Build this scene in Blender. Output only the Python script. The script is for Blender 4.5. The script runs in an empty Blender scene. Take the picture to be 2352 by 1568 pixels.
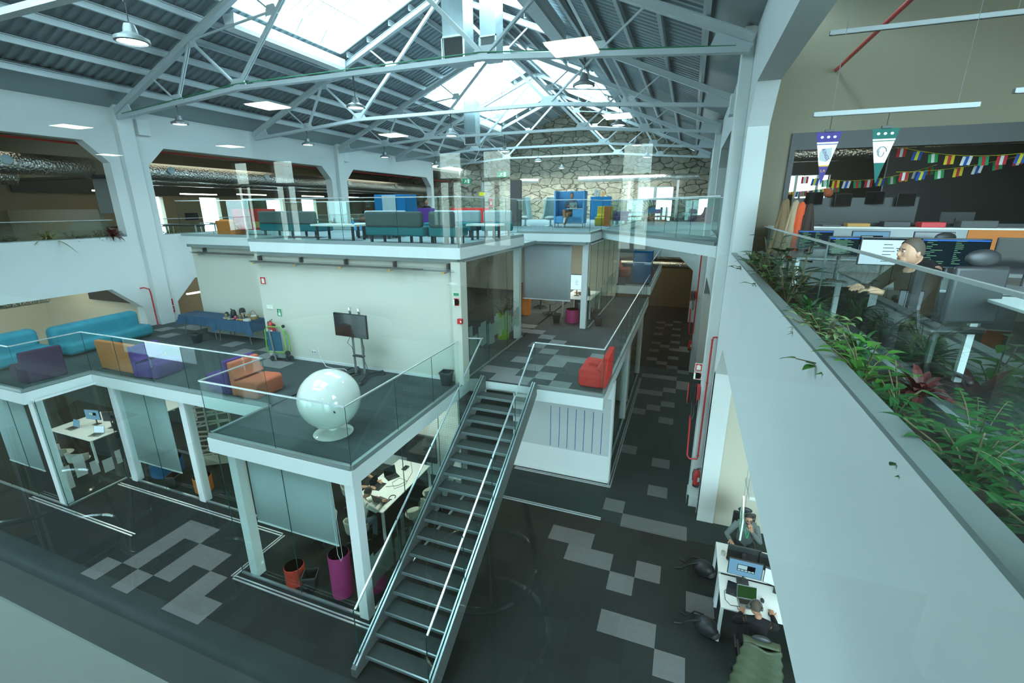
import bpy, bmesh, math, random
from mathutils import Vector, Matrix, noise
sc = bpy.context.scene
PI = math.pi
random.seed(7)

# ---------------- camera ----------------
cam_d = bpy.data.cameras.new('camera')
cam = bpy.data.objects.new('camera', cam_d)
sc.collection.objects.link(cam)
_r = ((0.93582104, 0.35246045, -0.00325811), (0.09674342, -0.26573092, -0.95918079), (-0.33893908, 0.89730636, -0.28277481))
_m = Matrix(((_r[0][0], -_r[1][0], -_r[2][0]), (_r[0][1], -_r[1][1], -_r[2][1]), (_r[0][2], -_r[1][2], -_r[2][2])))
cam.matrix_world = Matrix.Translation((0, 0, 7.33)) @ _m.to_4x4()
cam_d.sensor_width = 36
cam_d.lens = 16.025
cam_d.clip_start = 0.02
cam_d.clip_end = 300
sc.camera = cam

# ---------------- world, light, exposure ----------------
w = bpy.data.worlds.new('sky')
sc.world = w
w.use_nodes = True
bg = w.node_tree.nodes['Background']
bg.inputs[0].default_value = (0.66, 0.87, 1.0, 1)
bg.inputs[1].default_value = 15.0
sc.view_settings.view_transform = 'Standard'
sc.view_settings.look = 'None'
sc.view_settings.exposure = 0.12
sc.view_settings.gamma = 1.0
sc.view_settings.use_curve_mapping = False
sc.cycles.use_denoising = True
sc.cycles.transparent_max_bounces = 40
sc.cycles.max_bounces = 8
sc.cycles.diffuse_bounces = 4
sc.cycles.glossy_bounces = 3
sc.cycles.transmission_bounces = 4
sc.cycles.caustics_reflective = False
sc.cycles.caustics_refractive = False
sc.cycles.sample_clamp_indirect = 6.0
sc.cycles.use_adaptive_sampling = True
sc.cycles.adaptive_threshold = 0.02
COOL = (0.80, 0.97, 1.0)
WARM = (1.0, 0.90, 0.70)

def area(name, loc, sx, sy, power, col, rot=(0, 0, 0), portal=False, spread=180):
    d = bpy.data.lights.new(name, 'AREA')
    d.shape = 'RECTANGLE'; d.size = sx; d.size_y = sy; d.energy = power; d.color = col
    d.spread = math.radians(spread)
    if portal: d.cycles.is_portal = True
    o = bpy.data.objects.new(name, d); o.location = loc; o.rotation_euler = rot
    sc.collection.objects.link(o)
    return o

RS = math.atan(0.415)
# skylight portals (guides for sampling the sky, they emit nothing)
SKY_BAYS = [(0.8, 5.1), (11.1, 15.7), (21.5, 26.1), (26.75, 31.35)]  # first bay is unseen overhead, added to light the near parapet
for (ya, yb) in SKY_BAYS:
    for s in (-1, 1):
        xm = -8.5 + s * 2.35
        zm = 10.72 + (9.1 - 2.35) * 0.415 + 0.35
        area('skylight_portal', (xm, (ya + yb) / 2, zm), 3.9, yb - ya, 1, (1, 1, 1), (0, s * RS, 0), portal=True)

# ---------------- material helpers ----------------
def new_mat(name):
    m = bpy.data.materials.new(name); m.use_nodes = True
    return m, m.node_tree.nodes, m.node_tree.links, m.node_tree.nodes['Principled BSDF']
def mat(name, col, rough=0.6, metal=0.0, bump=0.0, bscale=80.0, var=0.0, vscale=3.0, spec=0.5, emit=None, estr=0.0, coat=0.0, trans=0.0):
    m, n, l, p = new_mat(name)
    p.inputs['Base Color'].default_value = (*col, 1)
    p.inputs['Roughness'].default_value = rough
    p.inputs['Metallic'].default_value = metal
    p.inputs['Specular IOR Level'].default_value = spec
    if coat: p.inputs['Coat Weight'].default_value = coat
    if trans: p.inputs['Transmission Weight'].default_value = trans
    tc = n.new('ShaderNodeTexCoord')
    if var > 0:
        t = n.new('ShaderNodeTexNoise'); t.inputs['Scale'].default_value = vscale; t.inputs['Detail'].default_value = 4
        l.new(tc.outputs['Object'], t.inputs['Vector'])
        mx = n.new('ShaderNodeMix'); mx.data_type = 'RGBA'
        mx.inputs[6].default_value = (*[c * (1 - var) for c in col], 1)
        mx.inputs[7].default_value = (*[min(1, c * (1 + var)) for c in col], 1)
        l.new(t.outputs['Fac'], mx.inputs[0]); l.new(mx.outputs[2], p.inputs['Base Color'])
    if bump > 0:
        t2 = n.new('ShaderNodeTexNoise'); t2.inputs['Scale'].default_value = bscale; t2.inputs['Detail'].default_value = 3
        l.new(tc.outputs['Object'], t2.inputs['Vector'])
        b = n.new('ShaderNodeBump'); b.inputs['Strength'].default_value = bump; b.inputs['Distance'].default_value = 0.01
        l.new(t2.outputs['Fac'], b.inputs['Height']); l.new(b.outputs['Normal'], p.inputs['Normal'])
    if emit:
        p.inputs['Emission Color'].default_value = (*emit, 1); p.inputs['Emission Strength'].default_value = estr
    return m
def emis(name, col, s):
    m = bpy.data.materials.new(name); m.use_nodes = True; n = m.node_tree.nodes; n.clear()
    e = n.new('ShaderNodeEmission'); e.inputs[0].default_value = (*col, 1); e.inputs[1].default_value = s
    o = n.new('ShaderNodeOutputMaterial'); m.node_tree.links.new(e.outputs[0], o.inputs[0])
    return m
def glass(name, tint, refl, rough=0.0):
    """thin pane: tinted see-through plus a clear mirror coat that grows towards grazing angles"""
    m = bpy.data.materials.new(name); m.use_nodes = True; n = m.node_tree.nodes; l = m.node_tree.links; n.clear()
    t = n.new('ShaderNodeBsdfTransparent'); t.inputs[0].default_value = (*tint, 1)
    g = n.new('ShaderNodeBsdfGlossy'); g.inputs['Color'].default_value = (0.92, 1.0, 0.97, 1); g.inputs['Roughness'].default_value = rough
    f = n.new('ShaderNodeLayerWeight'); f.inputs[0].default_value = 0.25
    mr = n.new('ShaderNodeMapRange'); mr.inputs[1].default_value = 0; mr.inputs[2].default_value = 1
    mr.inputs[3].default_value = refl; mr.inputs[4].default_value = min(0.7, refl + (0.35 if refl > .07 else .16))
    x = n.new('ShaderNodeMixShader'); o = n.new('ShaderNodeOutputMaterial')
    l.new(f.outputs['Fresnel'], mr.inputs[0]); l.new(mr.outputs[0], x.inputs[0])
    l.new(t.outputs[0], x.inputs[1]); l.new(g.outputs[0], x.inputs[2]); l.new(x.outputs[0], o.inputs[0])
    return m
def carpet_mat(name, dark, grey_var, ox, oy, light=False):
    """0.5 m carpet tiles; each tile has a slightly different tone and pile direction"""
    m, n, l, p = new_mat(name)
    tc = n.new('ShaderNodeTexCoord')
    mp = n.new('ShaderNodeMapping'); mp.inputs['Location'].default_value = (-ox * 2, -oy * 2, 0.3); mp.inputs['Scale'].default_value = (2, 2, 0)
    l.new(tc.outputs['Object'], mp.inputs['Vector'])
    fl = n.new('ShaderNodeVectorMath'); fl.operation = 'FLOOR'; l.new(mp.outputs[0], fl.inputs[0])
    wn = n.new('ShaderNodeTexWhiteNoise'); wn.noise_dimensions = '3D'; l.new(fl.outputs[0], wn.inputs['Vector'])
    nz = n.new('ShaderNodeTexNoise'); nz.inputs['Scale'].default_value = 9; nz.inputs['Detail'].default_value = 8; nz.inputs['Roughness'].default_value = 0.75
    l.new(tc.outputs['Object'], nz.inputs['Vector'])
    a = n.new('ShaderNodeMath'); a.operation = 'MULTIPLY_ADD'; a.inputs[1].default_value = grey_var; a.inputs[2].default_value = 1 - grey_var / 2
    l.new(wn.outputs['Value'], a.inputs[0])
    b = n.new('ShaderNodeMath'); b.operation = 'MULTIPLY_ADD'; b.inputs[1].default_value = 0.5; b.inputs[2].default_value = 0.75
    l.new(nz.outputs['Fac'], b.inputs[0])
    c = n.new('ShaderNodeMath'); c.operation = 'MULTIPLY'; l.new(a.outputs[0], c.inputs[0]); l.new(b.outputs[0], c.inputs[1])
    v = n.new('ShaderNodeVectorMath'); v.operation = 'SCALE'; v.inputs[0].default_value = dark; l.new(c.outputs[0], v.inputs['Scale'])
    l.new(v.outputs[0], p.inputs['Base Color'])
    p.inputs['Roughness'].default_value = 0.9; p.inputs['Specular IOR Level'].default_value = 0.2
    return m
def stone_mat(name, k=1.0):
    """rubble wall: irregular granite blocks with dark, recessed joints"""
    m, n, l, p = new_mat(name)
    tc = n.new('ShaderNodeTexCoord')
    mp = n.new('ShaderNodeMapping'); mp.inputs['Scale'].default_value = (0.9 * k, 1, 1.9 * k)
    l.new(tc.outputs['Object'], mp.inputs['Vector'])
    d = n.new('ShaderNodeTexNoise'); d.inputs['Scale'].default_value = 1.2; l.new(mp.outputs[0], d.inputs['Vector'])
    mv = n.new('ShaderNodeVectorMath'); mv.operation = 'MULTIPLY_ADD'; mv.inputs[1].default_value = (0.75, 0, 0.6)
    l.new(d.outputs['Color'], mv.inputs[0]); l.new(mp.outputs[0], mv.inputs[2])
    vo = n.new('ShaderNodeTexVoronoi'); vo.feature = 'DISTANCE_TO_EDGE'; vo.inputs['Scale'].default_value = 1.25; vo.inputs['Randomness'].default_value = 0.72
    vc = n.new('ShaderNodeTexVoronoi'); vc.inputs['Scale'].default_value = 1.25; vc.inputs['Randomness'].default_value = 0.72
    l.new(mv.outputs[0], vo.inputs['Vector']); l.new(mv.outputs[0], vc.inputs['Vector'])
    r = n.new('ShaderNodeValToRGB'); r.color_ramp.elements[0].position = 0.0; r.color_ramp.elements[1].position = 0.055
    r.color_ramp.elements[0].color = (0.22, 0.21, 0.18, 1); r.color_ramp.elements[1].color = (1, 1, 1, 1)
    l.new(vo.outputs['Distance'], r.inputs[0])
    bw = n.new('ShaderNodeMix'); bw.data_type = 'RGBA'; bw.inputs[6].default_value = (0.27, 0.255, 0.20, 1); bw.inputs[7].default_value = (0.40, 0.375, 0.30, 1)
    sep = n.new('ShaderNodeSeparateColor'); l.new(vc.outputs['Color'], sep.inputs[0]); l.new(sep.outputs[0], bw.inputs[0])
    gn = n.new('ShaderNodeTexNoise'); gn.inputs['Scale'].default_value = 3.5; gn.inputs['Detail'].default_value = 9; gn.inputs['Roughness'].default_value = .7; l.new(tc.outputs['Object'], gn.inputs['Vector'])
    ml = n.new('ShaderNodeMix'); ml.data_type = 'RGBA'; ml.blend_type = 'MULTIPLY'; ml.inputs[0].default_value = 1
    l.new(bw.outputs[2], ml.inputs[6]); l.new(r.outputs[0], ml.inputs[7])
    m2 = n.new('ShaderNodeMix'); m2.data_type = 'RGBA'; m2.blend_type = 'OVERLAY'; m2.inputs[0].default_value = 0.8
    l.new(ml.outputs[2], m2.inputs[6]); l.new(gn.outputs['Fac'], m2.inputs[7]); l.new(m2.outputs[2], p.inputs['Base Color'])
    p.inputs['Roughness'].default_value = 0.95
    bp = n.new('ShaderNodeBump'); bp.inputs['Distance'].default_value = 0.05; bp.inputs['Strength'].default_value = 0.8
    l.new(r.outputs[0], bp.inputs['Height']); l.new(bp.outputs[0], p.inputs['Normal'])
    return m
def foil_mat(name, col=(0.75, 0.72, 0.66)):
    """crinkled aluminium duct wrap"""
    m, n, l, p = new_mat(name)
    p.inputs['Base Color'].default_value = (*col, 1); p.inputs['Metallic'].default_value = 0.95; p.inputs['Roughness'].default_value = 0.28
    tc = n.new('ShaderNodeTexCoord'); v = n.new('ShaderNodeTexVoronoi'); v.inputs['Scale'].default_value = 16
    l.new(tc.outputs['Object'], v.inputs['Vector'])
    b = n.new('ShaderNodeBump'); b.inputs['Strength'].default_value = 0.7; b.inputs['Distance'].default_value = 0.03
    l.new(v.outputs['Distance'], b.inputs['Height']); l.new(b.outputs[0], p.inputs['Normal'])
    return m
def wood_mat(name, c1, c2):
    m, n, l, p = new_mat(name)
    tc = n.new('ShaderNodeTexCoord'); mp = n.new('ShaderNodeMapping'); mp.inputs['Scale'].default_value = (7, 0.8, 1)
    l.new(tc.outputs['Object'], mp.inputs['Vector'])
    t = n.new('ShaderNodeTexNoise'); t.inputs['Scale'].default_value = 3; t.inputs['Detail'].default_value = 6; l.new(mp.outputs[0], t.inputs['Vector'])
    mx = n.new('ShaderNodeMix'); mx.data_type = 'RGBA'; mx.inputs[6].default_value = (*c1, 1); mx.inputs[7].default_value = (*c2, 1)
    l.new(t.outputs['Fac'], mx.inputs[0]); l.new(mx.outputs[2], p.inputs['Base Color']); p.inputs['Roughness'].default_value = 0.45
    return m

M = dict(
    white=mat('white_paint', (0.76, 0.79, 0.78), 0.55, bump=0.05, bscale=40, var=0.03, vscale=1.5),
    wall=mat('wall_plaster', (0.74, 0.77, 0.75), 0.8, bump=0.08, bscale=30, var=0.03, vscale=0.8),
    beige=mat('beige_plaster', (0.62, 0.58, 0.46), 0.85, bump=0.06, bscale=30, var=0.04, vscale=0.9),
    cream=mat('cream_wall', (0.66, 0.66, 0.56), 0.7, bump=0.04, bscale=30, var=0.03, vscale=0.6),
    fascia=mat('white_lacquered_steel', (0.74, 0.80, 0.78), 0.35, var=0.02),
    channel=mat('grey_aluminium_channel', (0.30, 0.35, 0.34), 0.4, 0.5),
    steel=mat('painted_truss_steel', (0.62, 0.68, 0.70), 0.42, 0.15, bump=0.04, bscale=20, var=0.08, vscale=2),
    deck=mat('galvanised_roof_deck', (0.27, 0.34, 0.37), 0.42, 0.5, bump=0.05, bscale=12, var=0.22, vscale=0.7),
    flash=mat('smooth_metal_flashing', (0.26, 0.33, 0.35), 0.33, 0.5, var=0.12, vscale=0.8),
    galv=mat('galvanised_duct', (0.42, 0.50, 0.52), 0.3, 0.8, var=0.15, vscale=5),
    rail=mat('brushed_rail_steel', (0.80, 0.84, 0.84), 0.25, 0.6),
    chrome=mat('chrome', (0.8, 0.82, 0.82), 0.12, 1.0),
    black=mat('black_plastic', (0.018, 0.02, 0.022), 0.45),
    dgrey=mat('dark_grey_plastic', (0.06, 0.065, 0.065), 0.5),
    mgrey=mat('mid_grey_metal', (0.22, 0.24, 0.24), 0.4, 0.3),
    screen=mat('dark_screen', (0.012, 0.013, 0.015), 0.08),
    red=mat('red_paint', (0.60, 0.025, 0.03), 0.35),
    redsign=mat('red_sign', (0.62, 0.03, 0.04), 0.5),
    greensign=mat('green_sign', (0.02, 0.28, 0.12), 0.5),
    signwhite=mat('sign_white', (0.85, 0.88, 0.78), 0.5),
    yellow=mat('yellow_sign', (0.85, 0.82, 0.03), 0.5),
    pane=glass('balustrade_glass', (0.84, 0.95, 0.92), 0.045),
    pane2=glass('partition_glass', (0.80, 0.90, 0.87), 0.06),
    window=glass('window_glass', (0.84, 0.97, 0.955), 0.085),
    edge=mat('glass_edge', (0.01, 0.05, 0.045), 0.2),
    frost=None,
    stone=stone_mat('granite_rubble'),
    foil=foil_mat('duct_foil'),
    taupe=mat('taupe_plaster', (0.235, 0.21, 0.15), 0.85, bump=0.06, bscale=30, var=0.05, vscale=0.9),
    wood=wood_mat('dark_wood_floor', (0.12, 0.065, 0.03), (0.24, 0.14, 0.07)),
    lamp_on=emis('lamp_lens', (0.92, 0.97, 1.0), 22.0),
    tube_on=emis('strip_light', (1.0, 0.90, 0.72), 14.0),
    tube_cool=emis('cool_strip_light', (0.75, 0.88, 1.0), 8.0),
)
_f = bpy.data.materials.new('frosted_film'); _f.use_nodes = True
_n = _f.node_tree.nodes; _l = _f.node_tree.links; _n.clear()
_t = _n.new('ShaderNodeBsdfTransparent'); _t.inputs[0].default_value = (0.8, 0.9, 0.86, 1)
_d = _n.new('ShaderNodeBsdfDiffuse'); _d.inputs[0].default_value = (0.55, 0.62, 0.56, 1)
_x = _n.new('ShaderNodeMixShader'); _x.inputs[0].default_value = 0.45; _o = _n.new('ShaderNodeOutputMaterial')
_l.new(_t.outputs[0], _x.inputs[1]); _l.new(_d.outputs[0], _x.inputs[2]); _l.new(_x.outputs[0], _o.inputs[0])
M['frost'] = _f

# ---------------- geometry helpers ----------------
class MB:
    def __init__(s): s.v = []; s.f = []; s.m = []; s.k = 0
    def _a(s, vs, fs):
        b = len(s.v); s.v += [tuple(v) for v in vs]; s.f += [tuple(b + i for i in f) for f in fs]; s.m += [s.k] * len(fs); return s
    def mi(s, k): s.k = k; return s
    def box(s, x0, y0, z0, x1, y1, z1):
        vs = [(x, y, z) for z in (z0, z1) for y in (y0, y1) for x in (x0, x1)]
        return s._a(vs, [(0, 2, 3, 1), (4, 5, 7, 6), (0, 1, 5, 4), (2, 6, 7, 3), (0, 4, 6, 2), (1, 3, 7, 5)])
    def obox(s, c, h, R=None):
        R = R or Matrix.Identity(3); c = Vector(c)
        vs = [c + R @ Vector((x * h[0], y * h[1], z * h[2])) for z in (-1, 1) for y in (-1, 1) for x in (-1, 1)]
        return s._a(vs, [(0, 2, 3, 1), (4, 5, 7, 6), (0, 1, 5, 4), (2, 6, 7, 3), (0, 4, 6, 2), (1, 3, 7, 5)])
    def beam(s, p0, p1, wd, ht, up=(0, 0, 1)):
        p0 = Vector(p0); p1 = Vector(p1); d = (p1 - p0); L = d.length
        if L < 1e-6: return s
        d.normalize(); u = Vector(up)
        if abs(d.dot(u)) > 0.99: u = Vector((0, 1, 0))
        a = d.cross(u).normalized(); b = a.cross(d).normalized()
        R = Matrix((d, a, b)).transposed()
        return s.obox((p0 + p1) / 2, (L / 2, wd / 2, ht / 2), R)
    def tube(s, pts, r, n=8, cap=True, closed=False):
        P = [Vector(p) for p in pts]; m = len(P); rr = r if isinstance(r, (list, tuple)) else [r] * m
        T = []
        for i in range(m):
            a = P[(i - 1) % m] if (i > 0 or closed) else P[i]; b = P[(i + 1) % m] if (i < m - 1 or closed) else P[i]
            T.append((b - a).normalized() if (b - a).length > 1e-9 else Vector((0, 0, 1)))
        u = T[0].orthogonal().normalized(); vs = []
        for i in range(m):
            u = (u - T[i] * u.dot(T[i]))
            u = u.normalized() if u.length > 1e-6 else T[i].orthogonal().normalized()
            w_ = T[i].cross(u)
            for k in range(n):
                a = 2 * PI * k / n; vs.append(P[i] + (u * math.cos(a) + w_ * math.sin(a)) * rr[i])
        fs = []
        for i in range(m if closed else m - 1):
            j = (i + 1) % m
            for k in range(n): fs.append((i * n + k, i * n + (k + 1) % n, j * n + (k + 1) % n, j * n + k))
        if cap and not closed: fs += [tuple(range(n))[::-1], tuple((m - 1) * n + k for k in range(n))]
        return s._a(vs, fs)
    def cyl(s, p0, p1, r0, r1=None, n=16): return s.tube([p0, p1], [r0, r0 if r1 is None else r1], n)
    def lathe(s, prof, c=(0, 0, 0), n=24, R=None):
        R = R or Matrix.Identity(3); c = Vector(c); vs = []; fs = []
        for r, z in prof:
            for k in range(n): a = 2 * PI * k / n; vs.append(c + R @ Vector((r * math.cos(a), r * math.sin(a), z)))
        for i in range(len(prof) - 1):
            for k in range(n): fs.append((i * n + k, i * n + (k + 1) % n, (i + 1) * n + (k + 1) % n, (i + 1) * n + k))
        if prof[0][0] > 1e-4: fs.append(tuple(range(n))[::-1])
        if prof[-1][0] > 1e-4: fs.append(tuple((len(prof) - 1) * n + k for k in range(n)))
        return s._a(vs, fs)
    def ell(s, c, r, n=16, m=10, R=None):
        R = R or Matrix.Identity(3)
        prof = [(math.sin(PI * i / m), -math.cos(PI * i / m)) for i in range(m + 1)]; vs = []; c = Vector(c)
        for a, z in prof:
            for k in range(n): t = 2 * PI * k / n; vs.append(c + R @ Vector((r[0] * a * math.cos(t), r[1] * a * math.sin(t), r[2] * z)))
        fs = []
        for i in range(m):
            for k in range(n): fs.append((i * n + k, i * n + (k + 1) % n, (i + 1) * n + (k + 1) % n, (i + 1) * n + k))
        return s._a(vs, fs)
    def prism(s, poly, ax, a0, a1):
        """2D polygon extruded along axis ax: 'x' poly=(y,z), 'y' poly=(x,z), 'z' poly=(x,y)"""
        def P(p, a): return (a, p[0], p[1]) if ax == 'x' else ((p[0], a, p[1]) if ax == 'y' else (p[0], p[1], a))
        n = len(poly); vs = [P(p, a0) for p in poly] + [P(p, a1) for p in poly]
        fs = [tuple(range(n)), tuple(range(n, 2 * n))[::-1]] + [(i, (i + 1) % n + 0, (i + 1) % n + n, i + n) for i in range(n)]
        return s._a(vs, fs)
    def quad(s, a, b, c, d): return s._a([a, b, c, d], [(0, 1, 2, 3)])
    def sheet(s, fn, nu, nv):
        vs = [fn(i / nu, j / nv) for j in range(nv + 1) for i in range(nu + 1)]
        fs = [(j * (nu + 1) + i, j * (nu + 1) + i + 1, (j + 1) * (nu + 1) + i + 1, (j + 1) * (nu + 1) + i) for j in range(nv) for i in range(nu)]
        return s._a(vs, fs)
    def build(s, name, m=None, parent=None, bevel=0, smooth=False, seg=2, sub=0, solid=0, ang=40):
        me = bpy.data.meshes.new(name); me.from_pydata(s.v, [], s.f)
        mats = m if isinstance(m, (list, tuple)) else [m]
        for x in mats:
            if x: me.materials.append(M[x] if isinstance(x, str) else x)
        if len(mats) > 1:
            for i, p in enumerate(me.polygons): p.material_index = s.m[i]
        bm = bmesh.new(); bm.from_mesh(me); bmesh.ops.recalc_face_normals(bm, faces=bm.faces); bm.to_mesh(me); bm.free()
        if smooth:
            for p in me.polygons: p.use_smooth = True
            if not sub: me.set_sharp_from_angle(angle=math.radians(ang))
        o = bpy.data.objects.new(name, me); sc.collection.objects.link(o)
        if parent: o.parent = parent
        if solid: q = o.modifiers.new('solid', 'SOLIDIFY'); q.thickness = solid; q.offset = 0
        if bevel: q = o.modifiers.new('bevel', 'BEVEL'); q.width = bevel; q.segments = seg; q.limit_method = 'ANGLE'; q.angle_limit = 0.6
        if sub: q = o.modifiers.new('sub', 'SUBSURF'); q.levels = sub; q.render_levels = sub
        return o
def tag(o, label=None, cat=None, group=None, kind=None):
    if label: o['label'] = label
    if cat: o['category'] = cat
    if group: o['group'] = group
    if kind: o['kind'] = kind
    return o
def thing(name, label, cat, loc=(0, 0, 0), rz=0, group=None):
    o = bpy.data.objects.new(name, None); o.empty_display_size = 0.1; sc.collection.objects.link(o)
    o.location = loc; o.rotation_euler = (0, 0, rz)
    return tag(o, label, cat, group)
def struct(name, mb, m, parent=None, **k):
    o = mb.build(name, m, parent, **k)
    if not parent: o['kind'] = 'structure'
    return o
KIDS = {}
def copy_tree(o, parent=None):
    c = o.copy(); sc.collection.objects.link(c); c.parent = parent
    for ch in [q for q in bpy.data.objects if q.parent is o]: copy_tree(ch, c)
    return c
def dup(root, loc, rz, label, group=None):
    c = copy_tree(root); c.location = loc; c.rotation_euler = (0, 0, rz); c['label'] = label
    if group: c['group'] = group
    return c
def text(name, s_, size, m, loc, rot, parent=None, ext=0.002):
    cu = bpy.data.curves.new(name, 'FONT'); cu.body = s_; cu.size = size; cu.extrude = ext; cu.align_x = 'CENTER'; cu.align_y = 'CENTER'
    tmp = bpy.data.objects.new(name, cu); sc.collection.objects.link(tmp)
    me = bpy.data.meshes.new_from_object(tmp.evaluated_get(bpy.context.evaluated_depsgraph_get()))
    bpy.data.objects.remove(tmp); bpy.data.curves.remove(cu)
    me.materials.clear(); me.materials.append(M[m] if isinstance(m, str) else m)
    o = bpy.data.objects.new(name, me); sc.collection.objects.link(o); o.location = loc; o.rotation_euler = rot
    if parent: o.parent = parent
    return o
# ---------------- setting: floors, walls, slabs ----------------
GR = [(-5,17),(-5,35),(-4,16),(-4,17),(-3,16),(-3,20),(-3,26),(-3,32),(-3,36),(-3,40),(-3,45),(-3,48),(-3,51),(-3,55),(-3,58),(-3,61),(-2,13),(-2,15),(-2,19),(-2,33),(-2,36),(-2,40),(-2,44),(-2,50),(-2,60),(-1,13),(-1,16),(-1,19),(-1,22),(-1,25),(-1,31),(-1,34),(-1,37),(-1,40),(-1,43),(-1,46),(-1,49),(-1,52),(-1,55),(-1,58),(-1,62),(0,12),(0,19),(0,38),(0,39),(0,42),(0,49),(0,50),(1,15)]
GL = [(-1,8),(0,9),(0,10),(0,11),(1,8),(1,11),(2,9),(2,10),(3,10),(4,8),(4,9),(5,8)]
MR = [(-4,19),(-2,28),(-1,20),(-1,28),(0,19),(0,20),(0,22),(0,25),(0,27),(1,19),(1,21),(1,24),(1,26),(2,20),(2,22),(2,23),(3,19),(3,23),(4,24)]
ML = [(-10,20),(-9,21),(-8,19),(-8,21),(-2,19),(0,18),(1,19),(2,18),(3,17),(4,17)]
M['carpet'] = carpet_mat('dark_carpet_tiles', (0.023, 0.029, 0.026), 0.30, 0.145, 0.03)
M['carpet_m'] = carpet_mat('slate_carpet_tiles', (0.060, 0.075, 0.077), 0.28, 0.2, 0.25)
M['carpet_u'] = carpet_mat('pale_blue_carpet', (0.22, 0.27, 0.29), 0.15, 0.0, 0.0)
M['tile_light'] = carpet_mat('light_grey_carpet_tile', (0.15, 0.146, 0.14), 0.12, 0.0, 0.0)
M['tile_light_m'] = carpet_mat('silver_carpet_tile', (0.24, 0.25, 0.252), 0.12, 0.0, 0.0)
b = MB().box(-26.2, -1, -0.3, 9.5, 37, 0)
b.mi(1)
for (i, j) in GR: b.box(.145 + .5 * i, .03 + .5 * j, 0, .645 + .5 * i, .53 + .5 * j, 0.004)
for (i, j) in GL: b.box(-10.73 + .5 * i, .09 + .5 * j, 0, -10.23 + .5 * i, .59 + .5 * j, 0.004)
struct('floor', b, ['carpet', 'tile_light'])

FZ = 3.2
# first mezzanine: four rectangles of slab
SL = [(-18.1, 5.22, -14.31, 22), (-14.31, 6.6, -8.15, 22), (-8.15, 5.22, -4.8, 22), (-4.8, 9.66, -1.44, 22)]
b = MB()
for (x0, y0, x1, y1) in SL: b.box(x0 + .07 if x0 == -8.15 else x0, y0 + .07, 3.0, x1 - .07 if x1 in (-4.8, -14.31, -1.44) else x1, y1, FZ)
b.mi(1)
for (i, j) in MR: b.box(-4.3 + .5 * i, .25 + .5 * j, FZ, -3.8 + .5 * i, .75 + .5 * j, FZ + .004)
for (i, j) in ML: b.box(-12.38 + .5 * i, .07 + .5 * j, FZ, -11.88 + .5 * i, .57 + .5 * j, FZ + .004)
b.box(-5.86, 14.9, FZ, -4.8, 15.4, FZ + .004)
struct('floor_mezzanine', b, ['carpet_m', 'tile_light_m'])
# soffit / structure under the mezzanine deck
b = MB()
for (x0, y0, x1, y1) in SL: b.box(x0, y0 + .1, 2.93, x1 - .1, y1, 2.995)
struct('ceiling_under_mezzanine', b, 'white')
def fascia_run(name, pts, z0, z1, t=0.07):
    """outer edge band following pts (outer line), closed ends; thickness grows inwards to the left of travel"""
    b = MB(); n = len(pts)
    for i in range(n - 1):
        p = Vector((*pts[i], 0)); q = Vector((*pts[i + 1], 0)); d = (q - p).normalized(); nrm = Vector((-d.y, d.x, 0))
        a = p + nrm * t / 2 + Vector((0, 0, (z0 + z1) / 2)); c = q + nrm * t / 2 + Vector((0, 0, (z0 + z1) / 2))
        ex = 0
        b.beam(a + d * (.0015 if i > 0 else 0), c + d * ((t - .0015 if _cr(pts, i) < 0 else -.0015) if i < n - 2 else 0), t - .0005 * (i % 2), z1 - z0 - .0008 * (i % 2))
    return struct(name, b, 'fascia')
def _cr(p, i):
    a = Vector(p[i + 1]) - Vector(p[i]); c = Vector(p[i + 2]) - Vector(p[i + 1]); return a.x * c.y - a.y * c.x
M1 = [(-18.1, 5.22), (-14.31, 5.22), (-14.31, 6.6), (-8.15, 6.6), (-8.15, 5.22), (-4.8, 5.22), (-4.8, 9.66), (-4.37, 9.66)]
fascia_run('trim_1', M1, 2.87, 3.16)
fascia_run('trim_2', [(-3.08, 9.66), (-1.44, 9.66), (-1.44, 22.0)], 2.87, 3.16)
fascia_run('trim_3', [(-4.37, 9.64), (-3.08, 9.64)], 3.02, 3.19, 0.03)

# second level platform at the far end of the first mezzanine
b = MB().box(-9, 22.3, 3.3, -1.44, 31.4, 3.72); struct('floor_far_platform', b, 'carpet_m')
fascia_run('trim_4', [(-9, 22.23), (-1.40, 22.23), (-1.40, 31.4)], 3.32, 3.70)

# upper mezzanine
UZ = 6.5
US = [(-15.4, 10.42, -10.9, 31), (-10.9, 9.17, -4.72, 31), (-4.72, 15.12, -3.02, 31)]
b = MB().box(-15.4, 10.42, 6.25, -10.9, 31.4, UZ).box(-10.9, 9.17, 6.25, -4.72, 13.4, UZ).box(-10.9, 13.4, 6.25, -5.67, 31.4, UZ).box(-5.67, 15.12, 6.25, -3.02, 31.4, UZ)
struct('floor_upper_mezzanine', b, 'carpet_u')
fascia_run('trim_5', [(-15.4, 10.35), (-10.9, 10.35), (-10.9, 9.1), (-4.65, 9.1), (-4.65, 13.4), (-5.6, 13.4), (-5.6, 15.05), (-2.95, 15.05), (-2.95, 17.2)], 6.22, 6.47)
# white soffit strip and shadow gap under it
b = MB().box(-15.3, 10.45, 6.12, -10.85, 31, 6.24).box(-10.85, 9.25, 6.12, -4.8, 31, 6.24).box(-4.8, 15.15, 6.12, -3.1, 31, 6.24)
struct('ceiling_under_upper', b, 'channel')
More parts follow.
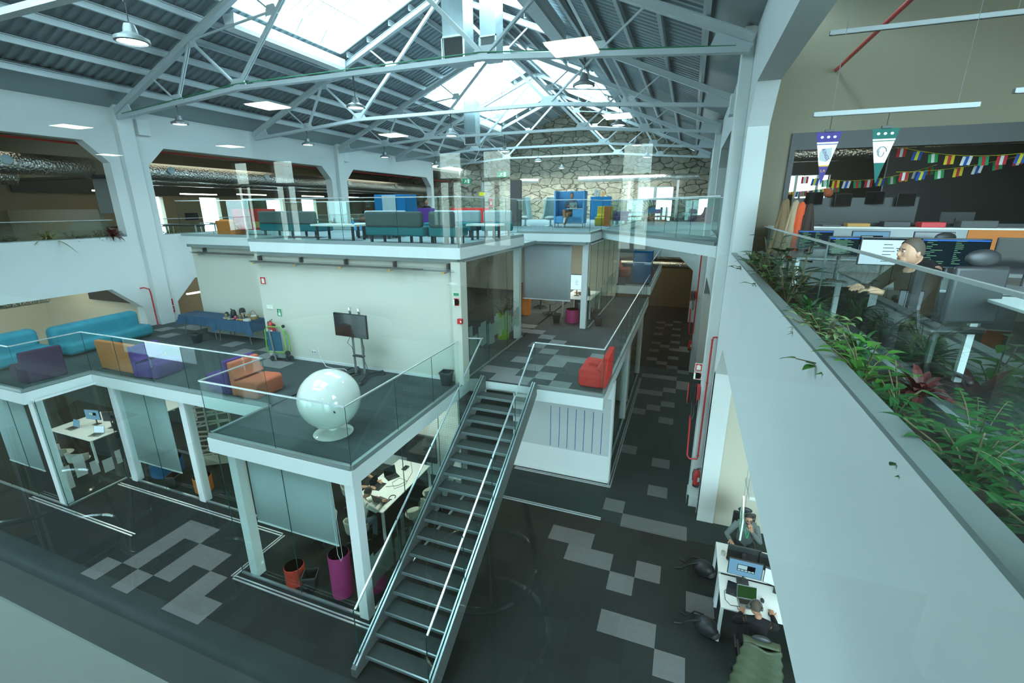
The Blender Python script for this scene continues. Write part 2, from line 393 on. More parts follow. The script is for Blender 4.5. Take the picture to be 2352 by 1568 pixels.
# diagonal footbridge to the right wall
BR = [(-2.95, 17.2), (0.62, 11.35), (0.86, 12.9), (-2.95, 19.1)]
struct('floor_footbridge', MB().prism([(-2.95, 17.25), (.86, 11.1), (.86, 13.2), (-2.95, 19.4)], 'z', 6.25, UZ), 'carpet_u')
fascia_run('trim_6', [(-2.95, 17.2), (.62, 11.36)], 6.22, 6.47)
fascia_run('trim_7', [(.86, 13.25), (-2.95, 19.45), (-2.95, 31)], 6.22, 6.47)

# ---------- hall walls with chamfered openings ----------
BAYS = [(-9.15, 0.0), (1.2, 10.4), (11.6, 20.75), (21.96, 31.15)]
def wall_arcade(name, x0, x1, lowjamb=0.0, lt=4.7, lc=0.85):
    b = MB(); Z0, Z1 = 0, 10.75
    ys = [-9.15]
    def pr(poly): b.prism(poly, 'x', x0, x1)
    # piers
    edges = [(-12, -9.15)] + [(BAYS[i][1], BAYS[i + 1][0]) for i in range(3)] + [(31.15, 31.5)]
    for (a, c) in edges: b.box(x0, max(a, -1), 0, x1, max(c, -.9), Z1)
    for (a, c) in BAYS[1:]:
        b.box(x0, a, 9.4, x1, c, Z1)                       # spandrel above the upper opening
        ch = 0.63
        pr([(a, 9.4), (a + ch, 9.4), (a, 8.77)]); pr([(c, 9.4), (c, 8.77), (c - ch, 9.4)])
        b.box(x0, a, lt, x1, c, 6.12)                      # parapet between the openings
        if x0 > 0: b.box(x0, a, 6.12, x0 + .10, c, 6.40)
        else: b.box(x1 - .10, a, 6.12, x1, c, 6.40)
        pr([(a, lt), (a + lc, lt), (a, lt - .8)]); pr([(c, lt), (c, lt - .8), (c - lc, lt)])
    return struct(name, b, 'wall')
wall_arcade('wall_left', -18.5, -18.1)
wall_arcade('wall_right', 0.86, 1.23, lt=4.6)
# pilasters
for i, y in enumerate((0.35, 10.75, 21.15)):
    struct('wall_left_pilaster', MB().box(-18.1, y, 0, -17.9, y + .5, 10.62), 'wall', bevel=0.01)
    if i: struct('wall_right_pilaster', MB().box(.64, y + .2, 0, .86, y + .65, 10.62), 'wall', bevel=0.01)
struct('trim_8', MB().box(.86, 10.41, 0.0, 1.23, 10.7, 3.8), 'wall')
struct('baseboard_right', MB().box(.62, 10.92, 0, .66, 11.42, .3).box(.62, 10.92, 0, .86, 10.955, .3).box(.845, 10.68, 0, 1.24, 10.705, .3), 'white')
# planter ledge lips on both parapets
for i, (a, c) in enumerate(BAYS[1:]):
    for sx, xi, xo in ((-1, -18.5, -18.1), (1, 1.23, .86)):
        b = MB()
        g0, g1 = (xo, xo + .10) if sx > 0 else (xo - .10, xo)
        b.box(g0, a, 6.40, g1, c, 6.425)
        k0, k1 = (1.34, 1.38) if sx > 0 else (-18.62, -18.58)
        b.box(k0, a, 5.85, k1, c, 6.30)
        b.mi(1).box(min(g1 if sx > 0 else g0, k0 if sx > 0 else k1), a, 6.1, max(k0 if sx > 0 else k1, g1 if sx > 0 else g0), c, 6.2)
        struct('window_sill_planter', b, ['channel', mat('planting_soil', (0.05, 0.035, 0.022), 0.95, bump=0.8, bscale=25) if 'soil' not in M else M['soil']])
M['soil'] = bpy.data.materials['planting_soil']
# back wall: white lower storey with one opening, stone gable behind
b = MB()
b.box(-18.1, 31.5, 0, -4.4, 31.8, 6.4); b.box(.52, 31.5, 0, .86, 31.8, 6.4); b.box(-4.4, 31.5, 4.2, .52, 31.8, 6.4)
b.prism([(.52, 4.2), (.52, 3.37), (-.35, 4.2)], 'y', 31.5, 31.8)
struct('wall_back', b, 'wall')
b = MB(); b.prism([(-26.2, 0), (9.5, 0), (9.5, 10.6), (.9, 10.6), (-8.5, 14.6), (-17.9, 10.6), (-26.2, 10.6)], 'y', 36.5, 36.9)
struct('wall_back_stone', b, 'stone')
struct('floor_back', MB().box(-18.1, 31.8, 5.6, .86, 36.5, 5.85), 'carpet_u')
# front wall of the hall above/around the camera window
# front wall: unseen row of tall ground windows added for front daylight, glazed band above (the camera looks out through it), unseen gable window added to light the trusses
b = MB(); b.box(-18.1, 0.2, 5.2, -15.2, 0.42, 10.7); b.box(-15.2, .2, 5.2, .86, .30, 6.5); b.box(-15.2, .2, 9.3, .86, .42, 10.7); b.box(-18.1, .2, 0, .86, .3, .7)
FWX = [(-17.2, -14.6), (-13.8, -11.2), (-10.4, -7.8), (-7.0, -4.4), (-3.6, -1.0)]; px = -18.1
for (a, c) in FWX: b.box(px, .2, .7, a, .3, 5.2); px = c
b.box(px, .2, .7, .86, .3, 5.2)
b.prism([(.86, 10.6), (-8.5 + 3.2, 13.0), (-8.5 + 3.2, 10.6)], 'y', .2, .42); b.prism([(-18.1, 10.6), (-8.5 - 3.2, 10.6), (-8.5 - 3.2, 13.0)], 'y', .2, .42); b.box(-11.7, .2, 10.6, -5.3, .42, 11.0); b.prism([(-11.7, 12.9), (-5.3, 12.9), (-8.5, 14.6)], 'y', .2, .42)
for i, (a, c) in enumerate(FWX):
    f = MB().box(a, .22, .7, a + .06, .3, 5.2).box(c - .06, .22, .7, c, .3, 5.2).box((a + c) / 2 - .03, .22, .7, (a + c) / 2 + .03, .3, 5.2).box(a, .22, 3.0, c, .3, 3.08)
    struct('window_front_added', f, 'white'); area('window_portal', ((a + c) / 2, .15, 2.95), c - a, 4.5, 1, (1, 1, 1), (-PI / 2, 0, 0), portal=True)
area('window_portal', (-8.5, .15, 11.95), 6.4, 1.9, 1, (1, 1, 1), (-PI / 2, 0, 0), portal=True)
struct('wall_front', b, 'wall')

# ---------- side rooms ----------
def room(side, y0, y1):
    s = -1 if side == 'left' else 1
    xi, xo = (-18.5, -26) if s < 0 else (1.23, 9.2)
    lo, hi = min(xi, xo), max(xi, xo)
    struct('floor_' + side + '_side', MB().box(lo, y0, 5.6, hi, y1, 5.85), 'carpet')
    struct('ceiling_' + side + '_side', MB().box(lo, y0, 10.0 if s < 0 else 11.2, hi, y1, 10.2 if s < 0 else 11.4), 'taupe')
    b = MB()
    z0, z1 = 6.0, 7.9
    x0, x1 = (xo - .3, xo) if s < 0 else (xo, xo + .3)
    b.box(x0, y0, 0, x1, y1, z0); b.box(x0, y0, z1, x1, y1, 11.2)
    pier0 = y0
    for (wa, wb) in ([(15.9, 17.0), (19.0, 20.2), (23.5, 24.8), (26.5, 27.9), (29.2, 30.8)] if s < 0 else [(26, 27.5)]):
        b.box(x0, pier0, z0, x1, wa, z1); pier0 = wb
    b.box(x0, pier0, z0, x1, y1, z1)
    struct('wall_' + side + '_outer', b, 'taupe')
room('left', .2, 36.5); room('right', .2, 36.5)
DK = mat('charcoal_partition', (0.035, 0.04, 0.04), 0.5)
M['charcoal'] = DK
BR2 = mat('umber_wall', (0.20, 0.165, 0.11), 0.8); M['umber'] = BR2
# inner end wall on the left, beige with a dark glazed band
b = MB(); b.box(-26, 10.8, 8.43, -18.5, 10.95, 10); b.box(-26, 10.8, 5.85, -20.1, 10.95, 7.3); b.box(-18.75, 10.8, 5.85, -18.5, 10.95, 8.43)
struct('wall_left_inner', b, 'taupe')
b = MB(); b.box(1.23, 10.8, 8.66, 9.2, 10.95, 11.2); b.box(1.23, 10.8, 5.85, 1.68, 10.95, 8.66); b.box(1.68, 10.8, 5.85, 9.2, 10.95, 6.95)
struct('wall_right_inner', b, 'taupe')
b = MB(); b.box(1.68, 10.74, 8.36, 9.2, 10.96, 8.66); b.box(1.68, 10.74, 6.95, 1.77, 10.96, 8.36); b.box(1.68, 10.74, 6.95, 9.2, 10.96, 7.02)
struct('window_1', b, 'charcoal')
b = MB(); b.box(-26, 10.74, 8.36, -18.75, 10.96, 8.46); b.box(-18.85, 10.74, 7.1, -18.75, 10.96, 8.4)
struct('window_2', b, 'charcoal')
struct('window_2_blind', MB().box(-20.1, 10.85, 7.16, -18.9, 10.88, 8.4), 'mgrey')
# lower storey, left: low ceiling and beige back wall; right: office at ground level
struct('wall_left_lower', MB().box(-25.9, .2, 0, -25.7, 36, 5.6).box(-25.9, 11.0, 0, -18.5, 11.2, 5.6), 'beige')
struct('wall_right_lower', MB().box(9.0, .2, 0, 9.2, 36, 5.6).box(2.6, 11.0, 0, 9.0, 11.2, 5.6).box(1.23, 10.42, 0, 2.6, 11.2, 3.5), 'beige')
struct('ceiling_left_lower', MB().box(-26, .2, 5.35, -18.5, 36.4, 5.6), 'umber')
struct('ceiling_right_lower', MB().box(1.23, .2, 5.35, 9.2, 36.4, 5.6), 'beige')
struct('wall_end_lower_back', MB().box(-18, 36.2, 0, .86, 36.45, 5.6), 'umber')

# ---------- roof ----------
EAVE, SLOPE, CX = 10.4, 0.415, -8.5
def rz(u): return EAVE + (9.1 - u) * SLOPE
def roof_deck():
    b = MB(); pitch = 0.25; prof = [(0, 0), (.10, 0), (.125, .05), (.225, .05)]
    def strip(s, ua, ub, ya, yb):
        y = ya; pts = []
        while y < yb - 1e-6:
            for (dy, dz) in prof:
                if y + dy < yb: pts.append((y + dy, dz))
            y += pitch
        pts.append((yb, 0))
        vs = []
        for (yy, dz) in pts:
            for u in (ua, ub): vs.append((CX + s * u, yy, rz(u) + .34 + dz))
        b._a(vs, [(2 * i, 2 * i + 1, 2 * i + 3, 2 * i + 2) for i in range(len(pts) - 1)])
    cuts = [0.3]
    for (ya, yb) in SKY_BAYS: cuts += [ya, yb]
    cuts.append(36.5)
    for s in (-1, 1):
        for i in range(len(cuts) - 1):
            ya, yb = cuts[i], cuts[i + 1]
            if i % 2 == 0: strip(s, 0, 9.7, ya, yb)
            else: strip(s, 4.15, 9.7, ya, yb); strip(s, 0, .5, ya, yb)
    return b
struct('ceiling', roof_deck(), 'deck')
b = MB()
for s in (-1, 1):
    b._a([(CX + s * u, y, rz(u) + .30) for y in (0.3, 36.5) for u in (8.35, 9.75)], [(0, 1, 3, 2)])
    b.beam((CX + s * 9.55, 0.3, 10.62), (CX + s * 9.55, 36.5, 10.62), .12, .10)
struct('ceiling_eave_flashing', b, 'flash')
# skylights: raised curb, glazing bars
for k, (ya, yb) in enumerate(SKY_BAYS):
    for s in (-1, 1):
        f = MB()
        def pt(u, y, dz=0): return (CX + s * u, y, rz(u) + .36 + dz)
        for (p, q) in (((4.15, ya), (4.15, yb)), ((.5, ya), (.5, yb)), ((4.15, ya), (.5, ya)), ((4.15, yb), (.5, yb))):
            f.beam(pt(*p, .12), pt(*q, .12), .06, .34)
        for u in (2.9, 1.7): f.beam(pt(u, ya, .2), pt(u, yb, .2), .05, .06)
        for y in (ya + 1.2, ya + 2.4, ya + 3.5): f.beam(pt(4.1, y, -.02), pt(3.75, y, .2), .05, .05)
        w_ = struct('window_skylight', f, 'white')
        n = 14; g = MB()
        for i in range(1, n):
            y = ya + (yb - ya) * i / n; g.beam(pt(4.1, y, .3), pt(.55, y, .3), .022, .03)
        g.build('glazing_bar', 'mgrey', w_)
        MB()._a([pt(4.12, ya, .31), pt(4.12, yb, .31), pt(.53, yb, .31), pt(.53, ya, .31)], [(0, 1, 2, 3)]).build('skylight_pane', glass('skylight_glass' if True else 'skylight_glass', (0.97, 1, 1), .03) if 'skyg' not in M else M['skyg'], w_)
        M['skyg'] = bpy.data.materials['skylight_glass']

# ---------- trusses (one per column line) ----------
def make_truss():
    t = thing('roof_truss', '', 'roof truss', (CX, 0, 0))
    def P(u, z, s=1): return (s * u, 0, z)
    b = MB()
    for s in (-1, 1):
        for dy in (-.05, .05): b.beam((s * 9.3, dy, rz(9.3) + .02), (0, dy, rz(0) + .02), .012, .16)
        b.beam((s * 9.3, 0, rz(9.3) + .10), (0, 0, rz(0) + .10), .16, .015); b.beam((s * 9.3, 0, rz(9.3) - .06), (0, 0, rz(0) - .06), .16, .015)
    b.build('top_chord', 'steel', t)
    b = MB(); low = [(-9.25, 10.16), (-6.35, 10.38), (-3.8, 10.58), (3.8, 10.58), (6.35, 10.38), (9.25, 10.16)]
    for i in range(5):
        a, c = low[i], low[i + 1]
        for dy in (-.055, .055): b.beam((a[0], dy, a[1]), (c[0], dy, c[1]), .04, .10)
        b.beam((a[0], 0, a[1] - .05), (c[0], 0, c[1] - .05), .16, .012)
    b.build('bottom_chord', 'steel', t)
    for s in (-1, 1):
        segs = [((6.35, 10.4), (7.3, rz(7.3)), .05), ((6.35, 10.4), (5.4, rz(5.4)), .07), ((3.8, 10.6), (5.4, rz(5.4)), .07),
                ((3.8, 10.6), (0.1, rz(0) - .1), .12), ((2.25, 12.25), (5.4, rz(5.4)), .05), ((2.25, 12.25), (3.1, rz(3.1)), .06)]
        for (a, c, w_) in segs:
            m = MB()
            for dy in ((-.03, .03) if w_ > .06 else (0,)): m.beam((s * a[0], dy, a[1]), (s * c[0], dy, c[1]), .03 if w_ > .06 else .045, w_ * .8)
            m.build('web_member', 'steel', t)
        for (u, z, wd) in ((3.8, 10.66, .34), (6.35, 10.46, .26), (5.4, rz(5.4) - .1, .26), (2.25, 12.25, .22)):
            MB().prism([(s * u - wd, z - .08), (s * u + wd, z - .08), (s * u + wd * .6, z + .16), (s * u - wd * .6, z + .16)], 'y', -.012, .012).build('gusset_plate', 'steel', t)
        MB().prism([(s * 9.3, 10.1), (s * 9.3, 10.42), (s * 8.7, 10.68), (s * 8.55, 10.3), (s * 8.6, 10.2)], 'y', -.02, .02).build('heel_plate', 'steel', t)
    return t
YT = [5.5, 10.75, 15.97, 21.2, 26.4, 31.62]
TL = ['nearest steel roof truss, its bottom chord crossing the top left corner', 'long steel roof truss holding the green cable, first full one across the hall',
      'steel roof truss just beyond the first skylight', 'steel roof truss on the column line in front of the shaded skylight', 'steel roof truss between the two far skylights', 'last steel roof truss, in front of the stone gable']
tr = make_truss()
for i, y in enumerate(YT):
    o = tr if i == 0 else copy_tree(tr)
    o.location = (CX, y, 0); o['label'] = TL[i]; o['group'] = 'steel trusses carrying the pitched roof'
# purlins: continuous except where skylights interrupt them
UL = [8.45, 7.45, 6.5, 5.65, 4.85, 3.95, 3.0, 2.05, 1.2, .3]
names_u = ['lowest', 'second lowest', 'third', 'fourth', 'fifth', 'sixth', 'seventh', 'eighth', 'ninth', 'ridge']
for s in (-1, 1):
    for k, u in enumerate(UL):
        runs = [(.42, 36.4)] if u > 4.2 or u < .5 else [(.42, 11.0), (15.8, 21.4), (26.2, 26.7), (31.4, 36.4)]
        for j, (a, c) in enumerate(runs):
            b = MB(); x = CX + s * u; z = rz(u) + .22
            b.box(x - .03, a, z - .09, x + .05, c, z - .075).box(x - .03, a, z - .075, x - .015, c, z + .075).box(x - .03, a, z + .075, x + .05, c, z + .09)
            part_ = '' if len(runs) == 1 else ', ' + ['before the nearest skylight', 'between near and middle skylights', 'short piece between the far skylights', 'beyond the last skylight'][j]
            tag(b.build('roof_purlin', 'steel'), '%s purlin from the eave, %s slope%s' % (names_u[k], 'window' if s < 0 else 'planter', part_), 'purlin', 'steel purlins under the roof deck')
# ---------------- railings, stairs, partitions ----------------
def railing(label, pts, z, h=1.1, pw=1.35, group='glass balustrades', base=True, inset=.03, skip=()):
    t = thing('glass_railing', label, 'railing', (pts[0][0], pts[0][1], z), 0, group)
    o = Vector((pts[0][0], pts[0][1], z)); T = MB()
    for i in range(len(pts) - 1):
        p = Vector((pts[i][0], pts[i][1], pts[i][2] if len(pts[i]) > 2 else z)) - o; q = Vector((pts[i + 1][0], pts[i + 1][1], pts[i + 1][2] if len(pts[i + 1]) > 2 else z)) - o
        L = (q - p).length; n = max(1, round(L / pw)); d = (q - p) / n
        for k in range(n):
            a = p + d * k + d.normalized() * .006; c = p + d * (k + 1) - d.normalized() * .006
            nn = Vector((-d.y, d.x, 0)).normalized() * .006
            H = Vector((0, 0, h - .01))
            MB()._a([a - nn, c - nn, c - nn + H, a - nn + H], [(0, 1, 2, 3)]).build('glass_panel', 'pane', t)
            e = MB()
            e.beam(a + Vector((0, 0, h / 2)), a + Vector((0, 0, h / 2)) + d.normalized() * .004, .012, h - .02)
            e.build('panel_edge', 'edge', t)
        R = MB(); R.beam(p + Vector((0, 0, h)), q + Vector((0, 0, h)), .028, .022); R.build('top_rail', 'rail', t)
        if base:
            B = MB(); B.beam(p + Vector((0, 0, .01)), q + Vector((0, 0, .01)), .07, .075); B.build('base_channel', 'channel', t)
    return t
railing('glass balustrade behind the purple and orange lounge chairs, stepping round the floor edge', [(-17.9, 5.27), (-14.34, 5.27), (-14.34, 6.65), (-8.18, 6.65)], 3.2)
railing('glass balustrade around the deck corner with the white ball chair', [(-8.12, 6.65), (-8.12, 5.27), (-4.84, 5.27), (-4.84, 9.3)], 3.2)
railing('short glass balustrade beside the top of the stairs, next to the small waste bin', [(-4.84, 9.5), (-4.37, 9.62)], 3.2)
railing('glass balustrade behind the red chair, running down the aisle side', [(-3.1, 9.72), (-1.48, 9.72), (-1.48, 22.1)], 3.2)
railing('glass balustrade of the far platform with the tall blue cabinet', [(-2.6, 22.3), (-1.48, 22.3), (-1.48, 31.2)], 3.72)
railing('glass balustrade of the upper lounge, in front of the grey sofas', [(-15.35, 10.4), (-10.95, 10.4), (-10.95, 9.15), (-4.7, 9.15), (-4.7, 13.4)], 6.5, 1.05, 1.5)
railing('glass balustrade in front of the blue booth', [(-5.5, 15.1), (-3.0, 15.1), (-3.0, 17.2), (.6, 11.5)], 6.5, 1.05, 1.5)
railing('glass balustrade on the far side of the diagonal footbridge', [(.8, 13.2), (-3.0, 19.3), (-3.0, 31)], 6.5, 1.05, 1.5)
railing('inner glass balustrade around the void behind the grey sofas', [(-15.2, 14.6), (-9.6, 14.6)], 6.5, 1.05, 1.5)
for k, (a, c) in enumerate(BAYS[1:]):
    for sx in (-1, 1):
        x = 1.4 if sx > 0 else -18.62
        railing(('glass screen behind the %s trough of plants on the %s' % (['nearest', 'middle', 'far'][k], 'planter wall by the office desks' if sx > 0 else 'window-side wall')),
                [(x, a + .02), (x, c - .02)], 5.95, 1.0, 4.6, group='glass screens behind plant troughs', base=False)
railing('glass balustrade over the back opening, behind the row of potted plants', [(-4.5, 31.9), (.8, 31.9)], 5.9, 1.0, 1.5)

# ---------- staircase ----------
M['stringer'] = mat('dark_grey_steel', (.10, .115, .11), .45, .2)
st = thing('staircase', 'open steel staircase with glass sides climbing from the dark floor to the mezzanine', 'staircase', (-3.73, 4.45, 0))
Y0, Y1, NS = 0.0, 5.12, 18
dy = Y1 / NS; dz = 3.2 / NS

for s, nm in ((-1, 'stringer'), (1, 'stringer')):
    x = s * .66
    b = MB(); k = dz / dy
    b.prism([(-.15, -.0), (.28, -.0), (Y1 + .1, 3.2 - .19), (Y1 + .1, 3.2 + .13), (Y1 - .02, 3.34), (-.15, .16)], 'x', x - .05, x + .05)
    b.build('stringer', 'stringer', st, bevel=.004)
    c = MB(); c.beam((x - .02, -.1, .21), (x - .02, Y1 - .02, 3.375), .025, .03).beam((x + .03, -.1, .20), (x + .03, Y1 - .02, 3.37), .03, .02); c.build('glass_clamp', 'galv', st)
    H = 1.0; n = 4
    for i in range(n):
        ya, yb = Y1 * i / n + .01, Y1 * (i + 1) / n - .01
        za, zb = .2 + ya * k, .2 + yb * k
        MB()._a([(x, ya, za), (x, yb, zb), (x, yb, zb + H), (x, ya, za + H)], [(0, 1, 2, 3)]).build('glass_panel', 'pane', st)
        MB().beam((x, ya, za + .0), (x, ya, za + H), .012, .012, (0, 1, 0)).build('panel_edge', 'edge', st)
    MB().beam((x, 0.05, 1.19), (x, Y1, 4.31), .03, .026).build('handrail', 'rail', st)
for i in range(NS - 1):
    z = dz * (i + 1); y = dy * (i + .35)
    b = MB(); b.box(-.61, y, z - .04, .61, y + .30, z); b.mi(1).box(-.61, y - .006, z - .045, .61, y + .02, z + .003)
    b.build('tread', [carpet_mat('stair_tread', (0.055, 0.068, 0.064), .1, 0, 0) if 'tread' not in M else M['tread'], 'galv'], st)
    M['tread'] = bpy.data.materials['stair_tread']

# ---------- posts ----------
PL = [((-7.74, 5.42), 'white square post under the ball chair deck, left of the big roller blind'), ((-4.93, 5.36), 'white square post at the glass corner beside the foot of the stairs'),
      ((-13.85, 6.80), 'white square post left of the roller blind by the floor track'), ((-14.42, 5.45), 'white square post at the outermost glass corner, in front of the desks'),
      ((-11.15, 6.80), 'white square post in front of the orange pouf')]
for (x, y), lb in PL:
    o = MB().box(x - .1, y - .1, 0, x + .1, y + .1, 2.93).build('support_post', 'white', bevel=.006); tag(o, lb, 'post', 'white posts under the mezzanine')
PM = [((-3.18, 15.55), 'white post right of the roller blind on the mezzanine'), ((-4.93, 13.55), 'white post at the glass wall beside the green planter'), ((-3.1, 22.6), 'slim white post at the far platform edge')]
for (x, y), lb in PM:
    o = MB().box(x - .1, y - .1, 3.2 if y < 22 else 3.72, x + .1, y + .1, 6.2).build('support_post', 'white', bevel=.006); tag(o, lb, 'post', 'white posts on the mezzanine')
for (x, y, lb) in ((-1.6, 20.5, 'white post at the aisle edge under the far platform'), (-1.6, 15.5, 'white post at the aisle edge under the mezzanine')):
    tag(MB().box(x - .1, y - .1, 0, x + .1, y + .1, 2.93).build('support_post', 'white', bevel=.006), lb, 'post', 'white posts under the mezzanine')

# ---------- the big cream wall on the mezzanine ----------
b = MB().box(-10.95, 9.37, 3.2, -4.72, 9.52, 6.13).box(-11.1, 9.37, 3.2, -10.95, 10.77, 6.13).box(-15.35, 10.62, 3.2, -11.1, 10.77, 6.13)
b.box(-15.35, 10.77, 3.2, -15.2, 22, 6.13)
struct('wall_mezzanine', b, 'cream')
struct('baseboard_mezzanine', MB().box(-10.9, 9.35, 3.2, -4.74, 9.37, 3.27).box(-15.3, 10.6, 3.2, -11.1, 10.62, 3.27), 'white')
struct('trim_9', MB().box(-4.95, 9.2, 3.2, -4.72, 9.37, 6.15), 'cream')
# ---------- glass walls ----------
def glass_wall(label, pts, z0, z1, pw=1.4, frosted=(), group='frameless glass partitions', rails=True):
    t = thing('glass_partition', label, 'glass wall', (pts[0][0], pts[0][1], z0), 0, group); o = Vector((pts[0][0], pts[0][1], z0)); H = z1 - z0
    random.seed(len(label))
    for i in range(len(pts) - 1):
        p = Vector((*pts[i], z0)) - o; q = Vector((*pts[i + 1], z0)) - o; n = max(1, round((q - p).length / pw)); d = (q - p) / n; dn = d.normalized()
        for k in range(n):
            a = p + d * k + dn * .004; c = p + d * (k + 1) - dn * .004; h = Vector((0, 0, H))
            MB()._a([a, c, c + h, a + h], [(0, 1, 2, 3)]).build('glass_panel', 'pane2', t)
            MB().beam(a, a + h, .012, .010).build('panel_edge', 'edge', t)
        if rails:
            B = MB(); B.beam(p + Vector((0, 0, .02)), q + Vector((0, 0, .02)), .05, .04); B.build('floor_track', 'galv', t)
            B = MB(); B.beam(p + Vector((0, 0, H - .02)), q + Vector((0, 0, H - .02)), .05, .04); B.build('head_track', 'white', t)
        if i in frosted:
            F = MB(); L = (q - p).length; x = 0.0; nn = Vector((-dn.y, dn.x, 0)) * .008; y0 = .55
            while x < L - .2:
                wv = random.uniform(.12, .35); h0 = y0 + random.uniform(-.12, .12); h1 = h0 + random.uniform(.35, .75)
                a = p + dn * x + nn; c = p + dn * min(L, x + wv) + nn
                F._a([a + Vector((0, 0, h0)), c + Vector((0, 0, h0)), c + Vector((0, 0, h1)), a + Vector((0, 0, h1))], [(0, 1, 2, 3)]); x += wv + random.choice((0, 0, .08))
            F.build('frosted_band', 'frost', t)
    return t
glass_wall('frameless glass front of the meeting room under the ball chair', [(-8.05, 5.3), (-4.88, 5.3), (-4.88, 9.6)], 0, 2.95, frosted=(1,))
glass_wall('frameless glass front with floor track below the lounge chairs', [(-14.1, 6.75), (-8.1, 6.75)], 0, 2.95)
glass_wall('frameless glass corner in front of the left desks', [(-14.2, 6.72), (-14.2, 5.36), (-18.0, 5.36)], 0, 2.95, frosted=(0,))
glass_wall('tall glass wall beside the green planter on the mezzanine', [(-4.83, 9.6), (-4.83, 13.75)], 3.2, 6.15, frosted=(0,))
glass_wall('glass wall leading back behind the magenta pouf', [(-3.0, 15.5), (-3.0, 22)], 3.2, 6.15, frosted=(0,))
glass_wall('glass wall along the aisle under the mezzanine', [(-1.55, 11.3), (-1.55, 20.2)], 0, 2.95)
# shiny floor tracks of the sliding partitions
def track(label, x0, y0, x1, y1):
    b = MB()
    if abs(x1 - x0) > abs(y1 - y0):
        b.box(x0, y0 - .045, 0, x1, y0 - .02, .02).box(x0, y0 + .02, 0, x1, y0 + .045, .02)
    else: b.box(x0 - .045, y0, 0, x0 - .02, y1, .02).box(x0 + .02, y0, 0, x0 + .045, y1, .02)
    b.mi(1)
    if abs(x1 - x0) > abs(y1 - y0): b.box(x0, y0 - .02, 0, x1, y0 + .02, .008)
    else: b.box(x0 - .02, y0, 0, x0 + .02, y1, .008)
    tag(b.build('floor_track', ['rail', 'black']), label, 'floor track', 'metal floor tracks of sliding partitions')
track('metal floor track reaching out from under the stairs towards the aisle', -3.95, 9.62, -1.33, 9.62)
track('long metal floor track along the aisle beside the striped wall', -1.36, 11.02, -1.36, 19.8)
track('metal floor track at the foot of the striped wall', -4.1, 11.05, -1.32, 11.05)
track('metal floor track below the front blind, under the red pouf', -8.1, 5.14, -4.55, 5.14)
track('metal floor track in front of the orange pouf', -14.1, 6.46, -8.2, 6.46)
track('metal floor track at the far left glass corner', -15.6, 5.24, -11.45, 5.24)
track('short metal floor track beside the first white post', -8.15, 5.14, -8.15, 6.46)
# ---------- wall with blue lines below the red chair ----------
b = MB().box(-4.2, 11.2, 0, -1.42, 11.35, 2.95)
struct('wall_striped', b, 'wall')
b = MB().box(-4.15, 11.185, .82, -1.45, 11.2, 2.5); struct('trim_10', b, mat('pale_grey_panel', (0.50, .54, .53), .6))
for i, x in enumerate((-3.08, -2.83, -2.60, -2.37, -2.14, -1.90, -1.66)):
    b = MB().box(x - .008, 11.18, .86 , x + .008, 11.187, 2.08); struct('trim_blue_line', b, mat('blue_line', (0.03, .10, .36), .5) if 'bl' not in M else M['bl']); M['bl'] = bpy.data.materials['blue_line']
struct('baseboard_striped', MB().box(-4.2, 11.18, 0, -1.40, 11.2, .07).box(-1.42, 11.18, 0, -1.395, 11.45, 2.95), 'white')
# walls of the ground floor rooms
struct('wall_meeting_back', MB().box(-8.1, 9.9, 0, -5.3, 10.0, 2.95).box(-8.2, 9.9, 0, -8.1, 22, 2.95), 'wall')
struct('wall_ground_rooms_back', MB().box(-18, 14.0, 0, -8.2, 14.1, 2.95).box(-5.4, 17.0, 0, -1.6, 17.1, 2.95), 'beige')
# ---------------- furniture ----------------
def fab(name, col, **k): return mat(name, col, 0.85, bump=0.25, bscale=120, var=0.10, vscale=6, spec=0.25, **k)
FAB = dict(purple=fab('purple_felt', (0.10, 0.035, 0.20)), plum=fab('plum_felt', (0.075, 0.025, 0.07)), orange=fab('orange_felt', (0.62, 0.21, 0.06)),
           coral=fab('coral_felt', (0.62, 0.15, 0.075)), redf=fab('bright_red_felt', (0.70, 0.03, 0.025)), blue=mat('turquoise_velvet', (0.02, 0.27, 0.36), 0.6, var=0.35, vscale=2.5, bump=.15, bscale=60),
           magenta=fab('magenta_felt', (0.46, 0.04, 0.18)), poufred=fab('tomato_red_felt', (0.62, 0.05, 0.03)), poufor=fab('orange_pouf_felt', (0.68, 0.20, 0.04)),
           skyblue=fab('sky_blue_felt', (0.13, 0.36, 0.62)), navy=fab('deep_blue_felt', (0.01, 0.13, 0.30)), grey=fab('silver_grey_felt', (0.36, 0.42, 0.44)), dgreyf=fab('graphite_felt', (0.10, 0.115, 0.115)),
           teal=fab('teal_felt', (0.015, 0.14, 0.16)), yellow=fab('mustard_felt', (0.66, 0.50, 0.05)), lime=mat('lime_green_plastic', (0.22, 0.42, 0.02), 0.4), linen=fab('off_white_shell', (0.50, 0.50, 0.44)))
def lounge(col, name='lounge_chair', wd=.74, hb=.80, dp=.78, hs=.42):
    t = thing(name, '', 'armchair')
    h = wd / 2
    MB().prism([(-dp / 2 + .12, .0), (dp / 2 - .05, 0), (dp / 2, .08), (dp / 2, hs - .05), (dp / 2 - .07, hs), (-dp / 2 + .22, hs - .03), (-dp / 2 + .12, hs - .04)], 'y', -h, h).build('seat', col, t, bevel=.035, seg=3, smooth=True)
    MB().prism([(-dp / 2, 0), (-dp / 2 + .13, 0), (-dp / 2 + .14, hs - .02), (-dp / 2 + .25, hs + .02), (-dp / 2 + .15, hs + .12), (-dp / 2 + .10, hb), (-dp / 2 - .03, hb)], 'y', -h - .003, h + .003).build('backrest', col, t, bevel=.03, seg=3, smooth=True)
    return t
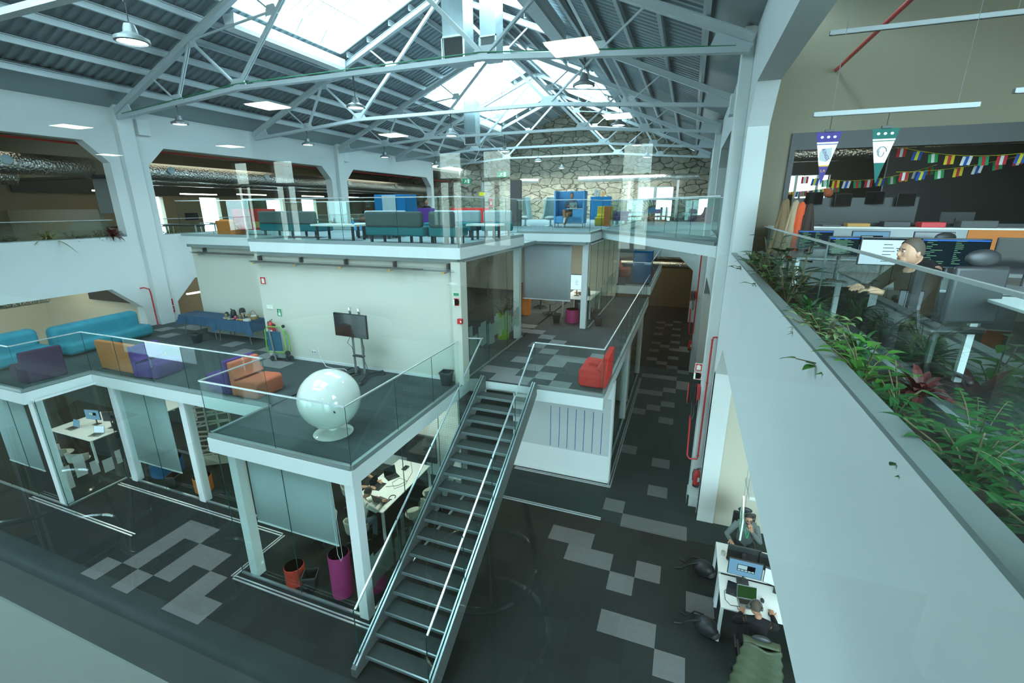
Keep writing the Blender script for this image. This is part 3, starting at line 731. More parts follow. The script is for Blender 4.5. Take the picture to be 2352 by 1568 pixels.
def put(o, loc, deg, label, group=None):
    o.location = loc; o.rotation_euler = (0, 0, math.radians(deg)); o['label'] = label
    if group: o['group'] = group
    return o
G1 = 'felt lounge chairs on the mezzanine'
put(lounge(FAB['plum'], wd=.80), (-15.15, 5.98, 3.2), 176, 'dark plum felt lounge chair alone at the outer glass corner by the turquoise sofa', G1)
put(lounge(FAB['orange']), (-14.05, 7.32, 3.2), 90, 'orange felt lounge chair at the left end of the row, its back to the glass', G1)
put(lounge(FAB['orange']), (-13.29, 7.32, 3.2), 90, 'orange felt lounge chair squeezed between the other orange chair and the purple one', G1)
put(lounge(FAB['purple']), (-12.50, 7.20, 3.2), 8, 'bright purple felt lounge chair at the right end of the orange pair', G1)
put(lounge(FAB['purple'], hb=.82), (-9.87, 7.18, 3.2), 176, 'dark purple felt lounge chair back to back with the coral one', G1)
put(lounge(FAB['coral']), (-9.02, 7.16, 3.2), 0, 'coral orange felt lounge chair facing the white ball chair', G1)
rc = lounge(FAB['redf'], wd=1.0, dp=.66, hb=.78, hs=.45)
put(rc, (-1.80, 10.60, 3.2), 180, 'glossy bright red lounge chair at the balustrade above the striped wall', G1)
b = MB()  # radial ridges shape a mirrored chair's reflection onto the seat
for k in range(14):
    a = 2 * PI * k / 14; b.beam((.0 + .03 * math.cos(a), .03 * math.sin(a), .448), (.24 * math.cos(a) * .8, .24 * math.sin(a), .446), .012, .012)
b.ell((0, 0, .45), (.035, .035, .015)).build('chair_reflection', FAB['redf'], rc)
# turquoise sofas
def velvet_sofa(L):
    t = thing('velvet_sofa', '', 'sofa')
    MB().box(-.38, -L / 2, .06, .40, L / 2, .42).build('seat', FAB['blue'], t, bevel=.11, seg=5, smooth=True)
    MB().box(-.48, -L / 2 + .02, .10, -.10, L / 2 - .02, .86).build('backrest', FAB['blue'], t, bevel=.15, seg=6, smooth=True)
    return t
put(velvet_sofa(2.5), (-16.75, 8.35, 3.2), 6, 'turquoise velvet sofa at the far end of the pair, below the arched opening', 'turquoise velvet sofas')
put(velvet_sofa(1.5), (-16.98, 6.28, 3.2), 3, 'turquoise velvet sofa at the near end of the pair, behind the dark plum chair', 'turquoise velvet sofas')

# ball chair
M['gloss'] = mat('glossy_white_fibreglass', (0.78, 0.80, 0.74), 0.06, coat=1.0)
M['chairin'] = fab('ball_chair_lining', (0.25, 0.26, 0.25))
t = thing('ball_chair', 'glossy white ball chair on a round foot, seen from behind', 'armchair', (-5.99, 6.17, 3.2))
R = Matrix.Rotation(math.radians(60), 3, 'Z') @ Matrix.Rotation(math.radians(-100), 3, 'X')
pr = [(math.sin(a) * .565, -math.cos(a) * .565) for a in [PI * i / 40 for i in range(0, 31)]]
pr2 = [(r * .93, z * .93) for r, z in pr][::-1]
RB = Matrix.Rotation(math.radians(25), 3, 'Z') @ Matrix.Rotation(math.radians(-80), 3, 'X')
MB().lathe(pr + pr2, (0, 0, .70), 48, RB).build('shell', 'gloss', t, smooth=True, ang=60)
MB().lathe([(r * .98, z * .98) for r, z in pr2[2:]], (0, 0, .70), 40, RB).build('lining', 'chairin', t, smooth=True)
MB().ell((0, 0, .42), (.36, .36, .12)).build('cushion', 'chairin', t, smooth=True)
MB().lathe([(.0, .0), (.36, 0), (.365, .012), (.30, .03), (.16, .05), (.08, .08), (.055, .16), (.0, .16)], (0, 0, 0), 40).build('pedestal', 'gloss', t, smooth=True)
MB().ell((.43, -.36, .66), (.03, .03, .008), 10, 6, Matrix.Rotation(1.2, 3, 'Y')).build('maker_badge', 'black', t)

# tv on trolley
t = thing('tv_trolley', 'black flat television on a two-pole trolley in front of the cream wall', 'television', (-7.42, 8.95, 3.2), math.radians(-3))
MB().box(-.50, -.34, 1.10, .50, -.29, 1.68).build('bezel', 'black', t, bevel=.006)
MB().box(-.485, -.345, 1.115, .485, -.339, 1.667).build('screen', 'screen', t)
for s in (-1, 1):
    MB().cyl((s * .14, -.15, .10), (s * .14, -.15, 1.78), .028, n=12).build('pole', 'mgrey', t, smooth=True)
    MB().box(s * .14 - .03, -.18, 1.70, s * .14 + .03, -.12, 1.80).build('pole_cap', 'chrome', t, bevel=.008)
    MB().beam((s * .14, -.05, .09), (s * .40, -.60 , .09), .05, .05).build('foot', 'black', t)
    MB().beam((s * .14, -.1, .09), (s * .42, .22, .09), .05, .05).build('foot', 'black', t)
    for (x, y) in ((s * .40, -.60), (s * .42, .22)):
        MB().cyl((x - .02, y, .045), (x + .02, y, .045), .045, n=14).build('caster', 'dgrey', t, smooth=True)
MB().box(-.16, -.20, .55, .16, -.10, .58).build('shelf_bracket', 'black', t)
MB().box(-.2, -.28, 1.25, .2, -.16, 1.5).build('mount', 'black', t)
MB().tube([(-.14, -.2, 1.1), (-.26, -.22, .9), (-.12, -.22, .8), (-.1, -.2, .6)], .007, 6).build('cable', 'black', t, smooth=True)
MB().tube([(.18, -.2, 1.1), (.24, -.2, .8), (.2, -.2, .5), (.28, -.2, .3), (.2, -.18, .15)], .007, 6).build('cable', 'black', t, smooth=True)
tag(MB().tube([(-9.28, 9.36, 3.65), (-9.1, 9.25, 3.35), (-8.8, 9.1, 3.215), (-8.5, 9.05, 3.215), (-8.2, 9.1, 3.22), (-8.05, 9.02, 3.215)], .009, 6).build('power_cable', 'white', smooth=True), 'thin white cable curling from the wall socket to the television trolley', 'cable')
o = MB().box(-9.50, 9.345, 3.44, -9.34, 9.368, 3.53).build('wall_socket', 'white', bevel=.004); tag(o, 'white double wall socket low on the cream wall', 'socket')
MB().cyl((-9.46, 9.34, 3.485), (-9.46, 9.347, 3.485), .022, n=14).build('outlet', 'mgrey', o); MB().cyl((-9.38, 9.34, 3.485), (-9.38, 9.347, 3.485), .022, n=14).build('outlet', 'mgrey', o)

# waste bins
def bin_(loc, rz, label, col='black', s=1.0):
    t = thing('waste_bin', label, 'bin', loc, rz, 'black waste bins')
    w0, w1, h = .095 * s, .135 * s, .34 * s
    b = MB(); r0 = [(-w0, -w0), (w0, -w0), (w0, w0), (-w0, w0)]; r1 = [(-w1, -w1), (w1, -w1), (w1, w1), (-w1, w1)]
    v = [(x, y, 0) for x, y in r0] + [(x, y, h) for x, y in r1] + [(x * .93, y * .93, h) for x, y in r1] + [(x * .9, y * .9, .02) for x, y in r0]
    b._a(v, [(0, 3, 2, 1)] + [(i, (i + 1) % 4, (i + 1) % 4 + 4, i + 4) for i in range(4)] + [(i + 4, (i + 1) % 4 + 4, (i + 1) % 4 + 8, i + 8) for i in range(4)] + [(i + 8, (i + 1) % 4 + 8, (i + 1) % 4 + 12, i + 12) for i in range(4)] + [(12, 13, 14, 15)])
    b.build('body', col, t, bevel=.006)
    k = w1 * 1.06; q = MB(); q.box(-k, -k, h - .035, -k + .012, k, h + .004).box(k - .012, -k, h - .035, k, k, h + .004).box(-k, -k, h - .035, k, -k + .012, h + .004).box(-k, k - .012, h - .035, k, k, h + .004)
    q.build('bag_rim', 'dgrey', t)
    return t
bin_((-5.13, 9.10, 3.2), .1, 'black waste bin in the corner by the cream wall and the top of the stairs')
bin_((-4.27, 16.0, 3.2), .1, 'black waste bin beneath the roller blind, left of the magenta pouf')
bin_((-6.40, 5.50, .0), .5, 'black waste bin between the red pouf and the tall magenta column')
bin_((-12.55, 6.95, .0), .3, 'black waste bin under the middle roller blind, left of the orange pouf')
bin_((-15.2, 10.2, 3.2), .2, 'dark waste bin on the floor by the blue cloth table', s=.9).location = (-14.35, 9.55, 3.2)
bin_((-2.75, 16.1, 3.2), .4, 'dark lumpy bin behind the glass wall right of the blind post')

# poufs and columns
def pouf(loc, r, h, m, label, name='felt_pouf', cat='pouf'):
    t = thing(name, label, cat, loc, 0, 'round felt poufs and columns')
    MB().lathe([(r * .99, .01), (r, .03), (r, h - .012), (r - .012, h)], n=40).build('drum', m, t, smooth=True)
    MB().lathe([(0, h + .001), (r - .012, h + .001)], n=40).build('top_disc', m, t)
    return t
pouf((-6.80, 5.50, 0), .19, .42, FAB['poufred'], 'low tomato red pouf behind the glass below the big blind')
pouf((-5.72, 5.62, 0), .20, .95, FAB['magenta'], 'tall magenta felt column beside the white corner post')
pouf((-5.20, 5.95, 0), .20, .42, FAB['magenta'], 'short magenta pouf on the ground floor, behind the corner post')
pouf((-11.62, 7.10, 0), .22, .42, FAB['poufor'], 'low orange pouf on the ground floor behind a white post')
pouf((-3.74, 16.25, 3.2), .25, .50, FAB['magenta'], 'magenta pouf on the mezzanine under the roller blind edge')
pouf((-5.80, 16.9, 3.2), .22, 1.25, FAB['poufor'], 'tall orange felt column half hidden by the roller blind')
pouf((-13.45, 7.35, 0), .40, .42, FAB['navy'], 'round blue pouf under the middle roller blind')

# roller blinds
M['blind'] = mat('pale_grey_blind', (0.46, 0.52, 0.53), 0.8, bump=.05, bscale=200, var=.03)
def blind(x0, x1, y, z0, z1, label, cord=False):
    t = thing('roller_blind', label, 'blind', (x0, y, z1), 0, 'grey roller blinds hung in the glass fronts')
    MB().sheet(lambda u, v: ((x1 - x0) * u, .008 * math.sin(u * 9) * v, (z0 - z1) * v), 16, 2).build('fabric', 'blind', t, smooth=True, solid=.003)
    MB().cyl((0, 0, .01), (x1 - x0, 0, .01), .03, n=12).build('roller_tube', 'white', t, smooth=True)
    MB().box(0, -.012, z0 - z1 - .02, x1 - x0, .012, z0 - z1 + .01).build('bottom_bar', 'white', t)
    if cord: MB().tube([(x1 - x0 - .03, -.03, 0), (x1 - x0 - .03, -.03, z0 - z1 - .2), (x1 - x0 + .03, -.03, z0 - z1 - .32), (x1 - x0 + .08, -.03, z0 - z1 - .2), (x1 - x0 + .03, -.03, -.1)], .004, 5).build('cord', 'white', t)
blind(-7.44, -5.45, 5.40, 1.38, 2.84, 'large grey roller blind under the ball chair deck', True)
blind(-13.98, -11.98, 6.86, .58, 2.76, 'grey roller blind between two white posts, left of the lattice panel')
blind(-16.6, -14.98, 5.44, .82, 2.84, 'grey roller blind at the far left glass corner')
blind(-5.42, -3.66, 15.5, 4.15, 6.16, 'grey roller blind on the mezzanine, above the magenta pouf')

# lattice panel (cut-out pattern)
t = thing('lattice_screen', 'beige cut-out lattice screen between the roller blind and the orange pouf', 'screen', (-12.42, 8.2, 0), math.radians(35))
b = MB(); random.seed(3)
for i in range(4):
    b.beam((-.45 + .3 * i, 0, .3), (-.45 + .3 * i + random.uniform(-.06, .06), 0, 2.75), .05, .02, (0, 1, 0))
for j in range(17):
    z = .35 + j * .15; b.beam((-.47, 0, z), (.47, 0, z + random.uniform(-.13, .13)), .045, .02, (0, 1, 0))
for j in range(8): b.beam((-.45 + .3 * (j % 3), 0, .4 + j * .28), (-.15 + .3 * (j % 3), 0, .62 + j * .28), .035, .02, (0, 1, 0))
b.build('lattice', 'beige', t); MB().box(-.5, -.02, 0, .5, .02, .3).box(-.5, -.02, 2.7, .5, .02, 2.9).build('frame', 'beige', t)

# ---------- tables with blue cloths and breakfast things ----------
M['cloth'] = mat('blue_tablecloth', (0.025, 0.095, 0.19), 0.7, bump=.2, bscale=8, var=.12, vscale=3)
M['tin'] = mat('folding_table_leg', (0.25, 0.24, 0.20), 0.4, .5)
def ftable(x0, x1, y0, y1, label):
    cx, cy = (x0 + x1) / 2, (y0 + y1) / 2; t = thing('folding_table', label, 'table', (cx, cy, 3.2), 0, 'folding tables under blue cloths')
    hx, hy = (x1 - x0) / 2, (y1 - y0) / 2
    MB().box(-hx, -hy, .70, hx, hy, .735).build('tabletop', 'dgrey', t, bevel=.01)
    for s in (-1, 1):
        for q in (-1, 1): MB().tube([(s * (hx - .25), q * (hy - .06), .70), (s * (hx - .12), q * (hy - .04), .35), (s * (hx - .08), q * (hy - .04), 0)], .014, 8).build('leg', 'tin', t, smooth=True)
        MB().tube([(s * (hx - .2), -hy + .05, .60), (s * (hx - .2), hy - .05, .60)], .010, 6).build('cross_bar', 'tin', t)
    return t
def cloth(x0, x1, y0, y1, drop, label, seed):
    random.seed(seed); ph = random.uniform(0, 6); b = MB(); n = 44
    cx, cy = (x0 + x1) / 2, (y0 + y1) / 2; hx, hy = (x1 - x0) / 2 + .015, (y1 - y0) / 2 + .015
    def rim(k, n_):
        # perimeter param
        P = [(-hx, -hy), (hx, -hy), (hx, hy), (-hx, hy)]; L = [2 * hx, 2 * hy, 2 * hx, 2 * hy]; tot = sum(L); d = tot * k / n_
        for i in range(4):
            if d <= L[i] + 1e-9:
                a, c = P[i], P[(i + 1) % 4]; f = d / L[i]; return a[0] + (c[0] - a[0]) * f, a[1] + (c[1] - a[1]) * f
            d -= L[i]
        return P[0]
    N = 120; rows = 7; vs = []
    for j in range(rows):
        v = j / (rows - 1)
        for k in range(N):
            x, y = rim(k, N); corner = (abs(x) / hx) ** 12 * (abs(y) / hy) ** 12 if True else 0
            w_ = .018 * math.sin(k * .55 + ph) + .012 * math.sin(k * 1.3 + ph * 2); s = 1 + 0
            nx = (1 if abs(abs(x) - hx) < 1e-3 else 0) * (1 if x > 0 else -1); ny = (1 if abs(abs(y) - hy) < 1e-3 else 0) * (1 if y > 0 else -1)
            off = v * (.03 + w_) + .0; dz_ = drop * v * (1 + .35 * corner)
            vs.append((x + nx * off + nx * corner * .05 * v, y + ny * off + ny * corner * .05 * v, .742 - dz_ - (.012 if v > 0 else 0)))
    fs = [(j * N + k, j * N + (k + 1) % N, (j + 1) * N + (k + 1) % N, (j + 1) * N + k) for j in range(rows - 1) for k in range(N)] + [tuple(range(N))]
    b._a(vs, fs); o = b.build('tablecloth', 'cloth', smooth=True, ang=50); o.location = (cx, cy, 3.2); tag(o, label, 'tablecloth', 'blue cloths on the folding tables')
ftable(-15.6, -14.0, 9.95, 10.55, 'folding table at the left, empty under its blue cloth'); ftable(-13.97, -12.45, 9.93, 10.53, 'folding table at the right, laid with breakfast things')
cloth(-15.6, -13.99, 9.95, 10.55, .27, 'blue cloth over the empty left folding table', 1); cloth(-13.98, -12.45, 9.93, 10.53, .34, 'blue cloth over the right table, drooping at the corner near the extinguisher', 5)
TZ = 3.2 + .745
M['clearg'] = glass('clear_glassware', (0.9, 0.95, 0.93), .12); M['wicker'] = mat('wicker', (0.42, 0.27, 0.12), .8, bump=.6, bscale=60); M['bread'] = mat('bread_crust', (0.55, 0.30, 0.10), .8, bump=.3, bscale=30); M['lidp'] = mat('pale_ceramic', (0.72, .72, .66), .3)
def lt(name, label, cat, loc, parts, group=None, rz=0):
    t = thing(name, label, cat, loc, rz, group)
    for nm, mb, m, sm in parts: mb.build(nm, m, t, smooth=sm)
    return t
lt('vacuum_jug', 'tall black vacuum jug on the blue cloth table', 'jug', (-13.42, 10.22, TZ), [('body', MB().lathe([(.07, 0), (.085, .02), (.085, .17), (.06, .24), (.045, .26), (0, .26)], n=24), 'black', True), ('spout', MB().beam((0, 0, .25), (-.10, 0, .28), .03, .02), 'black', False), ('handle', MB().tube([(.07, 0, .22), (.12, 0, .2), (.12, 0, .08), (.08, 0, .05)], .01, 8), 'black', True)])
lt('airpot', 'steel and black airpot with a domed lid, biggest vessel on the table', 'jug', (-13.05, 10.25, TZ), [('body', MB().lathe([(.08, 0), (.09, .01), (.09, .20), (0, .2)], n=28), 'chrome', True), ('lid', MB().lathe([(.092, .2), (.095, .24), (.08, .31), (.04, .34), (0, .345)], n=28), 'black', True), ('rib', MB().tube([(-.09, -.04, .01), (-.09, -.04, .2)], .008, 6), 'black', False)])
lt('coffee_press', 'short dark coffee press at the left of the laid table', 'coffee maker', (-13.72, 10.22, TZ), [('beaker', MB().lathe([(.045, 0), (.05, .13), (0, .13)], n=20), 'dgrey', True), ('lid', MB().lathe([(.055, .13), (.05, .15), (.015, .16), (0, .19)], n=20), 'black', True), ('handle', MB().tube([(.05, 0, .12), (.09, 0, .10), (.05, 0, .03)], .008, 6), 'black', True)])
lt('jam_pot', 'round pinkish red pot in front of the airpot', 'pot', (-13.15, 10.06, TZ), [('body', MB().ell((0, 0, .055), (.055, .055, .055)), mat('raspberry_glaze', (.45, .05, .12), .25), True), ('lid', MB().ell((0, 0, .105), (.02, .02, .015)), 'lidp', True)])
random.seed(11)
for k, (x, y, nm) in enumerate([(-12.88, 10.30, 'rightmost behind'), (-12.75, 10.22, 'beside the basket'), (-12.98, 10.08, 'nearest the airpot'), (-13.58, 10.08, 'by the coffee press')]):
    lt('storage_jar', 'clear storage jar with a cork lid, %s' % nm, 'jar', (x, y, TZ), [('jar', MB().lathe([(.04, 0), (.045, .01), (.045, .10), (.035, .115)], n=20), 'clearg', True), ('lid', MB().lathe([(.04, .115), (.04, .14), (0, .145)], n=18), 'bread', True)], 'storage jars')
lt('bread_basket', 'wicker basket with a hooped handle at the right end of the table', 'basket', (-12.62, 10.28, TZ), [('bowl', MB().lathe([(.09, 0), (.12, .01), (.14, .10), (.13, .11), (.11, .03), (0, .02)], n=26), 'wicker', True), ('handle', MB().tube([(.13 * math.cos(a), 0, .10 + .18 * math.sin(a)) for a in [PI * i / 12 for i in range(13)]], .010, 6), 'wicker', True), ('napkin', MB().ell((0, 0, .11), (.10, .09, .03)), 'lidp', True)])
for k, (x, y) in enumerate([(-12.98, 9.98), (-12.90, 10.0), (-12.80, 9.98)]):
    tag(MB().ell((0, 0, .03), (.045, .035, .03), 12, 8).build('bread_roll', 'bread', smooth=True), ['bread roll at the left of the three on the front edge', 'bread roll in the middle of the three on the front edge', 'bread roll next to the white box'][k], 'bread roll', 'bread rolls').location = (x, y, TZ)
tag(MB().box(-.10, -.06, 0, .10, .06, .07).build('cake_box', 'lidp', bevel=.004), 'white box on the front right corner of the blue table', 'box').location = (-12.63, 10.03, TZ)
for k, (x, y, l_) in enumerate([(-13.5, 10.02, 'white plate of slices at the left of the laid table'), (-13.28, 9.99, 'white plate of pastries in the middle front'), (-13.66, 10.14, 'white plate by the coffee press'), (-12.82, 10.12, 'white plate under the jars on the right')]):
    p_ = MB().lathe([(.05, 0), (.09, .015), (.095, .02), (.05, .008), (0, .008)], n=24).build('plate', 'lidp', smooth=True); p_.location = (x, y, TZ); tag(p_, l_, 'plate', 'plates on the laid table')
    for j in range(4):
        q = MB().ell((random.uniform(-.04, .04), random.uniform(-.04, .04), .02), (.022, .016, .012), 8, 6).build('pastry', 'bread', smooth=True); q.location = (x, y, TZ); tag(q, 'small pastry on a plate of the breakfast table', 'pastry', 'small pastries on the plates')
tag(MB().lathe([(.028, 0), (.03, .14), (.012, .18), (.012, .21), (0, .21)], n=16).build('water_bottle', 'clearg', smooth=True), 'clear bottle with a blue top at the wall side of the table', 'bottle').location = (-12.95, 10.42, TZ)

# extinguishers
def extinguisher(loc, label, rz=0, s=1.0):
    t = thing('fire_extinguisher', label, 'fire extinguisher', loc, rz, 'red fire extinguishers')
    MB().lathe([(.075 * s, .0), (.078 * s, .02), (.078 * s, .36 * s), (.06 * s, .42 * s), (.025 * s, .45 * s), (.02 * s, .47 * s), (0, .47 * s)], n=28).build('cylinder', 'red', t, smooth=True)
    MB().lathe([(.082 * s, 0), (.082 * s, .06 * s)], n=28).build('base_ring', 'black', t, smooth=True)
    MB().beam((-.02 * s, 0, .48 * s), (.09 * s, -.02, .53 * s), .02, .012).beam((-.02 * s, 0, .47 * s), (.08 * s, -.02, .48 * s), .02, .012).build('handle', 'black', t)
    MB().tube([(0, .0, .46 * s), (-.08 * s, 0, .45 * s), (-.10 * s, 0, .35 * s), (-.09 * s, 0, .15 * s)], .011 * s, 8).build('hose', 'black', t, smooth=True)
    MB().sheet(lambda u, v: (.0795 * s * math.sin(.2 + u * .8), -.0795 * s * math.cos(.2 + u * .8), (.16 + .12 * v) * s), 6, 1).build('label_plate', 'signwhite', t)
    return t
extinguisher((-10.72, 9.22, 3.72), 'red fire extinguisher hung on the cream wall between the table and the green trolley', 0, 1.2)
extinguisher((.78, 10.84, .66), 'red fire extinguisher on the pilaster at the aisle, below the hose reel')
extinguisher((.55, 21.06, 1.15), 'small distant red fire extinguisher on the far pilaster by the aisle')
extinguisher((-9.0, 21.0, 7.25), 'distant red fire extinguisher on the upper floor under an exit sign', 0, 1.2)

# signs
def sign(w_, h, m, loc, rot, label, deco, cat='sign', group='safety signs'):
    t = thing('safety_sign', label, cat, loc, 0, group); t.rotation_euler = rot
    MB().box(-w_ / 2, -.006, -h / 2, w_ / 2, 0, h / 2).build('board', 'signwhite', t)
    MB().box(-w_ / 2 + .012, -.008, -h / 2 + .012, w_ / 2 - .012, -.006, h / 2 - .012).build('field', m, t)
    if deco: deco(w_, h).build('pictogram', 'signwhite', t)
    return t
def d_ext(w_, h): return MB().box(-.045, -.010, -h * .32, .045, -.008, h * .2).box(-.02, -.010, h * .2, .02, -.008, h * .3).beam((-.03, -.009, h * .25), (-.08, -.009, h * .05), .012, .002)
def d_reel(w_, h): return MB().lathe([(.05, 0), (.075, 0)], (0, -.009, .0), 20, Matrix.Rotation(PI / 2, 3, 'X')).box(-.09, -.010, -.08, -.05, -.008, .06)
def d_run(w_, h):
    k = h * .4; return MB().beam((-w_ * .30, -.009, -k * .8), (-w_ * .12, -.009, k * .2), .03, .003, (0, 1, 0)).beam((-w_ * .12, -.009, k * .2), (-w_ * .05, -.009, k * .75), .035, .003, (0, 1, 0)).beam((-w_ * .12, -.009, 0), (-w_ * .0, -.009, -k * .7), .028, .003, (0, 1, 0)).beam((-w_ * .25, -.009, k * .5), (w_ * .06, -.009, k * .3), .022, .003, (0, 1, 0)).box(w_ * .14, -.010, -k, w_ * .38, -.008, k)
RL, RZ0 = (0, 0, math.radians(90)), (0, 0, 0)
sign(.25, .27, 'redsign', (-18.085, 11.30, 3.92), (0, 0, PI / 2), 'red extinguisher sign on the white wall, upper of the two left of the blue table', d_ext)
sign(.25, .27, 'redsign', (-18.085, 11.30, 3.64), (0, 0, PI / 2), 'red hose reel sign, lower of the two left of the blue table', d_reel)
sign(.22, .22, 'redsign', (-10.90, 9.355, 5.40), RZ0, 'red fire alarm sign high on the left of the cream wall', d_ext)
sign(.18, .24, 'greensign', (-10.48, 9.36, 4.52), RZ0, 'small green sign on the cream wall above the extinguisher', lambda w_, h: MB().box(-.04, -.010, -.08, .04, -.008, .0).box(-.015, -.010, 0, .015, -.008, .08))
sign(.24, .12, 'signwhite', (-10.80, 9.36, 4.66), RZ0, 'small white and red instruction label beside the green sign', lambda w_, h: MB().box(-.1, -.010, .01, .1, -.009, .04))
sign(.16, .20, 'redsign', (-4.83, 9.19, 5.24), RZ0, 'red and white push alarm sign on the end of the cream wall', d_reel)
sign(.16, .09, 'greensign', (-4.83, 9.19, 5.42), RZ0, 'tiny green arrow sign above the push alarm sign', None)
o = MB().box(-4.80, 9.12, 4.74, -4.68, 9.2, 4.86).build('alarm_call_point', 'red', bevel=.006); tag(o, 'small red alarm call point on the end of the cream wall', 'alarm'); MB().box(-4.72, 9.115, 4.78, -4.69, 9.12, 4.82).build('button', 'signwhite', o)
sign(.17, .19, 'redsign', (.53, 10.90, 3.74), RZ0, 'red extinguisher sign on the pilaster above the hose reel, upper of two', d_ext)
sign(.17, .19, 'redsign', (.53, 10.90, 3.53), RZ0, 'red hose reel sign on the pilaster above the hose reel, lower of two', d_reel)
sign(.20, .24, 'redsign', (.52, 31.49, 4.75), RZ0, 'distant red extinguisher sign at the end of the aisle, upper of two', d_ext)
sign(.20, .24, 'redsign', (.52, 31.49, 4.5), RZ0, 'distant red hose reel sign at the end of the aisle, lower of two', d_reel)
t = thing('emergency_notice', 'yellow EQUIPA DE EMERGENCIA notice on the beige jamb near the aisle', 'sign', (1.03, 10.67, 1.27)); MB().box(-.105, -.012, -.08, .105, 0, .08).build('board', 'yellow', t)
text('lettering', 'EQUIPA DE\nEMERGÊNCIA', .034, 'black', (0, -.014, 0), (PI / 2, 0, 0), t)
t = thing('paper_notice', 'faded paper notice taped above the yellow sign', 'notice', (1.03, 10.675, 1.66)); MB().box(-.1, -.004, -.14, .1, 0, .14).build('sheet', 'signwhite', t)
b = MB()
for i in range(9): b.box(-.08, -.006, .1 - i * .025, .06 + .02 * (i % 2), -.004, .108 - i * .025)
b.build('printed_lines', 'mgrey', t)

# red pipes and hose reels
def pipe(pts, r, label, name='fire_pipe'):
    t = thing(name, label, 'pipe', pts[0]); o = Vector(pts[0]); MB().tube([Vector(p) - o for p in pts], r, 12).build('pipe_run', 'red', t, smooth=True)
    return t
p_ = pipe([(.84, 10.86, 4.50), (.76, 10.84, 4.50), (.745, 10.84, 4.42), (.745, 10.84, 1.46), (.73, 10.84, 1.40), (.56, 10.84, 1.38), (.50, 10.86, 1.45), (.47, 10.9, 2.5)], .020, 'red sprinkler pipe on the near pilaster, bending up to the hose reel')
for z in (4.44, 3.4, 1.5): MB().cyl((.745 - .0, 10.84, z - .015), (.745, 10.84, z + .015), .028, n=12).build('coupling', 'red', p_).location = (-.84, -10.86, -4.50)
p_ = pipe([(-18.08, 10.40, 4.60), (-17.95, 10.45, 4.62), (-17.9, 10.58, 4.55), (-17.9, 10.60, 4.4), (-17.9, 10.60, 3.22)], .022, 'red pipe beside the left pilaster, ending above the turquoise sofa')
pipe([(.62, 21.2, 6.1), (.62, 21.2, 1.9), (.50, 21.2, 1.8), (.45, 21.2, 1.9), (.42, 21.2, 3.0)], .028, 'distant red pipe running down the far pilaster')
pipe([(-19.0, -2, 9.37), (-19.0, 36, 9.37)], .03, 'red sprinkler pipe under the office ceiling on the window side')
pipe([(2.22, 10.78, 9.69), (2.22, -2, 9.69)], .03, 'red sprinkler pipe running towards the beige wall of the right office')
def reel(loc, label, s=1.0):
    t = thing('hose_reel', label, 'hose reel', loc, 0, 'red fire hose reels'); A = Matrix.Rotation(PI / 2, 3, 'Y')
    for x in (-.10, .10): MB().lathe([(0, -.006), (.25, -.006), (.255, 0), (.25, .006), (0, .006)], (x * s, 0, 0), 32, A).build('side_disc', 'red', t, smooth=True)
    for k in range(3): MB().lathe([(.20, -.02), (.235, 0), (.20, .02)], (-.06 * s + .06 * k * s, 0, 0), 28, A).build('hose_coil', 'black', t, smooth=True)
    MB().box(.10, -.05, -.12, .17, .12, .22).build('wall_bracket', 'red', t)
    MB().tube([(.0, -.2, -.1), (.02, -.2, -.5), (.05, -.1, -.62), (.08, -.05, -.5), (.06, 0, -.2)], .014, 8).build('hose_tail', 'black', t, smooth=True)
    return t
reel((.46, 11.02, 3.02), 'red hose reel with black hose on the near pilaster beside the aisle')
reel((.46, 21.4, 3.55), 'distant red hose reel on the far pilaster above the aisle')

# green stair-climbing trolley
M['lime'] = mat('lime_green_tube', (0.16, 0.50, 0.05), .35); M['bluecanvas'] = mat('blue_canvas', (0.01, .10, .17), .8)
t = thing('evacuation_trolley', 'folded lime green evacuation chair with blue canvas seat leaning at the cream wall', 'trolley', (-10.45, 9.05, 3.2), math.radians(12))
MB().tube([(-.28, -.02, .28), (-.30, .05, .88), (-.24, .08, .97), (.16, .08, .97), (.26, .05, .88), (.30, 0, .35), (.24, -.02, .26), (-.24, -.02, .26)], .016, 8, closed=True).build('frame', 'lime', t, smooth=True)
MB().tube([(.16, .1, .95), (.34, .12, .70), (.36, .10, .28), (.20, .02, .12)], .016, 8).build('push_handle', 'lime', t, smooth=True)
MB().box(-.22, -.03, .30, .20, .0, .86).build('canvas_seat', 'bluecanvas', t, bevel=.02)
MB().beam((-.02, -.06, .05), (-.10, -.06, .94), .045, .02, (0, 1, 0)).build('strap', 'mgrey', t)
for (x, y, z) in ((-.12, -.05, .09), (.0, .02, .09), (.28, .0, .08), (.40, .02, .10), (.33, .0, .24), (-.05, .10, 1.0), (.22, .12, .98)):
    r = .075 if z < .3 else .045
    w_ = MB().lathe([(r * .55, -.014), (r, -.016), (r, .016), (r * .55, .014)], (x, y, z), 20, Matrix.Rotation(PI / 2, 3, 'X')).build('wheel', 'black', t, smooth=True)
    h_ = MB()
    for a in range(5): h_.beam((x, y, z), (x + r * .7 * math.cos(a * 1.257), y, z + r * .7 * math.sin(a * 1.257)), .01, .012, (0, 1, 0))
    h_.build('spokes', 'rail', w_)
MB().box(-.16, -.02, .10, .26, .06, .2).build('chassis', 'galv', t, bevel=.01)

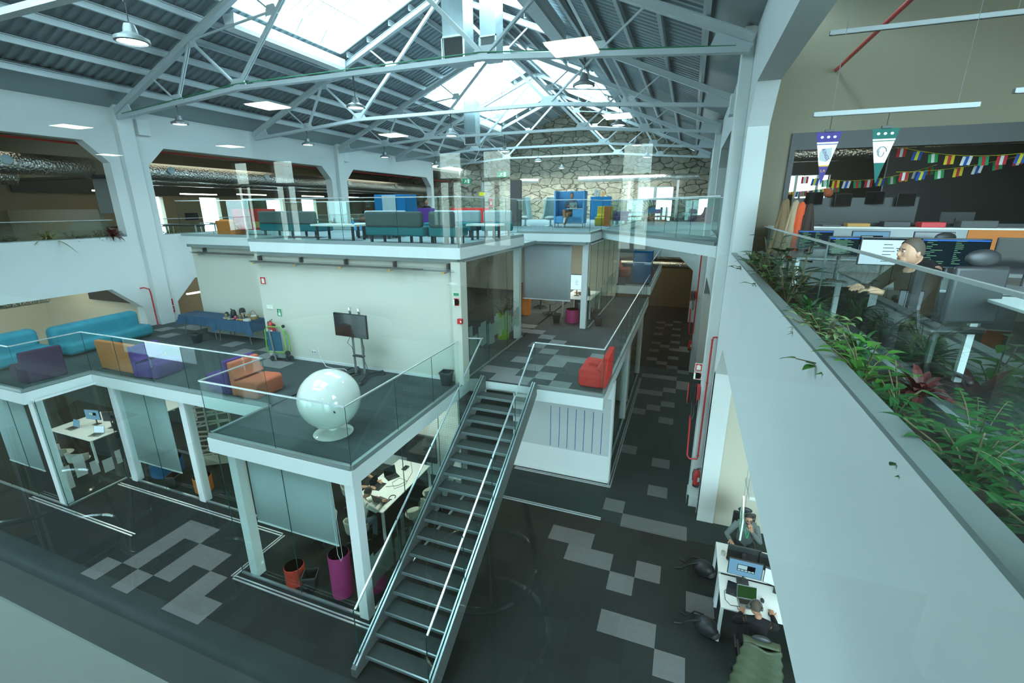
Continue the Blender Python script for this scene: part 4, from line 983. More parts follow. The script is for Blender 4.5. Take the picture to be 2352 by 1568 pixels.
# cable trays
def tray(x0, x1, y, z, n, label, ends):
    t = thing('cable_tray', label, 'cable tray', (x0, y, z), 0, 'wire cable trays'); L = x1 - x0; b = MB()
    for (dy, dz_) in ((-.1, .05), (-.1, 0), (-.05, 0), (0, 0), (.05, 0), (.1, 0), (.1, .05)): b.box(0, dy - .003, dz_ - .003, L, dy + .003, dz_ + .003)
    k = int(L / .1)
    for i in range(k + 1): b.box(i * .1 - .002, -.1, -.003, i * .1 + .002, .1, .002).box(i * .1 - .002, -.102, 0, i * .1 + .002, -.098, .055)
    b.build('wire_mesh', 'mgrey', t)
    for i in range(4):
        r_ = random.Random(i); pts = [(L * j / 12 * ends, -.07 + .045 * i + r_.uniform(-.012, .012), .012 + r_.uniform(0, .012)) for j in range(13)]
        MB().tube(pts, .009, 6).build('cable', 'black' if i % 2 else 'tin', t, smooth=True)
    for i in range(n):
        x = L * (i + .15) / (n - .7)
        MB().box(x - .02, .02, 0, x + .02, .14, .16).build('wall_bracket', 'dgrey', t); MB().box(x - .025, -.16, -.035, x + .025, .13, -.008).build('arm', 'galv', t); MB().box(x - .026, -.165, -.04, x + .026, -.155, .0).build('end_cap', mat('orange_cap', (.8, .35, .02), .5) if 'ocap' not in M else M['ocap'], t); M['ocap'] = bpy.data.materials['orange_cap']
tray(-11.05, -4.85, 9.22, 5.93, 5, 'wire cable tray with orange end caps along the top of the cream wall', .86)
tray(-15.1, -11.3, 10.48, 5.93, 2, 'wire cable tray on the recessed left part of the cream wall', 1.0)
# ---------------- people ----------------
SK = mat('skin', (0.50, 0.27, 0.17), 0.55); SKD = mat('tan_skin', (0.40, 0.20, 0.12), 0.55)
HAIR = mat('dark_hair', (0.02, 0.014, 0.01), 0.6, bump=.5, bscale=90); HAIRG = mat('short_brown_hair', (0.07, 0.05, 0.035), 0.7, bump=.5, bscale=90)
def V(*a): return Vector(a)
def hand(b, w, d, up, side, curl=.5, s=1.0):
    """palm with five jointed fingers; w wrist, d pointing direction, up back-of-hand normal, side +1/-1 which side the thumb leaves"""
    d = Vector(d).normalized(); up = (Vector(up) - d * Vector(up).dot(d)).normalized(); r = d.cross(up) * side
    b.tube([w, w + d * .03, w + d * .085 * s], [.026, .034, .036], 8); b.tube([w + r * .02, w + d * .08 * s + r * .02], [.018, .017], 8); b.tube([w - r * .02, w + d * .08 * s - r * .02], [.018, .017], 8)
    for i, (off, L) in enumerate(((.033, .070), (.012, .080), (-.011, .074), (-.032, .058))):
        p = w + d * .085 * s + r * off; a = .25 + curl * .5
        p1 = p + (d * math.cos(a * .5) - up * math.sin(a * .5)) * L * .45; p2 = p1 + (d * math.cos(a * 1.4) - up * math.sin(a * 1.4)) * L * .32; p3 = p2 + (d * math.cos(a * 2.1) - up * math.sin(a * 2.1)) * L * .25
        b.tube([p - d * .01, p1, p2, p3], [.0105, .0098, .0088, .0075], 8)
    t0 = w + d * .02 + r * .03; t1 = t0 + (d * .6 + r * .75).normalized() * .045; t2 = t1 + (d * .9 + r * .3 - up * .2).normalized() * .035
    b.tube([w + d * .01 + r * .012, t0, t1, t2], [.016, .015, .012, .009], 8)
def person(label, loc, rz, P, top, pants, shoe, skin=SK, hair=HAIR, vox=.009, beard=False, glasses=False, headset=False, group=None, short=False, lean=0.0):
    t = thing('person', label, 'person', loc, rz, group)
    hip = V(0, 0, P.get('hip', .52)); ch = P.get('chest', V(0, -.04, hip.z + .42)); nk = P.get('neck', ch + V(0, -.01, .14)); hd = P.get('head', nk + V(0, -.03, .16)); yaw = P.get('yaw', 0); pitch = P.get('pitch', 0)
    kn, an, el, wr = P['knee'], P['ankle'], P['elbow'], P['wrist']
    HR = Matrix.Rotation(yaw, 3, 'Z') @ Matrix.Rotation(pitch, 3, 'X')
    b = MB()
    b.tube([hip, hip.lerp(ch, .5), ch, nk - V(0, 0, .03)], [.14, .135, .145, .07], 12); b.tube([nk - V(0, 0, .05), nk + V(0, 0, .04), hd - HR @ V(0, 0, .05)], [.055, .05, .052], 10)
    b.ell(hd, (.075, .094, .115), 18, 14, HR); b.ell(hd + HR @ V(0, -.055, -.055), (.045, .04, .045), 12, 10, HR)
    b.ell(hd + HR @ V(0, -.097, -.012), (.012, .020, .024), 8, 8, HR)
    for s in (-1, 1): b.ell(hd + HR @ V(s * .076, .008, -.01), (.010, .018, .028), 8, 8, HR)
    SH = [ch + V(-.17, .0, .06), ch + V(.17, .0, .06)]
    if 'sh' in P: SH = P['sh']
    HP = [hip + V(-.09, 0, 0), hip + V(.09, 0, 0)]
    b.tube([SH[0], ch + V(0, 0, .08), SH[1]], [.055, .08, .055], 10)
    for i, s in enumerate((-1, 1)):
        b.tube([SH[i], SH[i].lerp(el[i], .5), el[i], el[i].lerp(wr[i], .4), wr[i]], [.050, .046, .038, .037, .025], 10)
        b.tube([HP[i], HP[i].lerp(kn[i], .5), kn[i], kn[i].lerp(an[i], .35), an[i]], [.085, .078, .055, .052, .036], 10)
        hdv = P.get('hdir', [None, None])[i] or (wr[i] - el[i]); hand(b, wr[i], hdv, P.get('hup', [V(0, 0, 1)] * 2)[i], s * -1, P.get('curl', .5))
    o = b.build('body', skin, t, smooth=False); m = o.modifiers.new('r', 'REMESH'); m.mode = 'VOXEL'; m.voxel_size = vox * .62; m.use_smooth_shade = True
    b = MB(); g = 1.16
    b.tube([hip - V(0, 0, .03), hip.lerp(ch, .5), ch, ch + V(0, 0, .09), nk - V(0, 0, .005)], [.155, .152, .163, .12, .066], 14)
    b.tube([SH[0], ch + V(0, 0, .07), SH[1]], [.066, .095, .066], 10)
    for i in (0, 1):
        if short: b.tube([SH[i], SH[i].lerp(el[i], .6)], [.066, .058], 10)
        else: b.tube([SH[i], SH[i].lerp(el[i], .5), el[i], el[i].lerp(wr[i], .45), el[i].lerp(wr[i], .9)], [.066, .060, .053, .048, .038], 10)
    o = b.build('shirt', top, t); m = o.modifiers.new('r', 'REMESH'); m.mode = 'VOXEL'; m.voxel_size = vox * 1.1; m.use_smooth_shade = True
    b = MB(); b.tube([hip - V(0, 0, .05), hip + V(0, 0, .06)], [.150, .156], 12)
    for i in (0, 1): b.tube([HP[i], HP[i].lerp(kn[i], .5), kn[i], kn[i].lerp(an[i], .4), kn[i].lerp(an[i], .92)], [.098, .092, .072, .064, .054], 10)
    o = b.build('trousers', pants, t); m = o.modifiers.new('r', 'REMESH'); m.mode = 'VOXEL'; m.voxel_size = vox * 1.1; m.use_smooth_shade = True
    for i in (0, 1):
        f = P.get('foot', [V(0, -1, -.15)] * 2)[i].normalized(); a = an[i]
        b = MB(); b.tube([a + V(0, 0, .03) - f * .03, a - f * .05 - V(0, 0, .035), a + f * .08 - V(0, 0, .04), a + f * .17 - V(0, 0, .048)], [.042, .045, .043, .030], 10); b.build('shoe', shoe, t, smooth=True)
    # hair: cap over the back and crown
    b = MB(); n = 22; vs = []; fs = []
    for i in range(12):
        ph = PI * .5 * i / 11
        for k in range(n):
            th = 2 * PI * k / n; front = max(0, -math.sin(th)); e = PI / 2 - ph
            low = .15 + .95 * front ** .6; an_ = PI / 2 - (PI / 2 + .35 - low) * (1 - i / 11.0)
            r = math.cos(an_); z = math.sin(an_)
            vs.append(hd + HR @ V(.081 * r * math.cos(th), .004 + .101 * r * math.sin(th), .123 * z + .006))
    for i in range(11):
        for k in range(n): fs.append((i * n + k, i * n + (k + 1) % n, (i + 1) * n + (k + 1) % n, (i + 1) * n + k))
    b._a(vs, fs); b.build('hair', hair, t, smooth=True)
    e = MB()
    for s in (-1, 1): e.ell(hd + HR @ V(s * .030, -.086, .012), (.012, .008, .007), 8, 6, HR)
    e.build('eyes', 'signwhite', t); e = MB()
    for s in (-1, 1): e.ell(hd + HR @ V(s * .030, -.0925, .012), (.006, .004, .006), 8, 6, HR).obox(hd + HR @ V(s * .031, -.091, .030), (.015, .004, .003), HR)
    e.build('brows_and_pupils', HAIR, t)
    MB().ell(hd + HR @ V(0, -.094, -.050), (.022, .006, .005), 10, 6, HR).build('mouth', mat('lips', (.30, .09, .08), .5) if 'lips' not in M else M['lips'], t); M['lips'] = bpy.data.materials['lips']
    if beard: MB().ell(hd + HR @ V(0, -.058, -.072), (.052, .042, .038), 14, 10, HR).build('beard', hair, t, smooth=True)
    if glasses:
        q = MB()
        for s in (-1, 1): q.tube([hd + HR @ V(s * .032 + .022 * math.cos(a), -.103, .010 + .017 * math.sin(a)) for a in [2 * PI * k / 12 for k in range(12)]], .003, 6, closed=True); q.tube([hd + HR @ V(s * .054, -.10, .014), hd + HR @ V(s * .080, .0, .012)], .0025, 6)
        q.build('glasses', 'black', t)
    if headset:
        q = MB(); q.tube([hd + HR @ V(.092 * math.cos(a), 0.01, .125 * math.sin(a) + .01) for a in [PI * k / 14 for k in range(15)]], .008, 8)
        for s in (-1, 1): q.lathe([(0, -.012), (.034, -.012), (.036, 0), (.034, .012), (0, .012)], hd + HR @ V(s * .092, .01, 0), 18, HR @ Matrix.Rotation(PI / 2, 3, 'Y'))
        q.build('headset', 'dgrey', t, smooth=True)
    return t
def SIT(k=.46, z0=0, **o):
    P = dict(hip=.54 + z0, knee=[V(-.13, -k, .52 + z0), V(.13, -k, .52 + z0)], ankle=[V(-.13, -k + .02, .10 + z0), V(.13, -k + .02, .10 + z0)],
             elbow=[V(-.26, -.14, .78 + z0), V(.26, -.14, .78 + z0)], wrist=[V(-.12, -.36, .83 + z0), V(.12, -.36, .83 + z0)])
    P.update(o); return P
C_grey = fab('grey_sweater', (0.12, 0.14, 0.16)); C_tan = fab('tan_trousers', (0.36, 0.17, 0.09)); C_white = fab('white_cotton_shirt', (0.62, .62, .55)); C_black = fab('black_cotton', (0.012, .012, .014)); C_hood = fab('grey_marl_hoodie', (0.15, .18, .18)); C_jean = fab('grey_blue_denim', (0.10, .15, .18)); SHOEW = mat('white_trainer', (.7, .72, .7), .5)
# man in the sky blue booth, one ankle on the other knee
person('man in grey sweater and tan trousers sitting cross-legged in the blue booth', (-4.72, 19.72, 6.5), math.radians(6),
       SIT(hip=.56, knee=[V(-.26, -.50, .66), V(-.10, -.52, .55)], ankle=[V(-.20, -.62, .38), V(-.22, -.55, .10)], elbow=[V(-.27, -.10, .82), V(.26, -.1, .84)], wrist=[V(-.10, -.30, .86), V(.16, -.32, .86)], foot=[V(-.1, -.5, -.8), V(-.25, -1, -.1)]), C_grey, C_tan, SHOEW, vox=.013)
person('man in a white shirt typing on a laptop at the meeting table', (-6.27, 6.84, 0), math.radians(180 - 8),
       SIT(k=.36, chest=V(0, -.16, .94), neck=V(0, -.24, 1.06), head=V(-.02, -.35, 1.17), pitch=.45, elbow=[V(-.27, -.30, .80), V(.30, -.30, .80)], wrist=[V(-.16, -.60, .80), V(.10, -.60, .80)], hdir=[V(.1, -1, 0), V(-.1, -1, 0)]), C_white, C_jean, 'black', SKD, HAIR, vox=.009)
person('person in a black t-shirt whose bare arms reach for a laptop on the meeting table', (-7.28, 7.95, 0), math.radians(90),
       SIT(k=.34, chest=V(0, -.10, .94), elbow=[V(-.24, -.33, .80), V(.24, -.33, .80)], wrist=[V(-.14, -.62, .80), V(.14, -.62, .80)], hdir=[V(.1, -1, 0), V(-.1, -1, 0)], pitch=.35), C_black, C_black, 'black', SK, HAIR, vox=.010, short=True)
person('bearded man in a grey hoodie with glasses and a green lanyard, hand at his chin', (1.72, 9.22, 0), 0,
       SIT(k=.30, chest=V(0, -.03, .95), head=V(0, -.12, 1.22), pitch=.25, elbow=[V(-.37, -.20, .80), V(.24, -.26, .80)], wrist=[V(-.30, -.34, .76), V(.06, -.24, 1.02)], hdir=[V(.3, -1, 0), V(-.3, .1, 1)], hup=[V(0, 0, 1), V(0, -1, .3)], curl=1.4), C_hood, C_black, 'black', SK, HAIR, vox=.0085, beard=True, glasses=True, headset=True)
t_d = [o for o in bpy.data.objects if o.name.startswith('person')][-1]
MB().beam((-.05, -.165, 1.04), (.0, -.205, .80), .018, .004, (0, 1, 0)).beam((.06, -.165, 1.04), (.01, -.205, .80), .018, .004, (0, 1, 0)).build('lanyard', mat('green_ribbon', (.02, .45, .2), .6), t_d)
person('man seen from behind in dark clothes wearing a headset, hand on a mouse', (1.62, 6.62, 0), math.radians(180),
       SIT(k=.34, hip=.54, chest=V(0, -.04, .96), head=V(.04, -.15, 1.20), pitch=.2, elbow=[V(-.33, -.26, .80), V(.28, -.20, .78)], wrist=[V(-.30, -.52, .79), V(.16, -.42, .78)], hdir=[V(.0, -1, -.05), V(-.2, -1, 0)]), C_black, C_black, 'black', SKD, HAIRG, vox=.0085, headset=True)
person('long-faced person with brown hair at the right office monitors, seen in profile', (1.98, 5.05, 5.85), math.radians(-70),
       SIT(k=.3, chest=V(0, -.05, .88), neck=V(0, -.1, 1.0), head=V(0, -.16, 1.09), elbow=[V(-.26, -.24, .72), V(.26, -.24, .72)], wrist=[V(-.12, -.44, .76), V(.12, -.44, .76)]), C_black, C_black, 'black', SK, HAIRG, vox=.010)
person('distant person in a pale t-shirt with black hair on the far platform', (-3.95, 23.1, 3.42), math.radians(-60), SIT(), C_white, C_black, 'black', SKD, HAIR, vox=.014, short=True)
person('person in grey-blue trousers at the desk behind the roller blind', (-3.55, 17.9, 3.2), math.radians(-70), SIT(k=.42), C_hood, C_jean, 'black', SK, HAIR, vox=.014)
person('distant person in a black jacket on the upper floor beside the red sofa back', (-10.9, 18.2, 6.3), math.radians(60), SIT(), C_black, C_black, 'black', SKD, HAIR, vox=.014)
person('person in dark clothes at the desks behind the frosted glass corner', (-16.0, 7.7, 0), math.radians(150), SIT(), C_black, C_black, 'black', SK, HAIR, vox=.014)
# ---------------- desks, chairs, screens ----------------
def shell_chair(loc, deg, label, m=None, group='white shell chairs', base='castors'):
    t = thing('office_chair', label, 'chair', loc, math.radians(deg), group); m = m or FAB['linen']
    MB().sheet(lambda u, v: (.25 * math.sin((u - .5) * PI * 1.05) * (1 + .15 * v), -.02 + .24 * math.cos((u - .5) * PI * 1.05) * (1 + .1 * v), .44 + .32 * v * (1 - .35 * abs(u - .5) * 2)), 18, 6).build('backrest', m, t, smooth=True, solid=.02)
    MB().ell((0, -.02, .44), (.24, .24, .035), 24, 8).build('seat', m, t, smooth=True)
    MB().cyl((0, 0, .08), (0, 0, .42), .025, n=10).build('column', 'dgrey', t, smooth=True)
    for k in range(5 if base == 'castors' else 4):
        a = 2 * PI * k / (5 if base == 'castors' else 4) + .3; f = MB(); f.beam((0, 0, .10), (.27 * math.cos(a), .27 * math.sin(a), .06), .03, .025); f.build('foot', 'dgrey', t)
        if base == 'castors': MB().ell((.27 * math.cos(a), .27 * math.sin(a), .028), (.028, .02, .028), 10, 8).build('castor', 'black', t, smooth=True)
    return t
def laptop(loc, deg, label, img='cool', lid=None, open_=105, group=None):
    t = thing('laptop', label, 'laptop', loc, math.radians(deg), group)
    MB().box(-.16, -.11, 0, .16, .11, .016).build('base', lid or 'mgrey', t, bevel=.003); MB().box(-.135, -.03, .016, .135, .085, .018).build('keyboard', 'black', t); MB().box(-.05, -.10, .016, .05, -.045, .0175).build('trackpad', 'dgrey', t)
    a = math.radians(open_ - 90); Rm = Matrix.Rotation(-a, 3, 'X')
    c = V(0, .11, .012) + Rm @ V(0, 0, .11)
    MB().obox(c, (.16, .005, .11), Rm).build('lid', lid or 'mgrey', t, bevel=.002)
    MB().obox(c + Rm @ V(0, -.0055, .0), (.152, .0008, .100), Rm).build('display', img if not isinstance(img, str) else M['scr_' + img], t)
    return t
M['scr_cool'] = emis('screen_blue', (.20, .42, .62), .9); M['scr_white'] = emis('screen_white', (.62, .80, .95), 1.3); M['scr_code'] = emis('screen_code', (.015, .04, .06), .6); M['scr_forest'] = emis('screen_forest', (.03, .09, .03), .8); M['scr_off'] = M['screen']
M['scr_dark'] = emis('screen_dark_window', (.01, .015, .02), .5); M['scr_pale'] = emis('screen_window', (.45, .65, .72), 1.0)
def monitor(loc, deg, label, img='off', w_=.56, h=.33, zc=.36, deco=True, arm=True, group='desk monitors', tilt=0):
    t = thing('monitor', label, 'monitor', loc, math.radians(deg), group)
    MB().box(-w_ / 2, .0, zc - h / 2, w_ / 2, .03, zc + h / 2).build('housing', 'black', t, bevel=.006)
    MB().box(-w_ / 2 + .012, -.003, zc - h / 2 + .012, w_ / 2 - .012, -.0005, zc + h / 2 - .012).build('screen', M['scr_' + img], t)
    if deco and img == 'cool':
        MB().box(-.13, -.005, zc - .06, .16, -.003, zc + .08).build('dialog', 'scr_dark', t); MB().box(-.12, -.006, zc - .01, .03, -.005, zc + .07).build('dialog_pane', 'scr_pale', t)
        q = MB()
        for k in range(5): q.box(-.12 + k * .056, -.006, zc - .05, -.075 + k * .056, -.005, zc - .025)
        q.build('buttons', 'scr_pale', t)
    if deco and img == 'white':
        q = MB(); q.box(-w_ / 2 + .012, -.005, zc + h / 2 - .03, w_ / 2 - .012, -.003, zc + h / 2 - .012)
        for k in range(6): q.box(-w_ * .1, -.005, zc + .07 - k * .035, w_ * (.05 + .03 * (k % 3)), -.003, zc + .076 - k * .035)
        q.build('text_lines', 'scr_code', t)
    if deco and img == 'code':
        q = MB(); r_ = random.Random(label)
        for k in range(13): x = -w_ * .42 + r_.choice((0, .02, .04)); q.box(x, -.005, zc + h * .40 - k * h * .063, x + r_.uniform(.04, .16), -.003, zc + h * .40 - k * h * .063 + .005); x = .0; q.box(x, -.005, zc + h * .40 - k * h * .063, x + r_.uniform(.02, .09), -.003, zc + h * .40 - k * h * .063 + .005)
        q.build('code_lines', emis('code_text', (.25, .55, .35), .9) if 'codet' not in M else M['codet'], t); M['codet'] = bpy.data.materials['code_text']
        MB().box(-w_ / 2 + .012, -.005, zc + h / 2 - .028, w_ / 2 - .012, -.003, zc + h / 2 - .016).build('title_bar', emis('title_bar_blue', (.05, .2, .8), 1.2) if 'tbb' not in M else M['tbb'], t); M['tbb'] = bpy.data.materials['title_bar_blue']
    if arm: MB().cyl((0, .07, 0), (0, .07, zc), .018, n=10).box(-.03, .02, zc - .04, .03, .08, zc + .04).box(-.10, -.02, 0, .10, .14, .012).build('stand', 'dgrey', t)
    return t
def desk(x0, x1, y0, y1, z, label, top='white', h=.75, legs=True, group=None):
    cx, cy = (x0 + x1) / 2, (y0 + y1) / 2; hx, hy = (x1 - x0) / 2, (y1 - y0) / 2
    t = thing('desk', label, 'desk', (cx, cy, z), 0, group); MB().box(-hx, -hy, h - .025, hx, hy, h).build('desktop', top, t, bevel=.004)
    if legs:
        for sx in (-1, 1):
            for sy in (-1, 1): MB().box(sx * hx - (.05 if sx > 0 else 0), sy * hy - (.05 if sy > 0 else 0), 0, sx * hx + (.05 if sx < 0 else 0), sy * hy + (.05 if sy < 0 else 0), h - .025).build('leg', 'white', t)
    MB().box(-hx + .06, -.02, h - .10, hx - .06, .02, h - .025).build('crossbeam', 'white', t)
    return t
# meeting room
desk(-6.78, -5.82, 7.15, 9.22, 0, 'long white meeting table with laptops in the glass room')
laptop((-6.10, 7.50, .75), 172, 'open laptop with a blue screen in front of the man in the white shirt', 'cool', 'dgrey')
laptop((-6.52, 7.96, .75), 92, 'open dark laptop under the bare-armed person hands', 'dark', 'black'); laptop((-6.45, 8.42, .75), 60, 'closed-looking dark laptop turned away, third on the meeting table', 'dark', 'black')
tag(MB().tube([(-6.35, 8.0, .756), (-6.1, 8.15, .756), (-6.0, 8.4, .756), (-6.25, 8.45, .756), (-6.3, 8.2, .756), (-6.1, 8.0, .756), (-5.95, 8.25, .756), (-6.1, 8.8, .756), (-6.4, 9.2, .756)], .007, 6).build('power_cable', 'mgrey', smooth=True), 'grey cable looped across the meeting table', 'cable')
tag(MB().tube([(-5.95 + .07 * math.cos(a), 7.70 + .09 * math.sin(a), .758) for a in [PI * 1.7 * k / 12 for k in range(13)]], .009, 6).build('headphones', 'black', smooth=True), 'black wired headset lying beside the blue-screen laptop', 'headphones')
tag(MB().box(-6.42, 8.78, .75, -6.30, 8.98, .785).build('table_socket', 'black', bevel=.008), 'black socket block on the meeting table', 'socket')
t = thing('wall_display', 'large black display at the far end of the meeting table', 'television', (-6.42, 9.45, 0)); MB().box(-.68, -.03, .70, .68, .03, 1.48).build('bezel', 'black', t, bevel=.01); MB().box(-.66, -.034, .72, .66, -.03, 1.46).build('screen', 'screen', t); MB().box(-.3, .03, 0, .3, .08, .75).build('stand', 'dgrey', t)
for i, (x, y, d, lb) in enumerate(((-6.28, 6.80, 180, 'shell chair under the man in the white shirt'), (-7.35, 7.95, 90, 'shell chair under the bare-armed person'), (-5.35, 7.75, -90, 'empty shell chair on the glass side, nearest the stairs foot'), (-5.40, 8.6, -95, 'empty shell chair on the glass side near the black display'), (-7.1, 6.7, 60, 'empty shell chair behind the corner post'))): shell_chair((x, y, 0), d, lb)
# perforated acoustic wall
b = MB()
for i in range(26):
    for j in range(30): b.box(-6.6 + i * .05, 9.893, .9 + j * .055, -6.585 + i * .05, 9.8995, .915 + j * .055)
struct('trim_perforation', b, 'mgrey')
# rooms at lower left
desk(-18.0, -15.9, 6.9, 8.3, 0, 'white desk cluster behind the frosted glass corner'); desk(-18.0, -15.9, 8.7, 10.0, 0, 'second white desk row further behind the frosted glass corner')
monitor((-17.0, 7.6, .75), 10, 'monitor with a blue screen on the left desk cluster', 'cool'); monitor((-16.3, 7.75, .75), 200, 'monitor turned away on the left desk cluster'); monitor((-17.2, 9.3, .75), 0, 'monitor on the second desk row at the left', 'white')
laptop((-16.2, 7.2, .75), 20, 'open laptop on the left desk cluster', 'white'); laptop((-17.4, 7.2, .75), 0, 'open laptop at the outer end of the left desk cluster', 'cool')
for (x, y, d, lb) in ((-15.7, 6.45, 200, 'white shell chair behind the frosted band, alone on the floor'), (-16.6, 6.5, 170, 'white shell chair at the near side of the left desks'), (-17.4, 8.6, 0, 'white shell chair between the two left desk rows')): shell_chair((x, y, 0), d, lb)
t = thing('pinboard', 'tall navy board leaning behind the lattice screen', 'board', (-10.6, 9.0, 0), math.radians(20)); MB().box(-.5, -.02, .3, .5, .02, 2.6).build('panel', 'charcoal', t); MB().box(-.5, -.03, 2.0, -.1, -.02, 2.45).build('sheet', 'signwhite', t)
# mezzanine room behind the blind
desk(-4.3, -3.2, 16.9, 18.9, 3.2, 'white desk behind the mezzanine roller blind'); monitor((-3.9, 17.55, 3.95), 5, 'bright monitor to the right of the mezzanine blind', 'white', .6, .62, .55)
for (x, y, d, lb) in ((-4.9, 17.3, 170, 'white shell chair below the mezzanine blind'), (-3.5, 18.0, -70, 'shell chair under the person in grey-blue trousers'), (-5.6, 18.3, 120, 'shell chair deeper in the mezzanine room')): shell_chair((x, y, 3.2), d, lb)
struct('wall_mezzanine_room_back', MB().box(-15, 22, 3.2, -3, 22.12, 6.2), 'beige')
# planter with plant
def leaf(b, base, dirv, L, wd, droop=.3, up=V(0, 0, 1)):
    d = Vector(dirv).normalized(); s = d.cross(up); s = s.normalized() if s.length > 1e-3 else V(1, 0, 0); n = 5; vs = []
    for i in range(n + 1):
        f = i / n; p = Vector(base) + d * L * f - V(0, 0, 1) * droop * L * f * f; ww = wd * math.sin(PI * min(.98, f ** .8 + .02)) ** .8 if 0 < i < n else wd * .04
        nn = d.cross(s)
        vs += [p - s * ww + nn * -.12 * ww, p + nn * .12 * ww, p + s * ww + nn * -.12 * ww]
    fs = []
    for i in range(n): fs += [(3 * i, 3 * i + 1, 3 * i + 4, 3 * i + 3), (3 * i + 1, 3 * i + 2, 3 * i + 5, 3 * i + 4)]
    b._a(vs, fs)
def leafmat(name, c, c2=None):
    m, n, l, p = new_mat(name); p.inputs['Roughness'].default_value = .38; p.inputs['Specular IOR Level'].default_value = .5
    t_ = n.new('ShaderNodeTexNoise'); t_.inputs['Scale'].default_value = 9; tc = n.new('ShaderNodeTexCoord'); l.new(tc.outputs['Object'], t_.inputs['Vector'])
    mx = n.new('ShaderNodeMix'); mx.data_type = 'RGBA'; mx.inputs[6].default_value = (*c, 1); mx.inputs[7].default_value = (*(c2 or [q * 1.9 for q in c]), 1); l.new(t_.outputs['Fac'], mx.inputs[0]); l.new(mx.outputs[2], p.inputs['Base Color'])
    return m
LM = dict(dark=leafmat('dark_leaf', (.006, .030, .012)), mid=leafmat('mid_leaf', (.010, .060, .012)), lime=leafmat('lime_leaf', (.035, .115, .014)), var=leafmat('variegated_leaf', (.04, .12, .03), (.35, .40, .18)), redl=leafmat('red_leaf', (.06, .012, .012)), dry=leafmat('straw_leaf', (.16, .17, .06)))
STEM = mat('plant_stem', (.10, .08, .03), .7)
def plant(loc, kind, label, s=1.0, seed=0, group='plants in the long troughs', name=None, hang=0):
    """kinds: rubber (big oval leaves), spider (long blades), pothos (hearts trailing), fern, bush"""
    r = random.Random(seed); t = thing(name or {'rubber': 'rubber_plant', 'spider': 'spider_plant', 'pothos': 'pothos_plant', 'fern': 'fern', 'bush': 'leafy_plant', 'dracaena': 'dracaena'}[kind], label, 'plant', loc, r.uniform(0, 6), group)
    st_, fo = MB(), MB()
    if kind in ('spider', 'dracaena'):
        for i in range(34): a = r.uniform(0, 2 * PI); e = r.uniform(.25, 1.3); leaf(fo, (0, 0, .04 * s), (math.cos(a) * math.cos(e), math.sin(a) * math.cos(e), math.sin(e)), r.uniform(.2, .34) * s, .012 * s * (2 if kind == 'dracaena' else 1), r.uniform(.3, .8))
        st_.cyl((0, 0, 0), (0, 0, .08 * s), .015, n=6)
    elif kind == 'fern':
        for i in range(16):
            a = r.uniform(0, 2 * PI); e = r.uniform(.5, 1.2); L = r.uniform(.25, .4) * s; pts = []
            for k in range(9): f = k / 8; pts.append(V(math.cos(a) * math.cos(e), math.sin(a) * math.cos(e), math.sin(e)) * L * f - V(0, 0, .35 * L * f * f))
            st_.tube(pts, .002, 4)
            for k in range(1, 9):
                d = (pts[k] - pts[k - 1]).normalized(); sd = d.cross(V(0, 0, 1)).normalized()
                for q in (-1, 1): leaf(fo, pts[k], sd * q + d * .5, .06 * s * (1.15 - k / 9), .009 * s, .2)
    elif kind == 'rubber':
        for i in range(5):
            a = r.uniform(0, 2 * PI); e = r.uniform(.7, 1.3); L = r.uniform(.25, .5) * s; tip = V(math.cos(a) * math.cos(e), math.sin(a) * math.cos(e), math.sin(e)) * L; st_.tube([(0, 0, 0), tip * .5 + V(.01, 0, .02), tip], .006 * s, 6)
            for k in range(6): f = .3 + .7 * k / 5; a2 = k * 2.4 + a; leaf(fo, tip * f, (math.cos(a2), math.sin(a2), r.uniform(.1, .7)), r.uniform(.13, .19) * s, .038 * s, .25)
    else:
        n = 15 if kind == 'bush' else 12
        for i in range(n):
            a = r.uniform(0, 2 * PI); e = r.uniform(.2, 1.3); L = r.uniform(.14, .30) * s; tip = V(math.cos(a) * math.cos(e), math.sin(a) * math.cos(e), math.sin(e) - hang * r.random()) * L; st_.tube([(0, 0, 0), tip * .5 + V(0, 0, .03), tip], .003 * s, 5)
            for k in range(6): f = .25 + .75 * k / 5; a2 = k * 2.4 + a; leaf(fo, tip * f, (math.cos(a2), math.sin(a2), r.uniform(-.1, .6)), r.uniform(.06, .11) * s, (.024 if kind == 'pothos' else .017) * s, .35)
    st_.build('stems', STEM, t); m_ = {'rubber': 'dark', 'spider': 'mid', 'pothos': 'lime', 'fern': 'mid', 'bush': 'mid', 'dracaena': 'redl'}[kind]
    fo.build('foliage', LM[m_], t)
    return t
